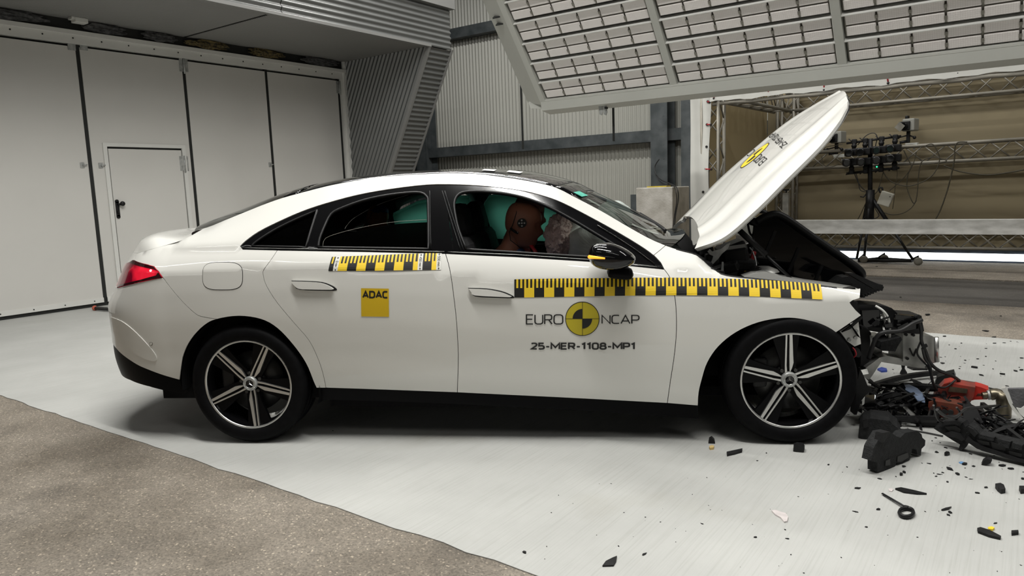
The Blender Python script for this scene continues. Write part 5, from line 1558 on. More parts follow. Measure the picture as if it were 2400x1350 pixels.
def bag(name, cx, cy, y, rx, ry, rz, m, seed, spike=0.18, parent=None, crumple=0.0):
    r = random.Random(seed); c = cY(cx, cy, y)
    bm = bmesh.new(); bmesh.ops.create_icosphere(bm, subdivisions=5 if crumple else 4, radius=1.0)
    ph = [(Vector((r.uniform(-1, 1), r.uniform(-1, 1), r.uniform(-1, 1))).normalized()*r.uniform(2, 9), r.uniform(0, 6.28), r.uniform(0.2, 1.0)) for _ in range(16)]
    for v in bm.verts:
        k = 1 + spike*sum(a*math.sin(v.co.dot(d)+f) for d, f, a in ph)/4
        if crumple:
            q = v.co*2.2; k += crumple*(abs(mnoise.noise(q*1.5))*1.6 + abs(mnoise.noise(q*3.6 + Vector((7, 3, 1))))*0.5 - 0.35)
        v.co = Vector((v.co.x*rx*k, v.co.y*ry*k, v.co.z*rz*k)) + c
    me = bpy.data.meshes.new(name); bm.to_mesh(me); bm.free(); me.materials.append(m)
    for p in me.polygons: p.use_smooth = not crumple
    o = bpy.data.objects.new(name, me); COL.objects.link(o); o.parent = parent or CAR
    return o
bag('airbag', 1314, 558, -0.40, 0.084, 0.16, 0.130, pink, 3, 0.10, crumple=0.16)
bag('airbag', 1378, 566, -0.42, 0.125, 0.20, 0.145, greybag, 5, 0.12)
bag('airbag', 1440, 512, 0.35, 0.12, 0.16, 0.12, cloth_mat('pale_airbag_cloth', (0.62, 0.68, 0.65), 0.4, 5.0), 8, 0.12)
# windscreen sticker and two reference marks on the roof
def top_patch(name, px, py, dx, dy, m, par, off=0.004):
    best = (1e9, 0, 0)
    for i in range(120):
        for j in range(60):
            a, q = lerp(0.4, x_cowl, i/119), -1+2*j/59; t = cproj(top_pt(a, q, bulf(a))); d = (t[0]-px)**2+(t[1]-py)**2
            if d < best[0]: best = (d, a, q)
    _, a, q = best; mb = MB(); ye = table(YE, a)
    mb.add([top_pt(a+u_*dx, q+v_*dy/ye, bulf(a+u_*dx)) + Vector((0.002, 0, off)) for u_, v_ in ((-1,-1),(1,-1),(1,1),(-1,1))], [(0, 1, 2, 3)])
    return mb.build(name, m, par)
top_patch('green_sticker', 1361, 456, 0.022, 0.05, mat('green_sticker', (0.03, 0.30, 0.20), 0.5, col2=(0.12, 0.45, 0.36), scale=60), WSC)
top_patch('roof_mark', 1146, 400.5, 0.032, 0.05, M['sticker_white'], CAR); top_patch('roof_mark', 1206, 404, 0.032, 0.05, M['sticker_white'], CAR)

# ---------------------------------------------------------------- crash test dummies
def dummy_head(skin_m, M4, parent, sc=1.0):
    """profile head: rows of rings from neck to crown; x is forward"""
    rows = [(-0.118, 0.050, -0.010, 0.020), (-0.112, 0.072, 0.006, 0.040), (-0.100, 0.084, 0.020, 0.052), (-0.085, 0.088, 0.034, 0.060), (-0.070, 0.085, 0.056, 0.066), (-0.055, 0.087, 0.076, 0.070), (-0.040, 0.090, 0.090, 0.073), (-0.025, 0.091, 0.097, 0.075), (-0.010, 0.092, 0.101, 0.076),
            (0.005, 0.090, 0.103, 0.077), (0.022, 0.086, 0.105, 0.078), (0.040, 0.091, 0.105, 0.078), (0.060, 0.089, 0.102, 0.077), (0.080, 0.081, 0.096, 0.073), (0.098, 0.066, 0.084, 0.065), (0.112, 0.045, 0.064, 0.050), (0.120, 0.018, 0.034, 0.028), (0.122, 0.0, 0.0, 0.0)]
    n = 32; vs = []; fs = []
    for (z, fx, bx, w) in rows:
        for k in range(n):
            a = 2*math.pi*k/n; c, s_ = math.cos(a), math.sin(a)
            x = (fx if c > 0 else bx)*math.copysign(abs(c)**0.9, c); y = w*math.copysign(abs(s_)**0.9, s_)
            if c > 0.9:      # nose, lips, chin
                nose = 0.026*math.exp(-((z+0.020)/0.022)**2) if z < 0.01 else 0.012*math.exp(-((z-0.005)/0.02)**2)
                lips = 0.007*math.exp(-((z+0.066)/0.010)**2)
                x += (nose+lips)*((c-0.9)/0.1)**0.7
            if 0.75 < c < 0.93 and 0.0 < z < 0.035: x -= 0.008      # eye sockets
            vs.append(M4 @ Vector((x*sc, y*sc, z*sc)))
    for i in range(len(rows)-1):
        for k in range(n):
            l = (k+1) % n; fs.append((i*n+k, i*n+l, (i+1)*n+l, (i+1)*n+k))
    mb = MB(); mb.add(vs, fs, 0, True)
    H = mb.build('head', skin_m, parent)
    mb = MB(); mb.tube([M4 @ Vector(p)*1.0 for p in ((-0.025*sc, 0, -0.03*sc), (-0.035*sc, 0, -0.08*sc), (-0.045*sc, 0, -0.14*sc), (-0.07*sc, 0, -0.20*sc))], [0.052*sc, 0.054*sc, 0.056*sc, 0.066*sc], 18); mb.build('neck', skin_m, H)
    for s_ in (-1, 1):      # ear pads and the skull-cap seam
        mb = MB(); mb.sphere(M4 @ Vector((-0.015*sc, s_*0.076*sc, 0.0)), 0.016*sc, 10, sc=(0.8, 0.35, 1.2)); mb.build('ear', skin_m, H)
    mb = MB(); mb.tube([M4 @ Vector((x*sc, -0.0765*sc*(1-0.5*max(0, z-0.05)/0.07), z*sc)) for x, z in ((-0.055, 0.10), (-0.045, 0.06), (-0.05, 0.0), (-0.06, -0.05), (-0.045, -0.09), (0.02, -0.12))], 0.0022, 6); mb.build('head_seam', M['ink'], H)
    return H
def seated_body(name, base, sc, cloth, parent=None):
    """one continuous seated figure: pelvis, trunk, arms and bent legs"""
    J = {'pel': (0.05, 0, 0.10, .125, .15), 'bel': (0.03, 0, 0.22, .115, .15), 'che': (0.05, 0, 0.40, .12, .17), 'sho': (0.08, 0, 0.52, .085, .14), 'nek': (0.11, 0, 0.60, .052, .052), 'hed': (0.15, 0, 0.68, .05, .05)}
    for s_, t in ((-1, 'r'), (1, 'l')):
        J['sh'+t] = (0.08, s_*0.19, 0.49, .062, .062); J['el'+t] = (0.20, s_*0.25, 0.25, .046, .046); J['wr'+t] = (0.43, s_*0.19, 0.28, .034, .034); J['ha'+t] = (0.51, s_*0.17, 0.30, .030, .040)
        J['hi'+t] = (0.10, s_*0.10, 0.09, .095, .095); J['kn'+t] = (0.46, s_*0.13, 0.26, .066, .066); J['an'+t] = (0.68, s_*0.13, 0.08, .045, .045); J['to'+t] = (0.82, s_*0.14, 0.09, .032, .04)
    E_ = [('pel','bel'),('bel','che'),('che','sho'),('sho','nek'),('nek','hed')]
    for t in 'rl': E_ += [('sho','sh'+t),('sh'+t,'el'+t),('el'+t,'wr'+t),('wr'+t,'ha'+t),('pel','hi'+t),('hi'+t,'kn'+t),('kn'+t,'an'+t),('an'+t,'to'+t)]
    ks = list(J); me = bpy.data.meshes.new(name)
    me.from_pydata([tuple(Vector(J[k][:3])*sc) for k in ks], [(ks.index(a), ks.index(b)) for a, b in E_], [])
    o = bpy.data.objects.new(name, me); COL.objects.link(o)
    sk = o.modifiers.new('skin', 'SKIN'); sk.use_smooth_shade = True
    for i, k in enumerate(ks):
        me.skin_vertices[0].data[i].radius = (J[k][3]*sc, J[k][4]*sc)
        me.skin_vertices[0].data[i].use_root = (k == 'pel')
    ss = o.modifiers.new('sub', 'SUBSURF'); ss.levels = 2; ss.render_levels = 2
    me.materials.append(cloth)
    if parent: o.parent = parent
    o.location = base
    return o
skin_a = mat('dummy_vinyl_skin', (0.48, 0.20, 0.125), 0.42, var=0.12, scale=6)
skin_b = mat('dummy_child_skin', (0.42, 0.15, 0.05), 0.45, var=0.1, scale=6)
blue_cloth = mat('blue_dummy_shirt', (0.05, 0.09, 0.22), 0.8, var=0.2, scale=20)
CW_ = Matrix.Rotation(CAR_RZ, 4, 'Z')
def dummy(label, hx, hy, hz, sc, sm, cloth, tilt=12, marks=False, group=None):
    r = empty('crash_dummy', label, 'dummy', group, rz=CAR_RZ)
    seated_body('body', (hx-0.165*sc, hy, hz-0.80*sc), sc, cloth, r)
    M4 = Matrix.Translation((hx, hy, hz)) @ Matrix.Rotation(math.radians(tilt), 4, 'Y')
    H = dummy_head(sm, M4, r, 1.0*sc + 0.05)
    return r, H, M4
hc = cY(1227, 527, -0.37)
D1, H1, M1 = dummy('tan crash test dummy in the near front seat, round black marker on its head', hc.x, -0.37, hc.z, 1.0, skin_a, blue_cloth, 14)
# round marker with five white dots on the temple
p = cY(1223, 523, -0.470); 
mb = MB(); mb.cyl(p + Vector((0, 0.012, 0)), p, 0.026, 24); TM = mb.build('target_marker', M['ink'], H1)
for (a, b) in ((0, 0), (0.0145, 0), (-0.0145, 0), (0, 0.0155), (0, -0.0155)):
    mb = MB(); mb.cyl(p + Vector((a, 0, b)), p + Vector((a, -0.002, b)), 0.0050, 10); mb.build('marker_dot', M['sticker_white'], TM)
p2 = cY(1212, 545, -0.45); mb = MB(); mb.cyl(p2, p2 + Vector((0, -0.006, 0)), 0.006, 10); mb.build('neck_bolt', M['chrome'], H1)
mb = MB(); mb.tube([cY(1196,535,-.45), cY(1204,541,-.455), cY(1214,547,-.45)], 0.007, 6); mb.build('chin_strap', M['ink'], H1)
hc2 = cY(1240, 502, 0.37)
D2, H2, M2 = dummy('crash test dummy in the far front seat, mostly hidden behind the nearer one', hc2.x, 0.37, hc2.z, 1.0, skin_a, mat('red_dummy_shirt', (0.30, 0.02, 0.03), 0.7, var=0.3, scale=30), 14)
p = cY(1268, 500, 0.33); mb = MB(); mb.sphere(p, 0.012, 10); mb.build('red_marker', M['red_cord'], H2)
hc3 = cY(884, 514, 0.36)
D3, H3, M3 = dummy('small orange-headed child dummy on the rear seat behind dark glass', hc3.x, 0.36, hc3.z, 0.70, skin_b, blue_cloth, 25)
mb = MB(); mb.sphere(M3 @ Vector((-0.01, 0, 0.055)), 0.070, 14, sc=(1, 0.85, 0.6)); mb.build('blue_head_cover', M['blue'], H3)
# seat belt and red harness webbing on the near dummy
mb = MB(); mb.tube(cyt([(1245,575,-.50),(1255,590,-.52),(1262,604,-.52)]), 0.016, 6, flat=0.3); mb.build('seat_belt', mat('red_webbing', (0.30, 0.008, 0.015), 0.6, var=0.2, scale=40), D1)
# ================================================================ LAMP BANK
BV, BZ, BU0 = 4.0, 2.288, -0.668
bd_ = Vector((0, -0.623, 0.782)); bn_ = Vector((0, -0.782, -0.623)).normalized()     # up the slope; facing down to the lane
BANK = empty('lamp_bank', 'huge tilted grey lamp bank of unlit LED tiles hanging above the lane', 'lamp bank')
def bpt(u, t, d=0.0): return Vector((u, BV, BZ)) + bd_*t + bn_*d
ROW, NROW, SECW, TILEW = 0.236, 7, 1.555, 1.458
tile_mat = mat('led_lens_tile', (0.52, 0.48, 0.455), 0.35)
nt, b = nodes_of(tile_mat)
tc = nt.nodes.new('ShaderNodeTexCoord'); vo = nt.nodes.new('ShaderNodeTexVoronoi'); vo.inputs['Scale'].default_value = 62; vo.inputs['Randomness'].default_value = 0.0
nt.links.new(tc.outputs['Object'], vo.inputs['Vector'])
cr = nt.nodes.new('ShaderNodeValToRGB'); cr.color_ramp.elements[0].position = 0.15; cr.color_ramp.elements[1].position = 0.62
cr.color_ramp.elements[0].color = (0.90, 0.87, 0.84, 1); cr.color_ramp.elements[1].color = (0.74, 0.70, 0.68, 1)
nt.links.new(vo.outputs['Distance'], cr.inputs[0]); nt.links.new(cr.outputs[0], b.inputs['Base Color'])
bp = nt.nodes.new('ShaderNodeBump'); bp.inputs['Strength'].default_value = 0.5; bp.inputs['Distance'].default_value = 0.004; bp.invert = True
nt.links.new(vo.outputs['Distance'], bp.inputs['Height']); nt.links.new(bp.outputs[0], b.inputs['Normal'])
def bbox_(u0, u1, t0, t1, d0, d1, mb, mi=0):
    vs = [bpt(u, t, d) for d in (d0, d1) for (u, t) in ((u0, t0), (u1, t0), (u1, t1), (u0, t1))]
    mb.add(vs, [(3,2,1,0),(4,5,6,7),(0,1,5,4),(1,2,6,5),(2,3,7,6),(3,0,4,7)], mi)
Tb = ROW*NROW
# tile prototype about its own centre, lying in the bank plane
Rb = Matrix((Vector((1, 0, 0)), bd_, Vector((1, 0, 0)).cross(bd_))).transposed()
TW, TH_ = TILEW/6, (ROW-0.034)/2
pm = MB()
pm.box((-TW/2+0.008, -TH_/2+0.007, -0.010), (TW/2-0.008, TH_/2-0.007, 0.010), bev=0.006)
proto_me = None
for s_ in range(3):
    u0 = BU0 + s_*SECW
    for r in range(NROW):
        t0 = r*ROW
        mb = MB()
        bbox_(u0-0.006, u0+TILEW+0.006, t0+0.010, t0+ROW-0.018, -0.05, -0.012, mb, 1)
        TRAY = mb.build('lamp_tray', [M['lamp_frame'], M['alu_dull']], BANK)
        mb = MB(); bbox_(u0-0.014, u0+TILEW+0.014, t0+ROW-0.022, t0+ROW-0.014, -0.05, 0.030, mb); bbox_(u0+TILEW+0.006, u0+TILEW+0.014, t0+0.006, t0+ROW-0.014, -0.05, 0.022, mb)
        mb.build('tray_lip', M['white_trim'], TRAY)
        for i in range(6):
            for j in range(2):
                c = bpt(u0 + TW*(i+0.5), t0 + 0.012 + TH_*(j+0.5), 0.0)
                if proto_me is None:
                    o = pm.build('led_tile', tile_mat, TRAY); proto_me = o.data
                else:
                    o = bpy.data.objects.new('led_tile', proto_me); COL.objects.link(o); o.parent = TRAY
                o.matrix_local = Matrix.Translation(c) @ Rb.to_4x4()
            if i < 5:
                for j in range(2):
                    c = bpt(u0 + TW*(i+1), t0 + 0.012 + TH_*(j+0.5), 0.012); mb = MB(); mb.cbox((0, 0, 0), (0.020, 0.030, 0.012)); o = mb.build('tile_clip', M['alu_dull'], TRAY); o.matrix_local = Matrix.Translation(c) @ Rb.to_4x4()
mb = MB(); bbox_(BU0-0.06, BU0+3*SECW, -0.02, Tb+0.05, -0.075, -0.052, mb); mb.build('bank_backing', mat('dark_grey_tray', (0.06, 0.06, 0.058), 0.6, var=0.1), BANK)
for s_ in range(1, 4):
    u0 = BU0 + s_*SECW - (SECW-TILEW) + 0.014
    mb = MB(); bbox_(u0, u0 + SECW-TILEW-0.028, -0.01, Tb+0.1, -0.10, 0.035, mb); mb.build('bank_mullion', M['lamp_frame'], BANK)
# bottom beam: a folded box whose face turns down
UE = BU0 + 3*SECW + 0.02
mb = MB()
bbox_(BU0-0.05, UE, -0.045, 0.002, -0.12, 0.045, mb)
a0 = BU0 - 0.07
prof = [(4.035, 2.315), (3.965, 2.275), (3.985, 2.165), (4.16, 2.135), (4.20, 2.30)]
vs = [(a0, y, z) for y, z in prof] + [(UE, y, z) for y, z in prof]
mb.add(vs, [(0,1,2,3,4)[::-1], (5,6,7,8,9)] + [(i, (i+1) % 5, 5+(i+1) % 5, 5+i) for i in range(5)])
mb.build('bank_bottom_beam', M['lamp_frame'], BANK)
# left beam: two faces meeting along a crease, with slots
uo = onV(1233, 237, 4.02).x
mb = MB()
cr_u = BU0 - 0.075
for (ua, ub, da, db) in ((cr_u, BU0-0.012, 0.045, 0.040), (uo, cr_u, -0.04, 0.045)):
    vs = [bpt(ua, -0.04, da), bpt(ub, -0.04, db), bpt(ub, Tb+0.1, db), bpt(ua, Tb+0.1, da), bpt(ua, -0.04, da-0.09), bpt(ub, -0.04, db-0.09), bpt(ub, Tb+0.1, db-0.09), bpt(ua, Tb+0.1, da-0.09)]
    mb.add(vs, [(0,1,2,3),(7,6,5,4),(0,4,5,1),(1,5,6,2),(2,6,7,3),(3,7,4,0)])
LB = mb.build('bank_side_beam', M['lamp_frame'], BANK)
mb = MB()
for t in (0.95, 1.03): bbox_(lerp(uo, cr_u, 0.35), lerp(uo, cr_u, 0.75), t, t+0.012, -0.02+0.015, 0.032, mb)
mb.build('beam_slot', M['gap'], LB)
# end plate at the lower left corner
mb = MB(); p = [onV(*q, 4.03) for q in ((1238,238),(1268,236),(1275,256),(1243,254))]
mb.prism([(q.x, q.z) for q in p], 4.03, 4.05, lambda a, b, t: Vector((a, t, b))); mb.build('bank_end_plate', M['lamp_frame'], BANK)
# hanging lugs and the two black straps behind
for (px) in (1402, 1412):
    q = [onV(px + dx, dy, 4.05) for dx, dy in ((0,243),(8,242),(11,262),(8,270),(3,268))]
    mb = MB(); mb.prism([(v.x, v.z) for v in q], 4.05, 4.06, lambda a, b, t: Vector((a, t, b))); LUG = mb.build('bank_lug', M['zinc'], BANK)
q = onV(1421, 253, 4.04); mb = MB(); mb.cyl((q.x, 4.02, q.z), (q.x, 4.06, q.z), 0.012, 10); mb.build('lug_knob', M['plastic'], LUG)
for (px, y0, y1, nm) in ((1221, 205, 350, 'left'), (1437, 235, 331, 'right')):
    a = onV(px, y0, 4.25); b = onV(px + 2, y1, 4.25)
    mb = MB(); mb.box((a.x - 0.012, 4.245, b.z), (a.x + 0.012, 4.253, a.z + 0.35)); mb.build('hanging_strap', M['gap'], BANK)
# hangers up to the roof
for uu in (BU0 + 0.4, BU0 + 3.8):
    p = bpt(uu, Tb*0.95, -0.08); mb = MB(); mb.cyl(p, (p.x, p.y, 7.6), 0.03, 10); mb.build('bank_hanger', M['galv'], BANK)
    p = bpt(uu, 0.3, -0.08); mb = MB(); mb.cyl(p, (p.x, p.y + 0.4, 7.6), 0.03, 10); mb.build('bank_hanger', M['galv'], BANK)

# ================================================================ CAMERA TENT
TF, TBK, TU = 6.5, 9.3, 0.30
FRAME = empty('box_truss', 'aluminium box-truss framework of the camera tent behind the lane', 'truss')
brace_cache = {}
def brace_mesh(L, r):
    k = (round(L, 2), r)
    if k not in brace_cache:
        mb = MB(); mb.tube([(0, 0, 0), (0, 0, round(L, 2))], r, 6); o = mb.build('brace', M['truss']); brace_cache[k] = o.data; bpy.data.objects.remove(o)
    return brace_cache[k]
def truss(p0, p1, w, h, up, step=0.30, r=0.025, rb=0.010, faces=(0, 1, 2, 3), cross=True, parent=FRAME):
    p0, p1 = Vector(p0), Vector(p1); d = (p1-p0); L = d.length; d.normalize()
    up = Vector(up); sd = d.cross(up).normalized()
    cs = [(-w/2, -h/2), (w/2, -h/2), (w/2, h/2), (-w/2, h/2)]
    mb = MB()
    for a, b in cs: mb.tube([p0 + sd*a + up*b, p1 + sd*a + up*b], r, 8)
    T = mb.build('truss', M['truss'], parent)
    n = max(1, int(round(L/step)))
    for f in faces:
        (a0, b0), (a1, b1) = cs[f], cs[(f+1) % 4]
        for i in range(n):
            A = p0 + d*(L*i/n) + sd*a0 + up*b0; B = p0 + d*(L*(i+1)/n) + sd*a1 + up*b1
            if not cross and i % 2: A = p0 + d*(L*i/n) + sd*a1 + up*b1; B = p0 + d*(L*(i+1)/n) + sd*a0 + up*b0
            segs = [(A, B)]
            for (A, B) in segs:
                o = bpy.data.objects.new('brace', brace_mesh((B-A).length, rb)); COL.objects.link(o); o.parent = T
                o.matrix_local = Matrix.Translation(A) @ (B-A).to_track_quat('Z', 'Y').to_matrix().to_4x4()
    return T
ZTOP = 2.52
pc = onV(1671, 300, TF).x
truss((pc, TF, 0.02), (pc, TF, 2.65), 0.22, 0.22, (0, 1, 0), step=0.26, cross=False, r=0.022)
truss((0.52, TBK, 0.02), (0.52, TBK, 2.65), 0.25, 0.25, (0, 1, 0), step=0.28, cross=False)
truss((0.52, TBK, ZTOP), (4.6, TBK, ZTOP), 0.25, 0.27, (0, 0, 1), step=0.26, cross=False)
truss((pc + 0.08, TF + 0.1, ZTOP), (0.46, TBK - 0.1, ZTOP), 0.25, 0.27, (0, 0, 1), step=0.24, cross=False)
truss((0.6, TBK - 0.02, 1.585), (4.6, TBK - 0.02, 1.62), 0.24, 0.25, (0, 0, 1), step=0.27, cross=False, r=0.026)
truss((0.6, TBK + 0.1, 0.33), (4.6, TBK + 0.1, 0.33), 0.12, 0.22, (0, 0, 1), step=0.24, cross=False, r=0.02)
truss((pc, TF, 2.62), (4.6, TF, 2.62), 0.22, 0.22, (0, 0, 1), step=0.3, cross=False)
truss((4.6, TF, 0.02), (4.6, TF, 2.65), 0.22, 0.22, (0, 1, 0), step=0.3, cross=False)
truss((4.6, TBK, 0.02), (4.6, TBK, 2.65), 0.22, 0.22, (0, 1, 0), step=0.3, cross=False)
# fabric: white cloth; the dim warm light inside is put into the inner sheets' colour
fab_shaded = cloth_mat('shaded_tent_cloth', (0.47, 0.40, 0.26), 0.5, 0.8, bump=0.04)
fab_out = mat('white_tent_cloth', (0.58, 0.58, 0.545), 0.55, var=0.05, scale=2.5, bump=0.5, bscale=3.5)
TENT = empty('tent_cover', 'white tarpaulin cover with shade-toned inner sheets stretched over the truss frame', 'tent')
def sheet(name, fn, nu, nv, m, th):
    mb = MB(); vs = [Vector(fn(i/nu, j/nv)) for i in range(nu+1) for j in range(nv+1)]; W = nv+1
    fs = [(i*W+j, (i+1)*W+j, (i+1)*W+j+1, i*W+j+1) for i in range(nu) for j in range(nv)]
    mb.add(vs, fs, 0, True); mb.add([v + Vector(th) for v in vs], [f[::-1] for f in fs], 0, True)
    return mb.build(name, m, TENT)
wv = lambda a, b, k: 0.006*math.sin(a*k) * math.sin(b*3.1+a*2)
sheet('back_sheet', lambda a, b: (lerp(0.15, 4.9, a), 9.50 + wv(a, b, 17), lerp(0.20, 2.95, b)), 40, 14, fab_shaded, (0, 0.008, 0))
sheet('side_sheet', lambda a, b: (0.14 + wv(a, b, 9)*0.8, lerp(TF + 0.05, 9.5, a), lerp(0.03, 2.95, b)), 24, 14, fab_shaded, (-0.008, 0, 0))
sheet('side_sheet', lambda a, b: (4.9 + wv(a, b, 9)*0.8, lerp(TF + 0.05, 9.5, a), lerp(0.03, 2.95, b)), 24, 14, fab_shaded, (0.008, 0, 0))
fu0, fu1 = onV(1618, 300, TF-0.14).x, onV(1664, 300, TF-0.14).x
zv = 2.335
def ragged(a): return 0.008*math.sin(a*40) + 0.006*math.sin(a*97)
sheet('front_flap', lambda a, b: (lerp(fu0, fu1 + 0.015*math.sin(b*9), a), TF-0.14 + 0.012*math.sin(a*9+b*5) + 0.014*math.sin(b*11), lerp(0.02, 2.96, b)), 10, 40, fab_out, (0, 0.006, 0))
sheet('front_valance', lambda a, b: (lerp(fu1, 4.95, a), TF-0.145 + 0.010*math.sin(a*31+b*2), lerp(zv + ragged(a), 2.96, b)), 60, 6, fab_out, (0, 0.006, 0))
mb = MB(); mb.tube([(fu1 + 0.02 + 0.25*k, TF - 0.10, zv - 0.03 + 0.006*math.sin(k*2.2)) for k in range(20)], 0.024, 8); mb.build('rolled_hem', M['truss'], TENT)
# eyelets and red elastic ties
def eyelet(px, py, tie=None):
    p = onV(px, py, TF-0.152); mb = MB()
    mb.lathe([(0, 0), (0.011, 0), (0.017, 0.004), (0.017, 0.0)], 12, M=Matrix.Translation(p) @ Matrix.Rotation(math.pi/2, 4, 'X')); mb.build('eyelet', M['ink'], TENT)
    if tie:
        q = onV(*tie, TF-0.12); mb = MB(); mb.tube([p + Vector((0, -0.012, 0)), lerp(p, q, 0.5) + Vector((0, -0.02, 0)), q], 0.009, 6); T = mb.build('elastic_tie', M['red_cord'], TENT)
        mb = MB(); mb.sphere(q + Vector((0, -0.015, 0)), 0.016, 8); mb.build('tie_ball', M['ink'], T)
for px, py, tie in ((1674,222,(1674,231)),(1733,213,None),(1796,206,(1806,221)),(1861,197,None),(1932,188,(1932,211)),(2002,179,None),(2079,171,(2082,195)),(2159,162,None),(2244,153,(2245,172)),(2331,144,None),
                    (1659,238,(1664,240)),(1657,292,(1667,292)),(1656,344,None),(1654,396,(1668,397)),(1648,450,None)):
    eyelet(px, py, tie)
# added glowing box standing in for the lit ground beyond the back sheet
mb = MB(); mb.box((0.4, 9.53, 0.03), (4.9, 9.57, 0.135)); LS_ = mb.build('lit_gap_strip', emis('white_gap_glow', (0.95, 1.0, 1.0), 2.6))
tag(LS_, 'long glowing white stand-in for the brightly lit gap along the back of the tent', 'light')
mb = MB(); mb.box((0.4, 9.525, 0.0), (4.9, 9.575, 0.03)); mb.box((0.4, 9.53, 0.135), (4.9, 9.60, 0.20)); mb.build('strip_border', M['bluegrey'], LS_)  # added dark border; its upper band stands in for the sheet's darker foot
# galvanised beam on stands in front of the tripod
mb = MB(); mb.box((0.70, 8.25, 0.50), (4.8, 8.37, 0.70), bev=0.006); BEAM = mb.build('guard_beam', mat('weathered_aluminium_beam', (0.48, 0.48, 0.455), 0.5, metal=0.0, col2=(0.70, 0.70, 0.675), scale=5, detail=10, stretch=(1, 1, 3)))
tag(BEAM, 'weathered aluminium beam spanning low across the tent opening', 'beam')
for uu in (0.8, 4.7):
    mb = MB(); mb.box((uu - 0.05, 8.26, 0.0), (uu + 0.05, 8.36, 0.50)); mb.box((uu - 0.15, 8.16, 0.0), (uu + 0.15, 8.46, 0.015)); mb.build('beam_stand', M['galv'], BEAM)

# ================================================================ CAMERA RIG
RV = 8.95
def rv(px, py, v=RV): return onV(px, py, v)
TRI = empty('tripod', 'tall black wheeled tripod carrying two rows of cameras', 'tripod')
def rtube(name, pts, r, m, parent, n=8, sm=0, v=RV):
    P = [rv(*(q if len(q) == 3 else (*q, v))) for q in pts]
    if sm: P = smooth_pts(P, sm)
    mb = MB(); mb.tube(P, r, n); return mb.build(name, m, parent)
rtube('centre_column', [(2040,325),(2039,500)], 0.034, M['plastic'], TRI)
rtube('column_head', [(2040,445),(2038,520)], 0.062, M['plastic'], TRI)
hub = rv(2038, 470)
foot = [(2008,606,9.1),(2026,600,8.8),(2138,606,8.95)]
for k, (px, py, v) in enumerate(foot):
    f_ = onV(px, py, v); top = rv(2036 + 3*k, 462)
    mb = MB(); mid = lerp(top, f_, 0.55)
    mb.tube([top, mid], 0.030, 8); mb.tube([mid, f_], 0.019, 8); mb.sphere(mid, 0.036, 8)
    L_ = mb.build('tripod_leg', M['plastic'], TRI)
# dolly
d0, d1, d2 = onV(2012, 611, 9.05), onV(2138, 611, 8.95), onV(2060, 606, 9.25)
mb = MB()
for a, b in ((d0, d1), (d0, d2), (d1, d2)): mb.tube([a, b], 0.026, 8)
mb.build('dolly_frame', M['plastic'], TRI)
for d_ in (d0, d1, d2):
    c = Vector((d_.x + 0.08, d_.y - 0.03, 0.062)); mb = MB()
    mb.lathe([(0.0, -0.018), (0.030, -0.018), (0.055, -0.014), (0.060, 0), (0.055, 0.014), (0.030, 0.018), (0, 0.018)], 20, axis='Y', M=Matrix.Translation(c)); W_h = mb.build('castor_wheel', M['alu_dull'], TRI)
    mb = MB(); mb.tube([d_ + Vector((0, 0, 0.02)), c + Vector((0, 0, 0.075)), c], 0.016, 8); mb.build('castor_fork', M['plastic'], W_h)
rtube('camera_bar', [(1984,336),(2112,319)], 0.017, M['plastic'], TRI); rtube('camera_bar', [(1984,407),(2108,393)], 0.020, M['plastic'], TRI)
mb = MB(); mb.cbox(rv(2055, 391), (0.05, 0.03, 0.035)); mb.build('indicator_box', M['plastic'], TRI)
mb = MB(); mb.sphere(rv(2055, 391, RV-0.03), 0.012, 8); mb.build('indicator_lamp', emis('green_indicator', (0.05, 0.9, 0.4), 1.2), TRI)
rtube('crank_handle', [(2030,455),(2024,462),(2016,461)], 0.010, M['plastic'], TRI)
# eight cameras on the bars
def small_camera(px, py, hang, lab):
    c = rv(px, py, RV - 0.05)
    r = empty('camera', lab, 'camera', 'cameras on the tripod bars', loc=c); r.scale = (1.25, 1.25, 1.25)
    mb = MB(); mb.cbox((0, 0, 0), (0.165, 0.10, 0.085), bev=0.012); mb.build('camera_body', M['plastic'], r)
    mb = MB(); mb.cyl((-0.015, -0.05, -0.005), (-0.015, -0.14, -0.010), 0.042, 16); mb.lathe([(0.042, 0), (0.046, -0.01), (0.046, -0.03), (0.034, -0.03)], 16, axis='Y', M=Matrix.Translation((-0.015, -0.12, -0.01))); mb.build('lens', M['gloss_black'], r)
    z1 = 0.125 if hang else -0.115
    mb = MB(); mb.cyl((0.01, 0.02, 0.03 if hang else -0.03), (0.01, 0.04, z1), 0.022, 10); mb.sphere((0.01, 0.03, z1*0.6), 0.032, 10); mb.cbox((0.01, 0.045, z1), (0.055, 0.06, 0.06), bev=0.01); mb.build('ball_mount', M['plastic'], r)
    mb = MB(); mb.tube([(0.01, 0.03, z1*0.8), (-0.05, 0.02, z1*1.3)], 0.007, 6); mb.build('mount_lever', M['plastic'], r)
for i, (px, py) in enumerate(((1998,357),(2024,355),(2062,351),(2094,347))):
    small_camera(px, py, True, 'small black camera hanging from the upper tripod bar, %s from the left' % ('first', 'second', 'third', 'fourth')[i])
for i, (px, py) in enumerate(((1993,380),(2026,378),(2062,374),(2094,370))):
    small_camera(px, py, False, 'small black camera standing on the lower tripod bar, %s from the left' % ('first', 'second', 'third', 'fourth')[i])
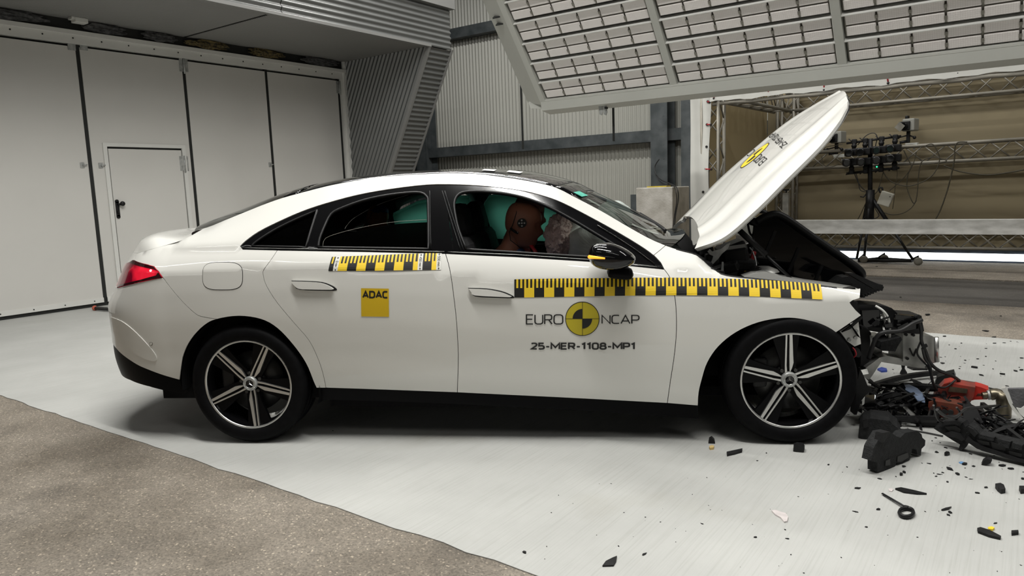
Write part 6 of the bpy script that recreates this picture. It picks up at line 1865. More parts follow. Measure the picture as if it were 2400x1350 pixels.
# equipment box strapped to the tripod
c = rv(2076, 466, RV - 0.12)
mb = MB(); mb.cbox(c, (0.17, 0.09, 0.20), 0, Matrix.Rotation(math.radians(20), 3, 'Y'), bev=0.01); BX = mb.build('equipment_box', mat('grey_box', (0.36, 0.35, 0.30), 0.5, var=0.08, scale=6))
tag(BX, 'grey equipment box strapped to the tripod leg', 'box')
q = rv(2086, 461, RV - 0.175); mb = MB(); mb.cyl(q, q + Vector((0, -0.006, 0)), 0.008, 8); mb.build('box_port', M['ink'], BX)
mb = MB(); mb.tube(smooth_pts([rv(2063, 452, RV-.12), rv(2060, 442, RV-.12), rv(2067, 440, RV-.12), rv(2069, 450, RV-.12)], 4), 0.014, 6); mb.build('box_strap', M['plastic'], BX)
# two larger cameras clamped on the truss
def big_camera(px, py, lab, sc=1.0):
    c = onV(px, py, 9.15)
    r = empty('truss_camera', lab, 'camera', 'large cameras on the truss', loc=c, rz=-0.25); r.scale = (0.85, 0.85, 0.85)
    mb = MB(); mb.cbox((0.03, 0.05, 0.0), (0.20, 0.22, 0.21), bev=0.02); mb.build('camera_body', mat('pale_camera_housing', (0.24, 0.24, 0.215), 0.5, var=0.05, scale=5) if 'pale_camera_housing' not in bpy.data.materials else bpy.data.materials['pale_camera_housing'], r)
    mb = MB(); mb.cbox((-0.01, -0.075, -0.015), (0.16, 0.05, 0.15), bev=0.012); mb.build('camera_front', M['plastic'], r)
    mb = MB(); mb.cyl((-0.01, -0.09, -0.02), (-0.01, -0.16, -0.02), 0.055, 18); mb.build('lens', M['gloss_black'], r)
    mb = MB(); mb.cbox((-0.045, -0.20, -0.03), (0.12, 0.006, 0.12), 0, Matrix.Rotation(0.7, 3, 'Y')); mb.build('lens_shade', M['alu_dull'], r)
    mb = MB(); mb.cbox((-0.02, 0.03, 0.13), (0.05, 0.08, 0.06), bev=0.012); mb.build('carry_handle', M['plastic'], r)
    mb = MB(); mb.cbox((0.0, 0.05, -0.20), (0.055, 0.05, 0.20), bev=0.01); mb.tube([(0, 0.05, -0.17), (-0.13, 0.0, -0.20)], 0.012, 8); mb.tube([(-0.13, 0.0, -0.20), (-0.20, -0.02, -0.22)], 0.024, 8); mb.tube([(0, 0.05, -0.17), (0.11, 0.0, -0.21)], 0.012, 8); mb.sphere((0.12, 0, -0.22), 0.03, 8); mb.tube([(0, 0.05, -0.27), (-0.12, 0, -0.29)], 0.025, 8)
    mb.build('pan_head', M['plastic'], r)
    mb = MB(); mb.cbox((0.06, 0.06, -0.335), (0.20, 0.08, 0.06), bev=0.008); mb.cyl((0.09, 0.08, -0.35), (0.09, 0.08, -0.43), 0.014, 8); mb.build('truss_clamp', M['lamp_frame'], r)
big_camera(2127, 293, 'large pale camera clamped high on the truss to the right of the tripod')
big_camera(1958, 322, 'large camera on the truss half hidden behind the raised bonnet')
# cables
def cable(lab, pts, r=0.008, m='cable_brown', v=RV, group='cables around the tripod'):
    P = smooth_pts([onV(q[0], q[1], q[2] if len(q) > 2 else v) for q in pts], 8)
    mb = MB(); mb.tube(P, r, 6); o = mb.build('cable', M[m]); return tag(o, lab, 'cable', group)
cable('thin olive cable in a wide loop hanging to the right of the tripod', [(2170,341),(2185,338),(2196,352),(2202,375),(2190,405),(2165,425),(2130,436),(2098,430),(2080,418),(2070,403)])
cable('olive cable hanging in a narrow upright loop beside the tripod', [(2118,352),(2132,380),(2136,390),(2128,410),(2126,440),(2138,472),(2145,474),(2150,450),(2155,395),(2165,375),(2190,369),(2218,376),(2205,381),(2160,386)])
cable('long brown cable dropping from the truss to the beam', [(2267,333),(2245,334),(2238,348),(2236,380),(2222,440),(2205,490),(2193,513)], 0.010, v=9.05)
cable('brown cable sagging to the right edge along the back sheet', [(2212,388),(2250,402),(2310,410),(2360,405),(2400,398)], 0.010, v=9.1)
cable('thin cable crossing from the camera bar down to the box', [(2148,355),(2140,385),(2120,415),(2085,447)], 0.006)
cable('cable hanging from the lower bar behind the equipment box', [(2102,385),(2103,410),(2098,440),(2095,470),(2092,490)], 0.005)
cable('bundle of cable curling round the tripod hub', [(2070,405),(2064,425),(2057,447),(2045,460),(2030,475),(2018,500),(2010,515)], 0.007)
cable('black cable drooping from the left end of the lower bar', [(2002,405),(2010,425),(2020,440),(2030,448)], 0.007, 'cable')
cable('second black cable drooping from the left end of the lower bar', [(2006,405),(2012,428),(2016,445),(2028,450)], 0.006, 'cable')
cable('long thin cable swinging low from box to tripod leg', [(2148,470),(2135,488),(2115,500),(2090,503),(2065,495),(2048,482)], 0.007)
cable('tangle of cable below the tripod hub', [(2045,470),(2052,490),(2060,505),(2048,512),(2040,495),(2030,505),(2022,515)], 0.007, 'cable')
cable('short cable looping at the left truss camera', [(1930,352),(1935,345),(1955,341),(1975,338)], 0.006, v=9.1)
cable('cable dipping below the truss at the left', [(1926,367),(1930,385),(1945,392),(1965,385)], 0.006, v=9.1)
cable('thin cable trailing below the beam beside the tripod', [(1980,548),(1972,562),(1960,575),(1952,584)], 0.006, 'cable', v=9.0)
cable('cable arching over the camera rows', [(2010,340),(2030,318),(2048,312),(2056,322),(2052,345),(2060,360)], 0.007, 'cable', v=RV+.03)
# aluminium profile post with a T top
a = onV(1841, 515, 8.6); 
mb = MB(); mb.box((a.x - 0.045, 8.58, 0.0), (a.x + 0.045, 8.66, onV(1841, 452, 8.6).z)); PST = mb.build('profile_post', M['alu'])
tag(PST, 'upright aluminium profile post with a T handle beside the tent corner', 'post')
z1 = onV(1841, 452, 8.6).z
mb = MB(); mb.cyl((a.x, 8.62, z1), (a.x, 8.62, z1 + 0.035), 0.012, 8); mb.cbox((a.x, 8.62, z1 + 0.045), (0.085, 0.03, 0.022)); mb.build('t_handle', M['plastic'], PST)

# ================================================================ CONCRETE BLOCK BY THE COLUMN
blk = mat('rough_concrete_block', (0.36, 0.34, 0.30), 0.85, col2=(0.52, 0.50, 0.46), scale=5, bump=0.4, bscale=40, detail=10)
k0 = onV(1490, 440, 8.0); k1 = onV(1576, 438, 8.0); kb = onU(1616, 436, k1.x).y
mb = MB(); mb.box((k0.x, 8.0, 0.0), (k1.x, kb, 1.255), bev=0.015); BLK = mb.build('concrete_block', blk)
tag(BLK, 'tall pitted concrete block standing in front of the steel column', 'block')
p = onV(1543, 437, 8.1); mb = MB(); mb.box((p.x - 0.17, 8.03, 1.255), (p.x + 0.17, 8.20, 1.275)); tag(mb.build('yellow_board', mat('yellow_board', (0.55, 0.42, 0.05), 0.6, var=0.15, scale=8)), 'thin yellow board lying on top of the concrete block', 'board')
q = onV(1484, 456, 8.1); mb = MB(); mb.box((q.x - 0.05, 8.1, 0.0), (k0.x - 0.005, 8.14, q.z)); tag(mb.build('steel_plate', M['galv']), 'narrow grey steel plate leaning beside the concrete block', 'plate')
mb = MB(); P = smooth_pts([onV(*q) for q in ((1545,373,9.2),(1535,390,9.2),(1537,408,9.15),(1550,422,9.1),(1570,430,8.4),(1586,440,7.96),(1590,465,7.95),(1584,500,7.95),(1580,540,7.95))], 6); mb.tube(P, 0.009, 6)
tag(mb.build('cable', M['cable']), 'black cable draped from the column over the concrete block', 'cable')
mb = MB(); P = smooth_pts([onV(*q) for q in ((1538,412,9.15),(1552,430,9.0),(1575,434,8.3),(1583,445,7.96),(1586,470,7.95),(1580,510,7.95),(1576,545,7.95))], 6); mb.tube(P, 0.008, 6)
tag(mb.build('cable', M['cable']), 'second thinner black cable hanging close beside it on the block', 'cable')
# ================================================================ WRECKAGE ON THE FLOOR
def flat_piece(name, poly, th, m, label, cat='fragment', group=None, z0=0.0, parent=None, tilt=0.0):
    """a plate lying on the floor, outline read on the ground plane"""
    P = [onZ(a, b, z0) for a, b in poly]
    cx = sum(p.x for p in P)/len(P); cy = sum(p.y for p in P)/len(P)
    mb = MB(); mb.prism([(p.x-cx, p.y-cy) for p in P], 0.0, th, lambda a, b, t: Vector((a, b, t + tilt*(a+0.3)*1.0 if tilt else t)))
    o = mb.build(name, m, parent); o.location = (cx, cy, z0)
    if not parent: tag(o, label, cat, group)
    return o
VH = Vector((CF.x, CF.y, 0)).normalized()
def stand_plane(bx, by, z=0.0):
    g = onZ(bx, by, z); vdir = Vector((g.x-CAM.x, g.y-CAM.y, 0)).normalized(); return g, vdir
def upright(name, poly, base, depth, m, label=None, cat=None, group=None, parent=None, zb=0.0, lean=0.0, base2=None, front=0.0):
    """a standing piece: outline read on an upright plane through one or two floor points, then given its depth"""
    g, vd = stand_plane(*base, zb)
    if base2:
        h = onZ(*base2); sd = (h-g); sd.z = 0; sd.normalize(); n = Vector((-sd.y, sd.x, 0)); vd = n if n.dot(vd) > 0 else -n
    sd = Vector((vd.y, -vd.x, 0))
    g = g - vd*front
    pts = []
    for (px, py) in poly:
        d = view_ray(px, py); t = (g-CAM).dot(vd)/d.dot(vd); q = CAM + d*t
        pts.append(((q-g).dot(sd), max(0.0, q.z)))
    pts = clean(pts, 1e-4)
    mb = MB(); mb.prism(pts, 0.0, depth, lambda a, b, t: g + sd*a + vd*(t + lean*b) + Vector((0, 0, b)))
    o = mb.build(name, m, parent)
    if label: tag(o, label, cat, group)
    return o
def fl_tube(name, pts, r, m, label=None, cat=None, group=None, parent=None, n=6, sm=5):
    """pts: (px, py, height above floor): the foot of the point is read on the floor, then raised"""
    P = [Vector((*onZ(a, b, h).xy, h)) for a, b, h in pts]
    mb = MB(); mb.tube(smooth_pts(P, sm), r, n); o = mb.build(name, m, parent)
    if label: tag(o, label, cat, group)
    return o

# 1. big foam absorber block in front
F1 = empty('foam_absorber', 'chunky charcoal foam bumper absorber standing on the concrete', 'bumper foam')
upright('foam_body', [(2042,1080),(2048,1050),(2052,1042),(2068,1015),(2086,1012),(2100,1022),(2110,1026),(2122,1014),(2150,1010),(2160,1018),(2162,1026),(2169,1032),(2168,1044),(2160,1052),(2158,1068),(2150,1066),(2148,1054),(2138,1052),(2132,1078),(2115,1088),(2100,1086),(2097,1096),(2068,1108),(2056,1106),(2056,1084)], (2060,1109), 0.045, M['foam'], parent=F1, base2=(2158,1069))
upright('foam_cut', [(2075,1092),(2076,1080),(2086,1076),(2087,1090)], (2060,1109), 0.004, M['ink'], parent=F1, base2=(2158,1069), front=0.004)
upright('foam_cut', [(2103,1082),(2104,1070),(2128,1061),(2130,1072),(2112,1083)], (2060,1109), 0.004, M['ink'], parent=F1, base2=(2158,1069), front=0.004)
upright('foam_lip', [(2068,1015),(2086,1012),(2082,1022),(2070,1038),(2064,1036)], (2060,1109), 0.03, M['plastic_rough'], parent=F1, base2=(2158,1069), front=0.012)
# 2. second absorber half under the wheel
F2 = empty('foam_absorber', 'dark foam absorber piece lying tight against the front wheel', 'bumper foam')
upright('foam_body', [(2012,1024),(2014,1000),(2022,988),(2034,984),(2040,981),(2085,986),(2094,996),(2104,1003),(2108,1012),(2112,1018),(2085,1017),(2056,1020),(2042,1022),(2030,1032),(2018,1032)], (2030,1030), 0.16, M['foam'], parent=F2)
upright('foam_notch', [(2022,988),(2034,984),(2036,1000),(2024,1004)], (2029,1031), 0.02, M['plastic'], parent=F2)
# 3. long moulded bumper carrier running out to the right
F3 = empty('bumper_carrier', 'long ribbed black bumper carrier stretched across the floor to the right', 'bumper part')
base3 = (2246, 1057); base3b = (2440, 1100)
upright('carrier_body', [(2188,1004),(2200,992),(2216,986),(2240,984),(2256,990),(2262,1000),(2270,996),(2284,1004),(2296,1016),(2330,1024),(2396,1040),(2440,1052),(2440,1098),(2400,1086),(2360,1068),(2320,1062),(2290,1052),(2264,1034),(2262,1044),(2254,1056),(2246,1054),(2250,1042),(2236,1034),(2214,1020),(2200,1012)], base3, 0.06, M['foam'], parent=F3, base2=base3b)
for poly in ([(2214,1000),(2240,998),(2252,1006),(2250,1014),(2226,1012)], [(2288,1030),(2318,1036),(2320,1044),(2296,1042)], [(2322,1034),(2358,1048),(2356,1056),(2326,1052)], [(2364,1056),(2396,1064),(2394,1072),(2366,1066)]):
    upright('carrier_pocket', poly, base3, 0.006, M['ink'], parent=F3, base2=base3b, front=0.003)
for poly in ([(2296,1018),(2330,1026),(2328,1034),(2294,1026)], [(2336,1028),(2368,1036),(2364,1052),(2340,1042)], [(2372,1038),(2396,1044),(2394,1056),(2370,1050)]):
    upright('carrier_rib', poly, base3, 0.030, M['foam'], parent=F3, base2=base3b, front=0.022)
for poly in ([(2262,1034),(2276,1042),(2300,1056),(2340,1068),(2400,1086),(2440,1096),(2440,1090),(2400,1080),(2340,1060),(2300,1046),(2280,1034),(2268,1022)], [(2200,996),(2216,988),(2240,986),(2254,992),(2250,998),(2236,994),(2216,996),(2206,1002)], [(2212,1016),(2228,1012),(2250,1018),(2262,1030),(2254,1034),(2240,1026),(2222,1024)], [(2268,1000),(2280,1006),(2290,1018),(2284,1024),(2272,1012)]):
    upright('carrier_rib', poly, base3, 0.030, M['plastic_rough'], parent=F3, base2=base3b, front=0.018)
# 4. red tow-clamp, hydraulic and housing
RD_ = empty('red_clamp', 'bright red metal clamp with scraped sides among the wreckage', 'clamp')
upright('clamp_body', [(2186,932),(2200,912),(2212,900),(2226,897),(2250,902),(2286,908),(2282,930),(2274,944),(2240,942),(2206,938)], (2240,975), 0.12, M['red'], parent=RD_)
upright('clamp_jaw', [(2270,940),(2278,912),(2285,904),(2300,908),(2316,914),(2318,922),(2292,922),(2286,930),(2316,930),(2314,936),(2284,937),(2274,940)], (2285,972), 0.09, mat('bright_red_paint', (0.50, 0.03, 0.02), 0.4, var=0.15, scale=12), parent=RD_)
upright('clamp_window', [(2226,906),(2268,912),(2266,922),(2222,918)], (2239,976), 0.006, M['grease'], parent=RD_)
EL = empty('pipe_elbow', 'greasy brass-coloured pipe elbow plugged into the red clamp', 'pipe')
P = [Vector((*onZ(2300, 975, 0.14).xy, 0.16)), Vector((*onZ(2322, 973, 0.14).xy, 0.16)), Vector((*onZ(2340, 973, 0.1).xy, 0.15)), Vector((*onZ(2352, 985, 0.05).xy, 0.10)), Vector((*onZ(2352, 990, 0.0).xy, 0.0))]
P = [onV(2302, 927, onZ(2300, 975).y), onV(2322, 925, onZ(2310, 975).y), onV(2338, 924, onZ(2320, 976).y), onV(2352, 938, onZ(2330, 978).y), onV(2352, 976, onZ(2350, 978).y)]
mb = MB(); mb.tube(smooth_pts(P, 5), [0.018]*5 + [0.030]*8 + [0.036]*8, 12); mb.build('elbow_body', M['grease'], EL)
mb = MB(); mb.tube([lerp(P[0], P[1], 0.6), lerp(P[0], P[1], 0.95)], 0.026, 8); mb.build('coupling_nut', M['zinc'], EL)
HB = empty('red_valve_block', 'brown and red valve block with round ports under the red clamp', 'machine part')
upright('block_body', [(2174,970),(2176,944),(2190,940),(2242,948),(2256,954),(2254,985),(2196,976)], (2230,996), 0.10, mat('rusty_brown_metal', (0.10, 0.055, 0.03), 0.5, metal=0.4, col2=(0.28, 0.03, 0.02), scale=7), parent=HB)
for k in range(4):
    px = 2186 + k*14
    g, vd = stand_plane(2229, 997); d = view_ray(px, 962 + k*1.5); q = CAM + d*((g-CAM).dot(vd)/d.dot(vd)); mb = MB(); mb.cyl(q - vd*0.004, q + vd*0.01, 0.014, 12); mb.build('port', M['ink'], HB)
# 5. white-edged torn panel at the right edge
TP = empty('bumper_skin', 'white painted torn bumper panel with grey felt inside at the right edge', 'bumper panel')
upright('panel_inner', [(2362,912),(2420,911),(2420,996),(2400,985),(2378,956)], (2400,1000), 0.03, M['lining'], parent=TP)
upright('panel_edge', [(2346,911),(2356,909),(2362,914),(2366,930),(2372,948),(2380,958),(2400,982),(2420,996),(2420,1003),(2398,990),(2374,962),(2364,944),(2356,924)], (2398,1001), 0.04, M['paint'], parent=TP)
upright('panel_crumple', [(2382,956),(2392,958),(2400,952),(2420,960),(2420,990),(2404,982),(2390,970)], (2397,1001), 0.02, M['sticker_white'], parent=TP)
# 6. heap of black frames and rails between wheel and carrier
HEAP = 'broken black plastic rails heaped ahead of the front wheel'
labels = iter(['long thin black rail slanting back across the heap', 'short black rail lying under the blue-grey shard', 'flat black strip nearest the front wheel', 'black rail crossing beneath the red clamp', 'slim black rail running towards the torn white panel', 'second slim black rail towards the torn white panel', 'short black bar standing off the wheel', 'black strip lying along the far side of the heap', 'dark rail at the foot of the valve block', 'black bar sloping down beside the radiator grille'])
rails = [
 [(2046,910,.03),(2100,898,.05),(2160,890,.06),(2210,884,.05)], [(2060,925,.04),(2110,930,.08),(2150,938,.09)], [(2010,960,.03),(2050,985,.05),(2110,1000,.05)],
 [(2130,960,.16),(2180,985,.17),(2260,995,.16)], [(2255,980,.14),(2320,1010,.12),(2400,1060,.08)], [(2300,980,.13),(2350,1010,.10),(2420,1050,.06)],
 [(2032,920,.05),(2090,945,.09),(2125,962,.10)], [(2080,905,.02),(2140,908,.03),(2200,912,.03)], [(2150,998,.02),(2200,1002,.03),(2260,1010,.03)], [(2110,945,.12),(2160,975,.10),(2200,1000,.03)]]
for k, pts in enumerate([[(a, b, h*0.6) for a, b, h in q] for q in rails]):
    P = [Vector((*onZ(a, b).xy, 0)) for a, b, h in pts]
    # foot line on the floor, raised to its height, with square section and supports of debris under it
    mb = MB(); Q = [p + Vector((0, 0, h)) for p, (_, _, h) in zip(P, pts)]
    mb.tube(smooth_pts(Q, 4), 0.014 if k % 3 else 0.020, 4, smooth=False)
    mb.tube([P[0], Q[0]], 0.008, 4); mb.tube([P[-1], Q[-1]], 0.008, 4)
    o = mb.build('bumper_rail', M['plastic']); tag(o, next(labels), 'rail', 'black rails in the wreck heap')
GR = empty('grille_frame', 'black radiator grille frame with slats lying in the heap', 'grille')
g0 = [onZ(*q) for q in ((2020,995),(2190,1004),(2215,965),(2060,945))]
def gq(a, b, h): return g0[0]*(1-a)*(1-b) + g0[1]*a*(1-b) + g0[2]*a*b + g0[3]*(1-a)*b + Vector((0, 0, h))
mb = MB()
mb.tube([gq(0,0,.03), gq(1,0,.05), gq(1,1,.13), gq(0,1,.10)], 0.020, 6, closed=True, smooth=False); mb.build('frame_rim', M['plastic'], GR)
for k in range(6):
    a = (k+0.5)/6; mb = MB(); p, q = gq(a, 0, lerp(.03, .05, a)), gq(a, 1, lerp(.10, .13, a)); mb.tube([p, lerp(p, q, .5) + Vector((0, 0, .01)), q], 0.012, 4, smooth=False); mb.build('grille_slat', M['gloss_black'], GR)
for k in range(2):
    b = (k+1)/3; mb = MB(); mb.tube([gq(0, b, lerp(.03, .10, b)), gq(1, b, lerp(.05, .13, b))], 0.010, 4, smooth=False); mb.build('grille_bar', M['plastic'], GR)
# dense tangle of torn black strips and plates in the heap
rh = random.Random(44)
def torn_mesh(k):
    n = rh.randint(5, 8); L = rh.uniform(0.08, 0.26); w = rh.uniform(0.005, 0.022); pts = []
    top = [(lerp(-L/2, L/2, i/(n-1)), w*rh.uniform(0.3, 1.0)) for i in range(n)]; bot = [(x, -w*rh.uniform(0.2, 0.9)) for x, _ in top[::-1]]
    bend = rh.uniform(-1.5, 1.5)
    mb = MB(); mb.prism(top + bot, 0.0, rh.uniform(0.002, 0.007), lambda a, b, t: Vector((a, b, t + bend*a*a + 0.0)))
    o = mb.build('torn_strip', M[('plastic', 'plastic_rough', 'gloss_black')[k % 3]]); me = o.data; bpy.data.objects.remove(o); return me
torn = [torn_mesh(k) for k in range(14)]
BG = empty('broken_grille', 'tangled heap of torn black grille strips ahead of the front wheel', 'wreckage', loc=tuple(onZ(2120, 975)))
BT = empty('broken_trim', 'tangle of torn black trim strips behind the long bumper carrier', 'wreckage', loc=tuple(onZ(2330, 1015)))
for (cx, cy, sx, sy, cnt, zmax, par) in ((2060, 975, 34, 20, 34, 0.12, BG), (2130, 985, 45, 16, 34, 0.13, BG), (2200, 985, 35, 14, 22, 0.12, BG), (2120, 925, 45, 12, 20, 0.05, BG), (2300, 1010, 40, 14, 26, 0.10, BT), (2370, 1030, 28, 14, 16, 0.08, BT)):
    for k in range(cnt):
        p = onZ(rh.gauss(cx, sx*0.6), rh.gauss(cy, sy*0.6)); o = bpy.data.objects.new('torn_strip', rh.choice(torn)); COL.objects.link(o); o.parent = par
        o.location = (p.x - par.location.x, p.y - par.location.y, rh.uniform(0.004, zmax)); o.rotation_euler = (rh.uniform(-0.9, 0.9), rh.uniform(-0.6, 0.6), rh.uniform(0, 6.28))
# spring-like stack of strips beside the wheel
SP = empty('slat_stack', 'stack of bent black slats with bright edges beside the front wheel', 'slats')
for k in range(5):
    upright('slat', [(2020,988-k*9),(2026,982-k*9),(2050,980-k*9),(2056,986-k*9),(2048,988-k*9),(2028,990-k*9)], (2040,1000), 0.16, M['plastic'] if k % 2 else M['gloss_black'], parent=SP)
for (px, py) in ((2040,957),(2044,979)):
    upright('bright_clip', [(px-6,py),(px+8,py-1),(px+8,py+2),(px-6,py+3)], (2038,1001), 0.01, M['chrome'], parent=SP)
# shards and plates
flat_piece('headlamp_shard', [(2118,906),(2130,903),(2150,912),(2166,928),(2168,945),(2150,940),(2138,925),(2122,916)], 0.006, M['bluegrey'], 'blue-grey torn headlamp shard lying on the wreck heap', 'shard', z0=0.13)
upright('black_panel', [(2256,958),(2270,956),(2290,968),(2318,1020),(2280,1012),(2258,1004)], (2290,1024), 0.01, M['plastic'], 'flat black plastic panel standing behind the bumper carrier', 'panel', lean=0.5)
upright('chrome_strip', [(2112,955),(2118,953),(2148,978),(2150,984),(2140,982)], (2140,998), 0.02, M['alu'], 'dull silver strip lying inside the black heap', 'strip', lean=0.4)
upright('alu_strip', [(2306,968),(2314,970),(2340,1010),(2334,1014),(2322,1000)], (2330,1020), 0.02, M['alu'], 'bent aluminium strip behind the bumper carrier', 'strip', lean=0.4)
upright('alu_strip', [(2326,976),(2332,978),(2346,1008),(2342,1012)], (2338,1018), 0.02, M['silver'], 'bright aluminium strip next to the torn panel', 'strip', lean=0.4)
upright('connector_block', [(2190,905),(2196,885),(2210,880),(2236,874),(2240,886),(2226,896),(2206,908)], (2215,905), 0.10, M['plastic'], 'black plug block on the end of the torn wiring', 'plug')
flat_piece('skid_plate', [(2126,862),(2150,858),(2178,862),(2174,868),(2140,868)], 0.012, M['plastic'], 'flat black skid plate on the concrete under the crash box', 'plate')
flat_piece('blue_clip', [(2056,868),(2066,864),(2078,867),(2079,872),(2066,873)], 0.012, M['blue'], 'small blue plastic clip behind the front wheel', 'clip')
upright('rubber_mount', [(2109,876),(2114,866),(2112,856),(2122,854),(2120,866),(2126,876),(2116,878)], (2116,878), 0.04, M['plastic_rough'], 'small black rubber mount standing under the crash box', 'mount')
# loose cables
for k, (lab, pts, r) in enumerate([
    ('black wiring arching over the red clamp', [(2196,960,.28),(2215,975,.24),(2240,978,.22),(2260,960,.20),(2290,955,.18),(2350,950,.06)], 0.007),
    ('thin black wire curling behind the red clamp', [(2188,950,.26),(2200,985,.15),(2230,990,.12),(2250,970,.2),(2242,955,.24)], 0.005),
    ('black wire trailing along the floor behind the heap', [(2240,905,.06),(2290,905,.05),(2330,912,.03),(2365,922,.01)], 0.005),
    ('straight black wire on the concrete in front of the grille', [(2110,1006,.006),(2160,1012,.006),(2210,1022,.006)], 0.004)]):
    fl_tube('cable', pts, r, M['cable'], lab, 'cable', 'torn wiring on the floor')
# named small pieces
flat_piece('plastic_fragment', [(1703,1063),(1722,1059),(1740,1055),(1739,1061),(1722,1066),(1704,1070)], 0.010, M['plastic_rough'], 'ragged dark strip lying left of the front wheel', 'fragment')
upright('clip_block', [(1859,1058),(1860,1047),(1868,1044),(1882,1046),(1886,1052),(1884,1060),(1866,1060)], (1870,1060), 0.05, M['plastic'], 'small black clip block in front of the front wheel', 'clip')
upright('wedge_fragment', [(1660,1040),(1662,1030),(1668,1026),(1674,1032),(1676,1040)], (1668,1040), 0.03, M['plastic'], 'little black wedge just behind the front wheel', 'fragment')
flat_piece('yellow_chip', [(1662,1051),(1668,1048),(1674,1050),(1672,1054),(1664,1055)], 0.012, mat('tan_foam', (0.55, 0.40, 0.16), 0.8, var=0.1), 'tan foam chip beside the front tyre', 'chip')
flat_piece('milky_film', [(1808,1199),(1818,1198),(1828,1202),(1842,1206),(1847,1214),(1845,1224),(1838,1226),(1830,1216),(1816,1208)], 0.006, M['clear'], 'curled pinkish milky plastic film alone on the concrete', 'film')
flat_piece('long_shard', [(2098,1148),(2112,1146),(2140,1152),(2172,1160),(2150,1160),(2118,1156)], 0.008, M['plastic'], 'long pointed black shard above the cable tie', 'shard')
flat_piece('milky_chip', [(2082,1147),(2088,1146),(2094,1149),(2090,1153),(2084,1152)], 0.004, M['clear'], 'tiny clear chip beside the long shard', 'chip')
flat_piece('dark_shard', [(2290,1243),(2298,1241),(2320,1248),(2346,1262),(2344,1266),(2318,1260),(2292,1250)], 0.010, M['plastic_rough'], 'large dark shard near the lower right corner', 'shard')
flat_piece('dark_shard', [(1412,1329),(1420,1318),(1436,1310),(1446,1306),(1444,1318),(1438,1328)], 0.006, M['plastic_rough'], 'pointed dark shard at the bottom edge on the concrete', 'shard')
flat_piece('yellow_chip', [(2315,1240),(2324,1238),(2331,1241),(2326,1245),(2317,1244)], 0.008, M['yellow'], 'pale yellow chip above the large dark shard', 'chip')
flat_piece('blue_dot', [(2247,1085),(2252,1083),(2258,1084),(2259,1087),(2253,1088)], 0.004, M['lblue'], 'small light blue disc right of the foam absorber', 'chip')
flat_piece('thin_shard', [(2206,1197),(2216,1193),(2230,1190),(2224,1195),(2210,1198)], 0.006, M['plastic'], 'thin black sliver right of the cable tie', 'shard')
flat_piece('corner_shard', [(2370,1250),(2386,1249),(2387,1254),(2371,1256)], 0.012, M['plastic_rough'], 'small black block near the right edge below the wreckage', 'shard')
flat_piece('lump_fragment', [(2332,1144),(2344,1142),(2352,1146),(2356,1156),(2346,1158),(2338,1152)], 0.02, M['plastic_rough'], 'jagged black lump right of the long shard', 'fragment')
flat_piece('lump_fragment', [(2388,1149),(2404,1149),(2410,1156),(2392,1158)], 0.02, M['plastic_rough'], 'black lump cut by the right edge of the view', 'fragment')
upright('lump_fragment', [(2300,1092),(2304,1082),(2314,1076),(2325,1079),(2322,1086),(2308,1093)], (2312,1092), 0.04, M['plastic_rough'], 'crumbled black lump under the bumper carrier', 'fragment')
flat_piece('oval_plug', [(2213,1066),(2218,1063),(2224,1064),(2226,1067),(2220,1069),(2214,1069)], 0.012, M['plastic'], 'small oval black plug right of the foam absorber', 'plug')
# cable tie with its loop
CT = empty('cable_tie', 'black cable tie with a closed loop lying on the concrete', 'cable tie')
a, b = onZ(2068, 1160), onZ(2124, 1196)
mb = MB(); mb.tube([a + Vector((0, 0, .006)), b + Vector((0, 0, .012))], 0.0055, 6, flat=0.6); mb.build('tie_tail', M['plastic'], CT)
cc = onZ(2124, 1207); rx = (onZ(2141, 1207)-cc); ry = (onZ(2124, 1197)-cc)
mb = MB(); mb.tube([cc + rx*math.cos(t*math.pi/14) + ry*math.sin(t*math.pi/14) + Vector((0, 0, .010)) for t in range(28)], 0.0060, 6, closed=True, flat=1.6); mb.build('tie_loop', M['plastic'], CT)
mb = MB(); mb.cbox(b + Vector((0, 0, .012)), (0.018, 0.014, 0.014), bev=0.003); mb.build('tie_head', M['plastic'], CT)
# many loose crumbs
r7 = random.Random(21)
frag_me = []
for k in range(10):
    n = r7.randint(4, 7); pts = []
    for i in range(n):
        a = 2*math.pi*i/n + r7.uniform(-.3, .3); rr = r7.uniform(0.45, 1.0); pts.append((rr*math.cos(a)*1.4, rr*math.sin(a)*0.75))
    mb = MB(); mb.prism(pts, 0.0, r7.uniform(0.35, 1.0), lambda a, b, t: Vector((a, b, t)))
    o = mb.build('plastic_crumb', M['plastic_rough']); frag_me.append(o.data); bpy.data.objects.remove(o)
def crumb(px, py, s):
    p = onZ(px, py)
    if p.y > 3.8: return
    o = bpy.data.objects.new('plastic_crumb', r7.choice(frag_me)); COL.objects.link(o)
    o.location = (p.x, p.y, 0.0005); s *= 0.55; o.scale = (s, s, s*0.5); o.rotation_euler = (0, 0, r7.uniform(0, 6.28))
    tag(o, 'small black plastic crumb scattered on the concrete around the wreckage', 'crumb', 'black plastic crumbs on the concrete')
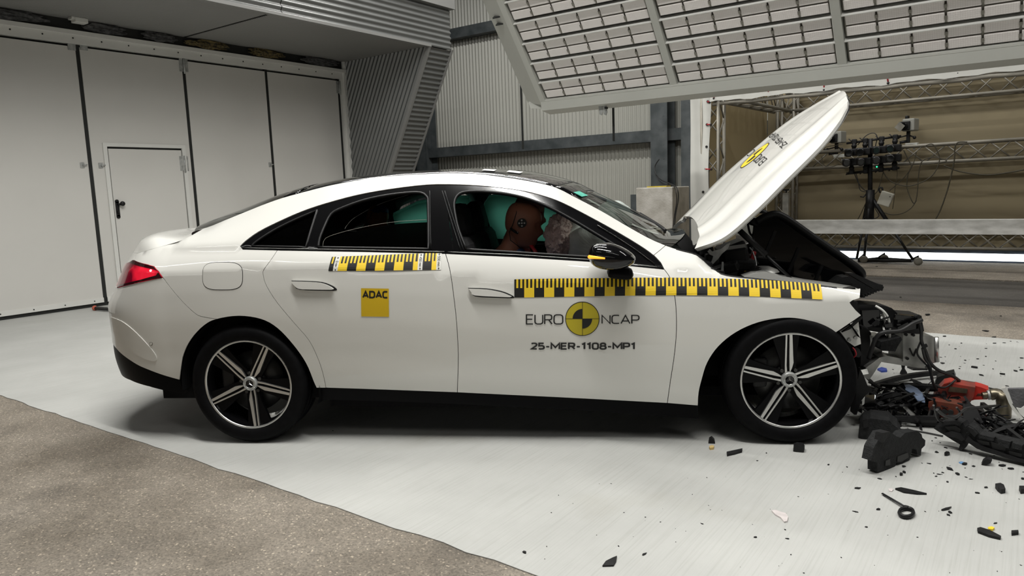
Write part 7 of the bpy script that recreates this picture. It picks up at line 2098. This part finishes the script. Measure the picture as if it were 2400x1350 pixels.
for (px, py, s) in ((2209,852,.04),(2230,875,.035),(2284,862,.045),(2262,845,.02),(2292,842,.02),(2300,880,.03),(2350,878,.035),(2327,865,.018),(2380,870,.03),(2394,868,.025),(2360,905,.02),(2395,840,.025),(2330,805,.03),(2214,789,.03),(2320,790,.03),(2253,805,.02),(2240,818,.025),(2310,836,.018),(2195,1060,.025),(2217,1050,.02),(2226,1100,.03),(2262,1089,.03),(2282,1093,.02),(2245,1112,.025),(2118,1094,.025),(2112,1113,.03),(2120,1108,.02),(2062,1123,.018),(2350,1093,.03),(2370,1100,.025),(2396,1123,.02),(2220,1130,.015),(2290,1156,.018),(2310,1143,.02),(2226,1202,.02),(2222,1207,.018),(2333,1227,.018),(2058,1195,.02),(2010,1145,.022),(2006,1200,.018),(1775,1080,.012),(1646,1228,.012),(1840,1242,.010),(1770,1260,.014),(1845,1263,.014),(2030,1236,.012),(1942,1090,.012),(1870,1048,.012),(1796,1062,.012),(1230,1296,.02),(1510,1300,.02),(780,1010,.01)):
    crumb(px, py, s)
for k in range(150):
    t = r7.random()**0.8
    px = r7.gauss(2230, 120); py = 800 + 330*r7.random()**1.1
    if px < 1960 or px > 2430: continue
    if py > 990 and px < 2170 and r7.random() < 0.6: continue
    crumb(px, py, r7.choice((0.006, 0.008, 0.010, 0.013, 0.018)))
for k in range(60):
    px = r7.uniform(1250, 2400); py = r7.uniform(1080, 1345)
    crumb(px, py, r7.choice((0.003, 0.004, 0.005, 0.007)))
# a few dark bits on the far asphalt
for (px, py, s) in ((2174,738,.07),(2216,629,.05),(2310,776,.05),(2330,790,.05),(2055,626,.05),(2110,697,.04),(2345,741,.03)):
    p = onZ(px, py); o = bpy.data.objects.new('asphalt_crumb', r7.choice(frag_me)); COL.objects.link(o); o.location = (p.x, p.y, 0.0); s *= 0.4; o.scale = (s, s, s*0.5); o.rotation_euler = (0, 0, r7.uniform(0, 6.28))
    tag(o, 'dark crumb lying far back on the brown asphalt', 'crumb', 'crumbs on the far asphalt')
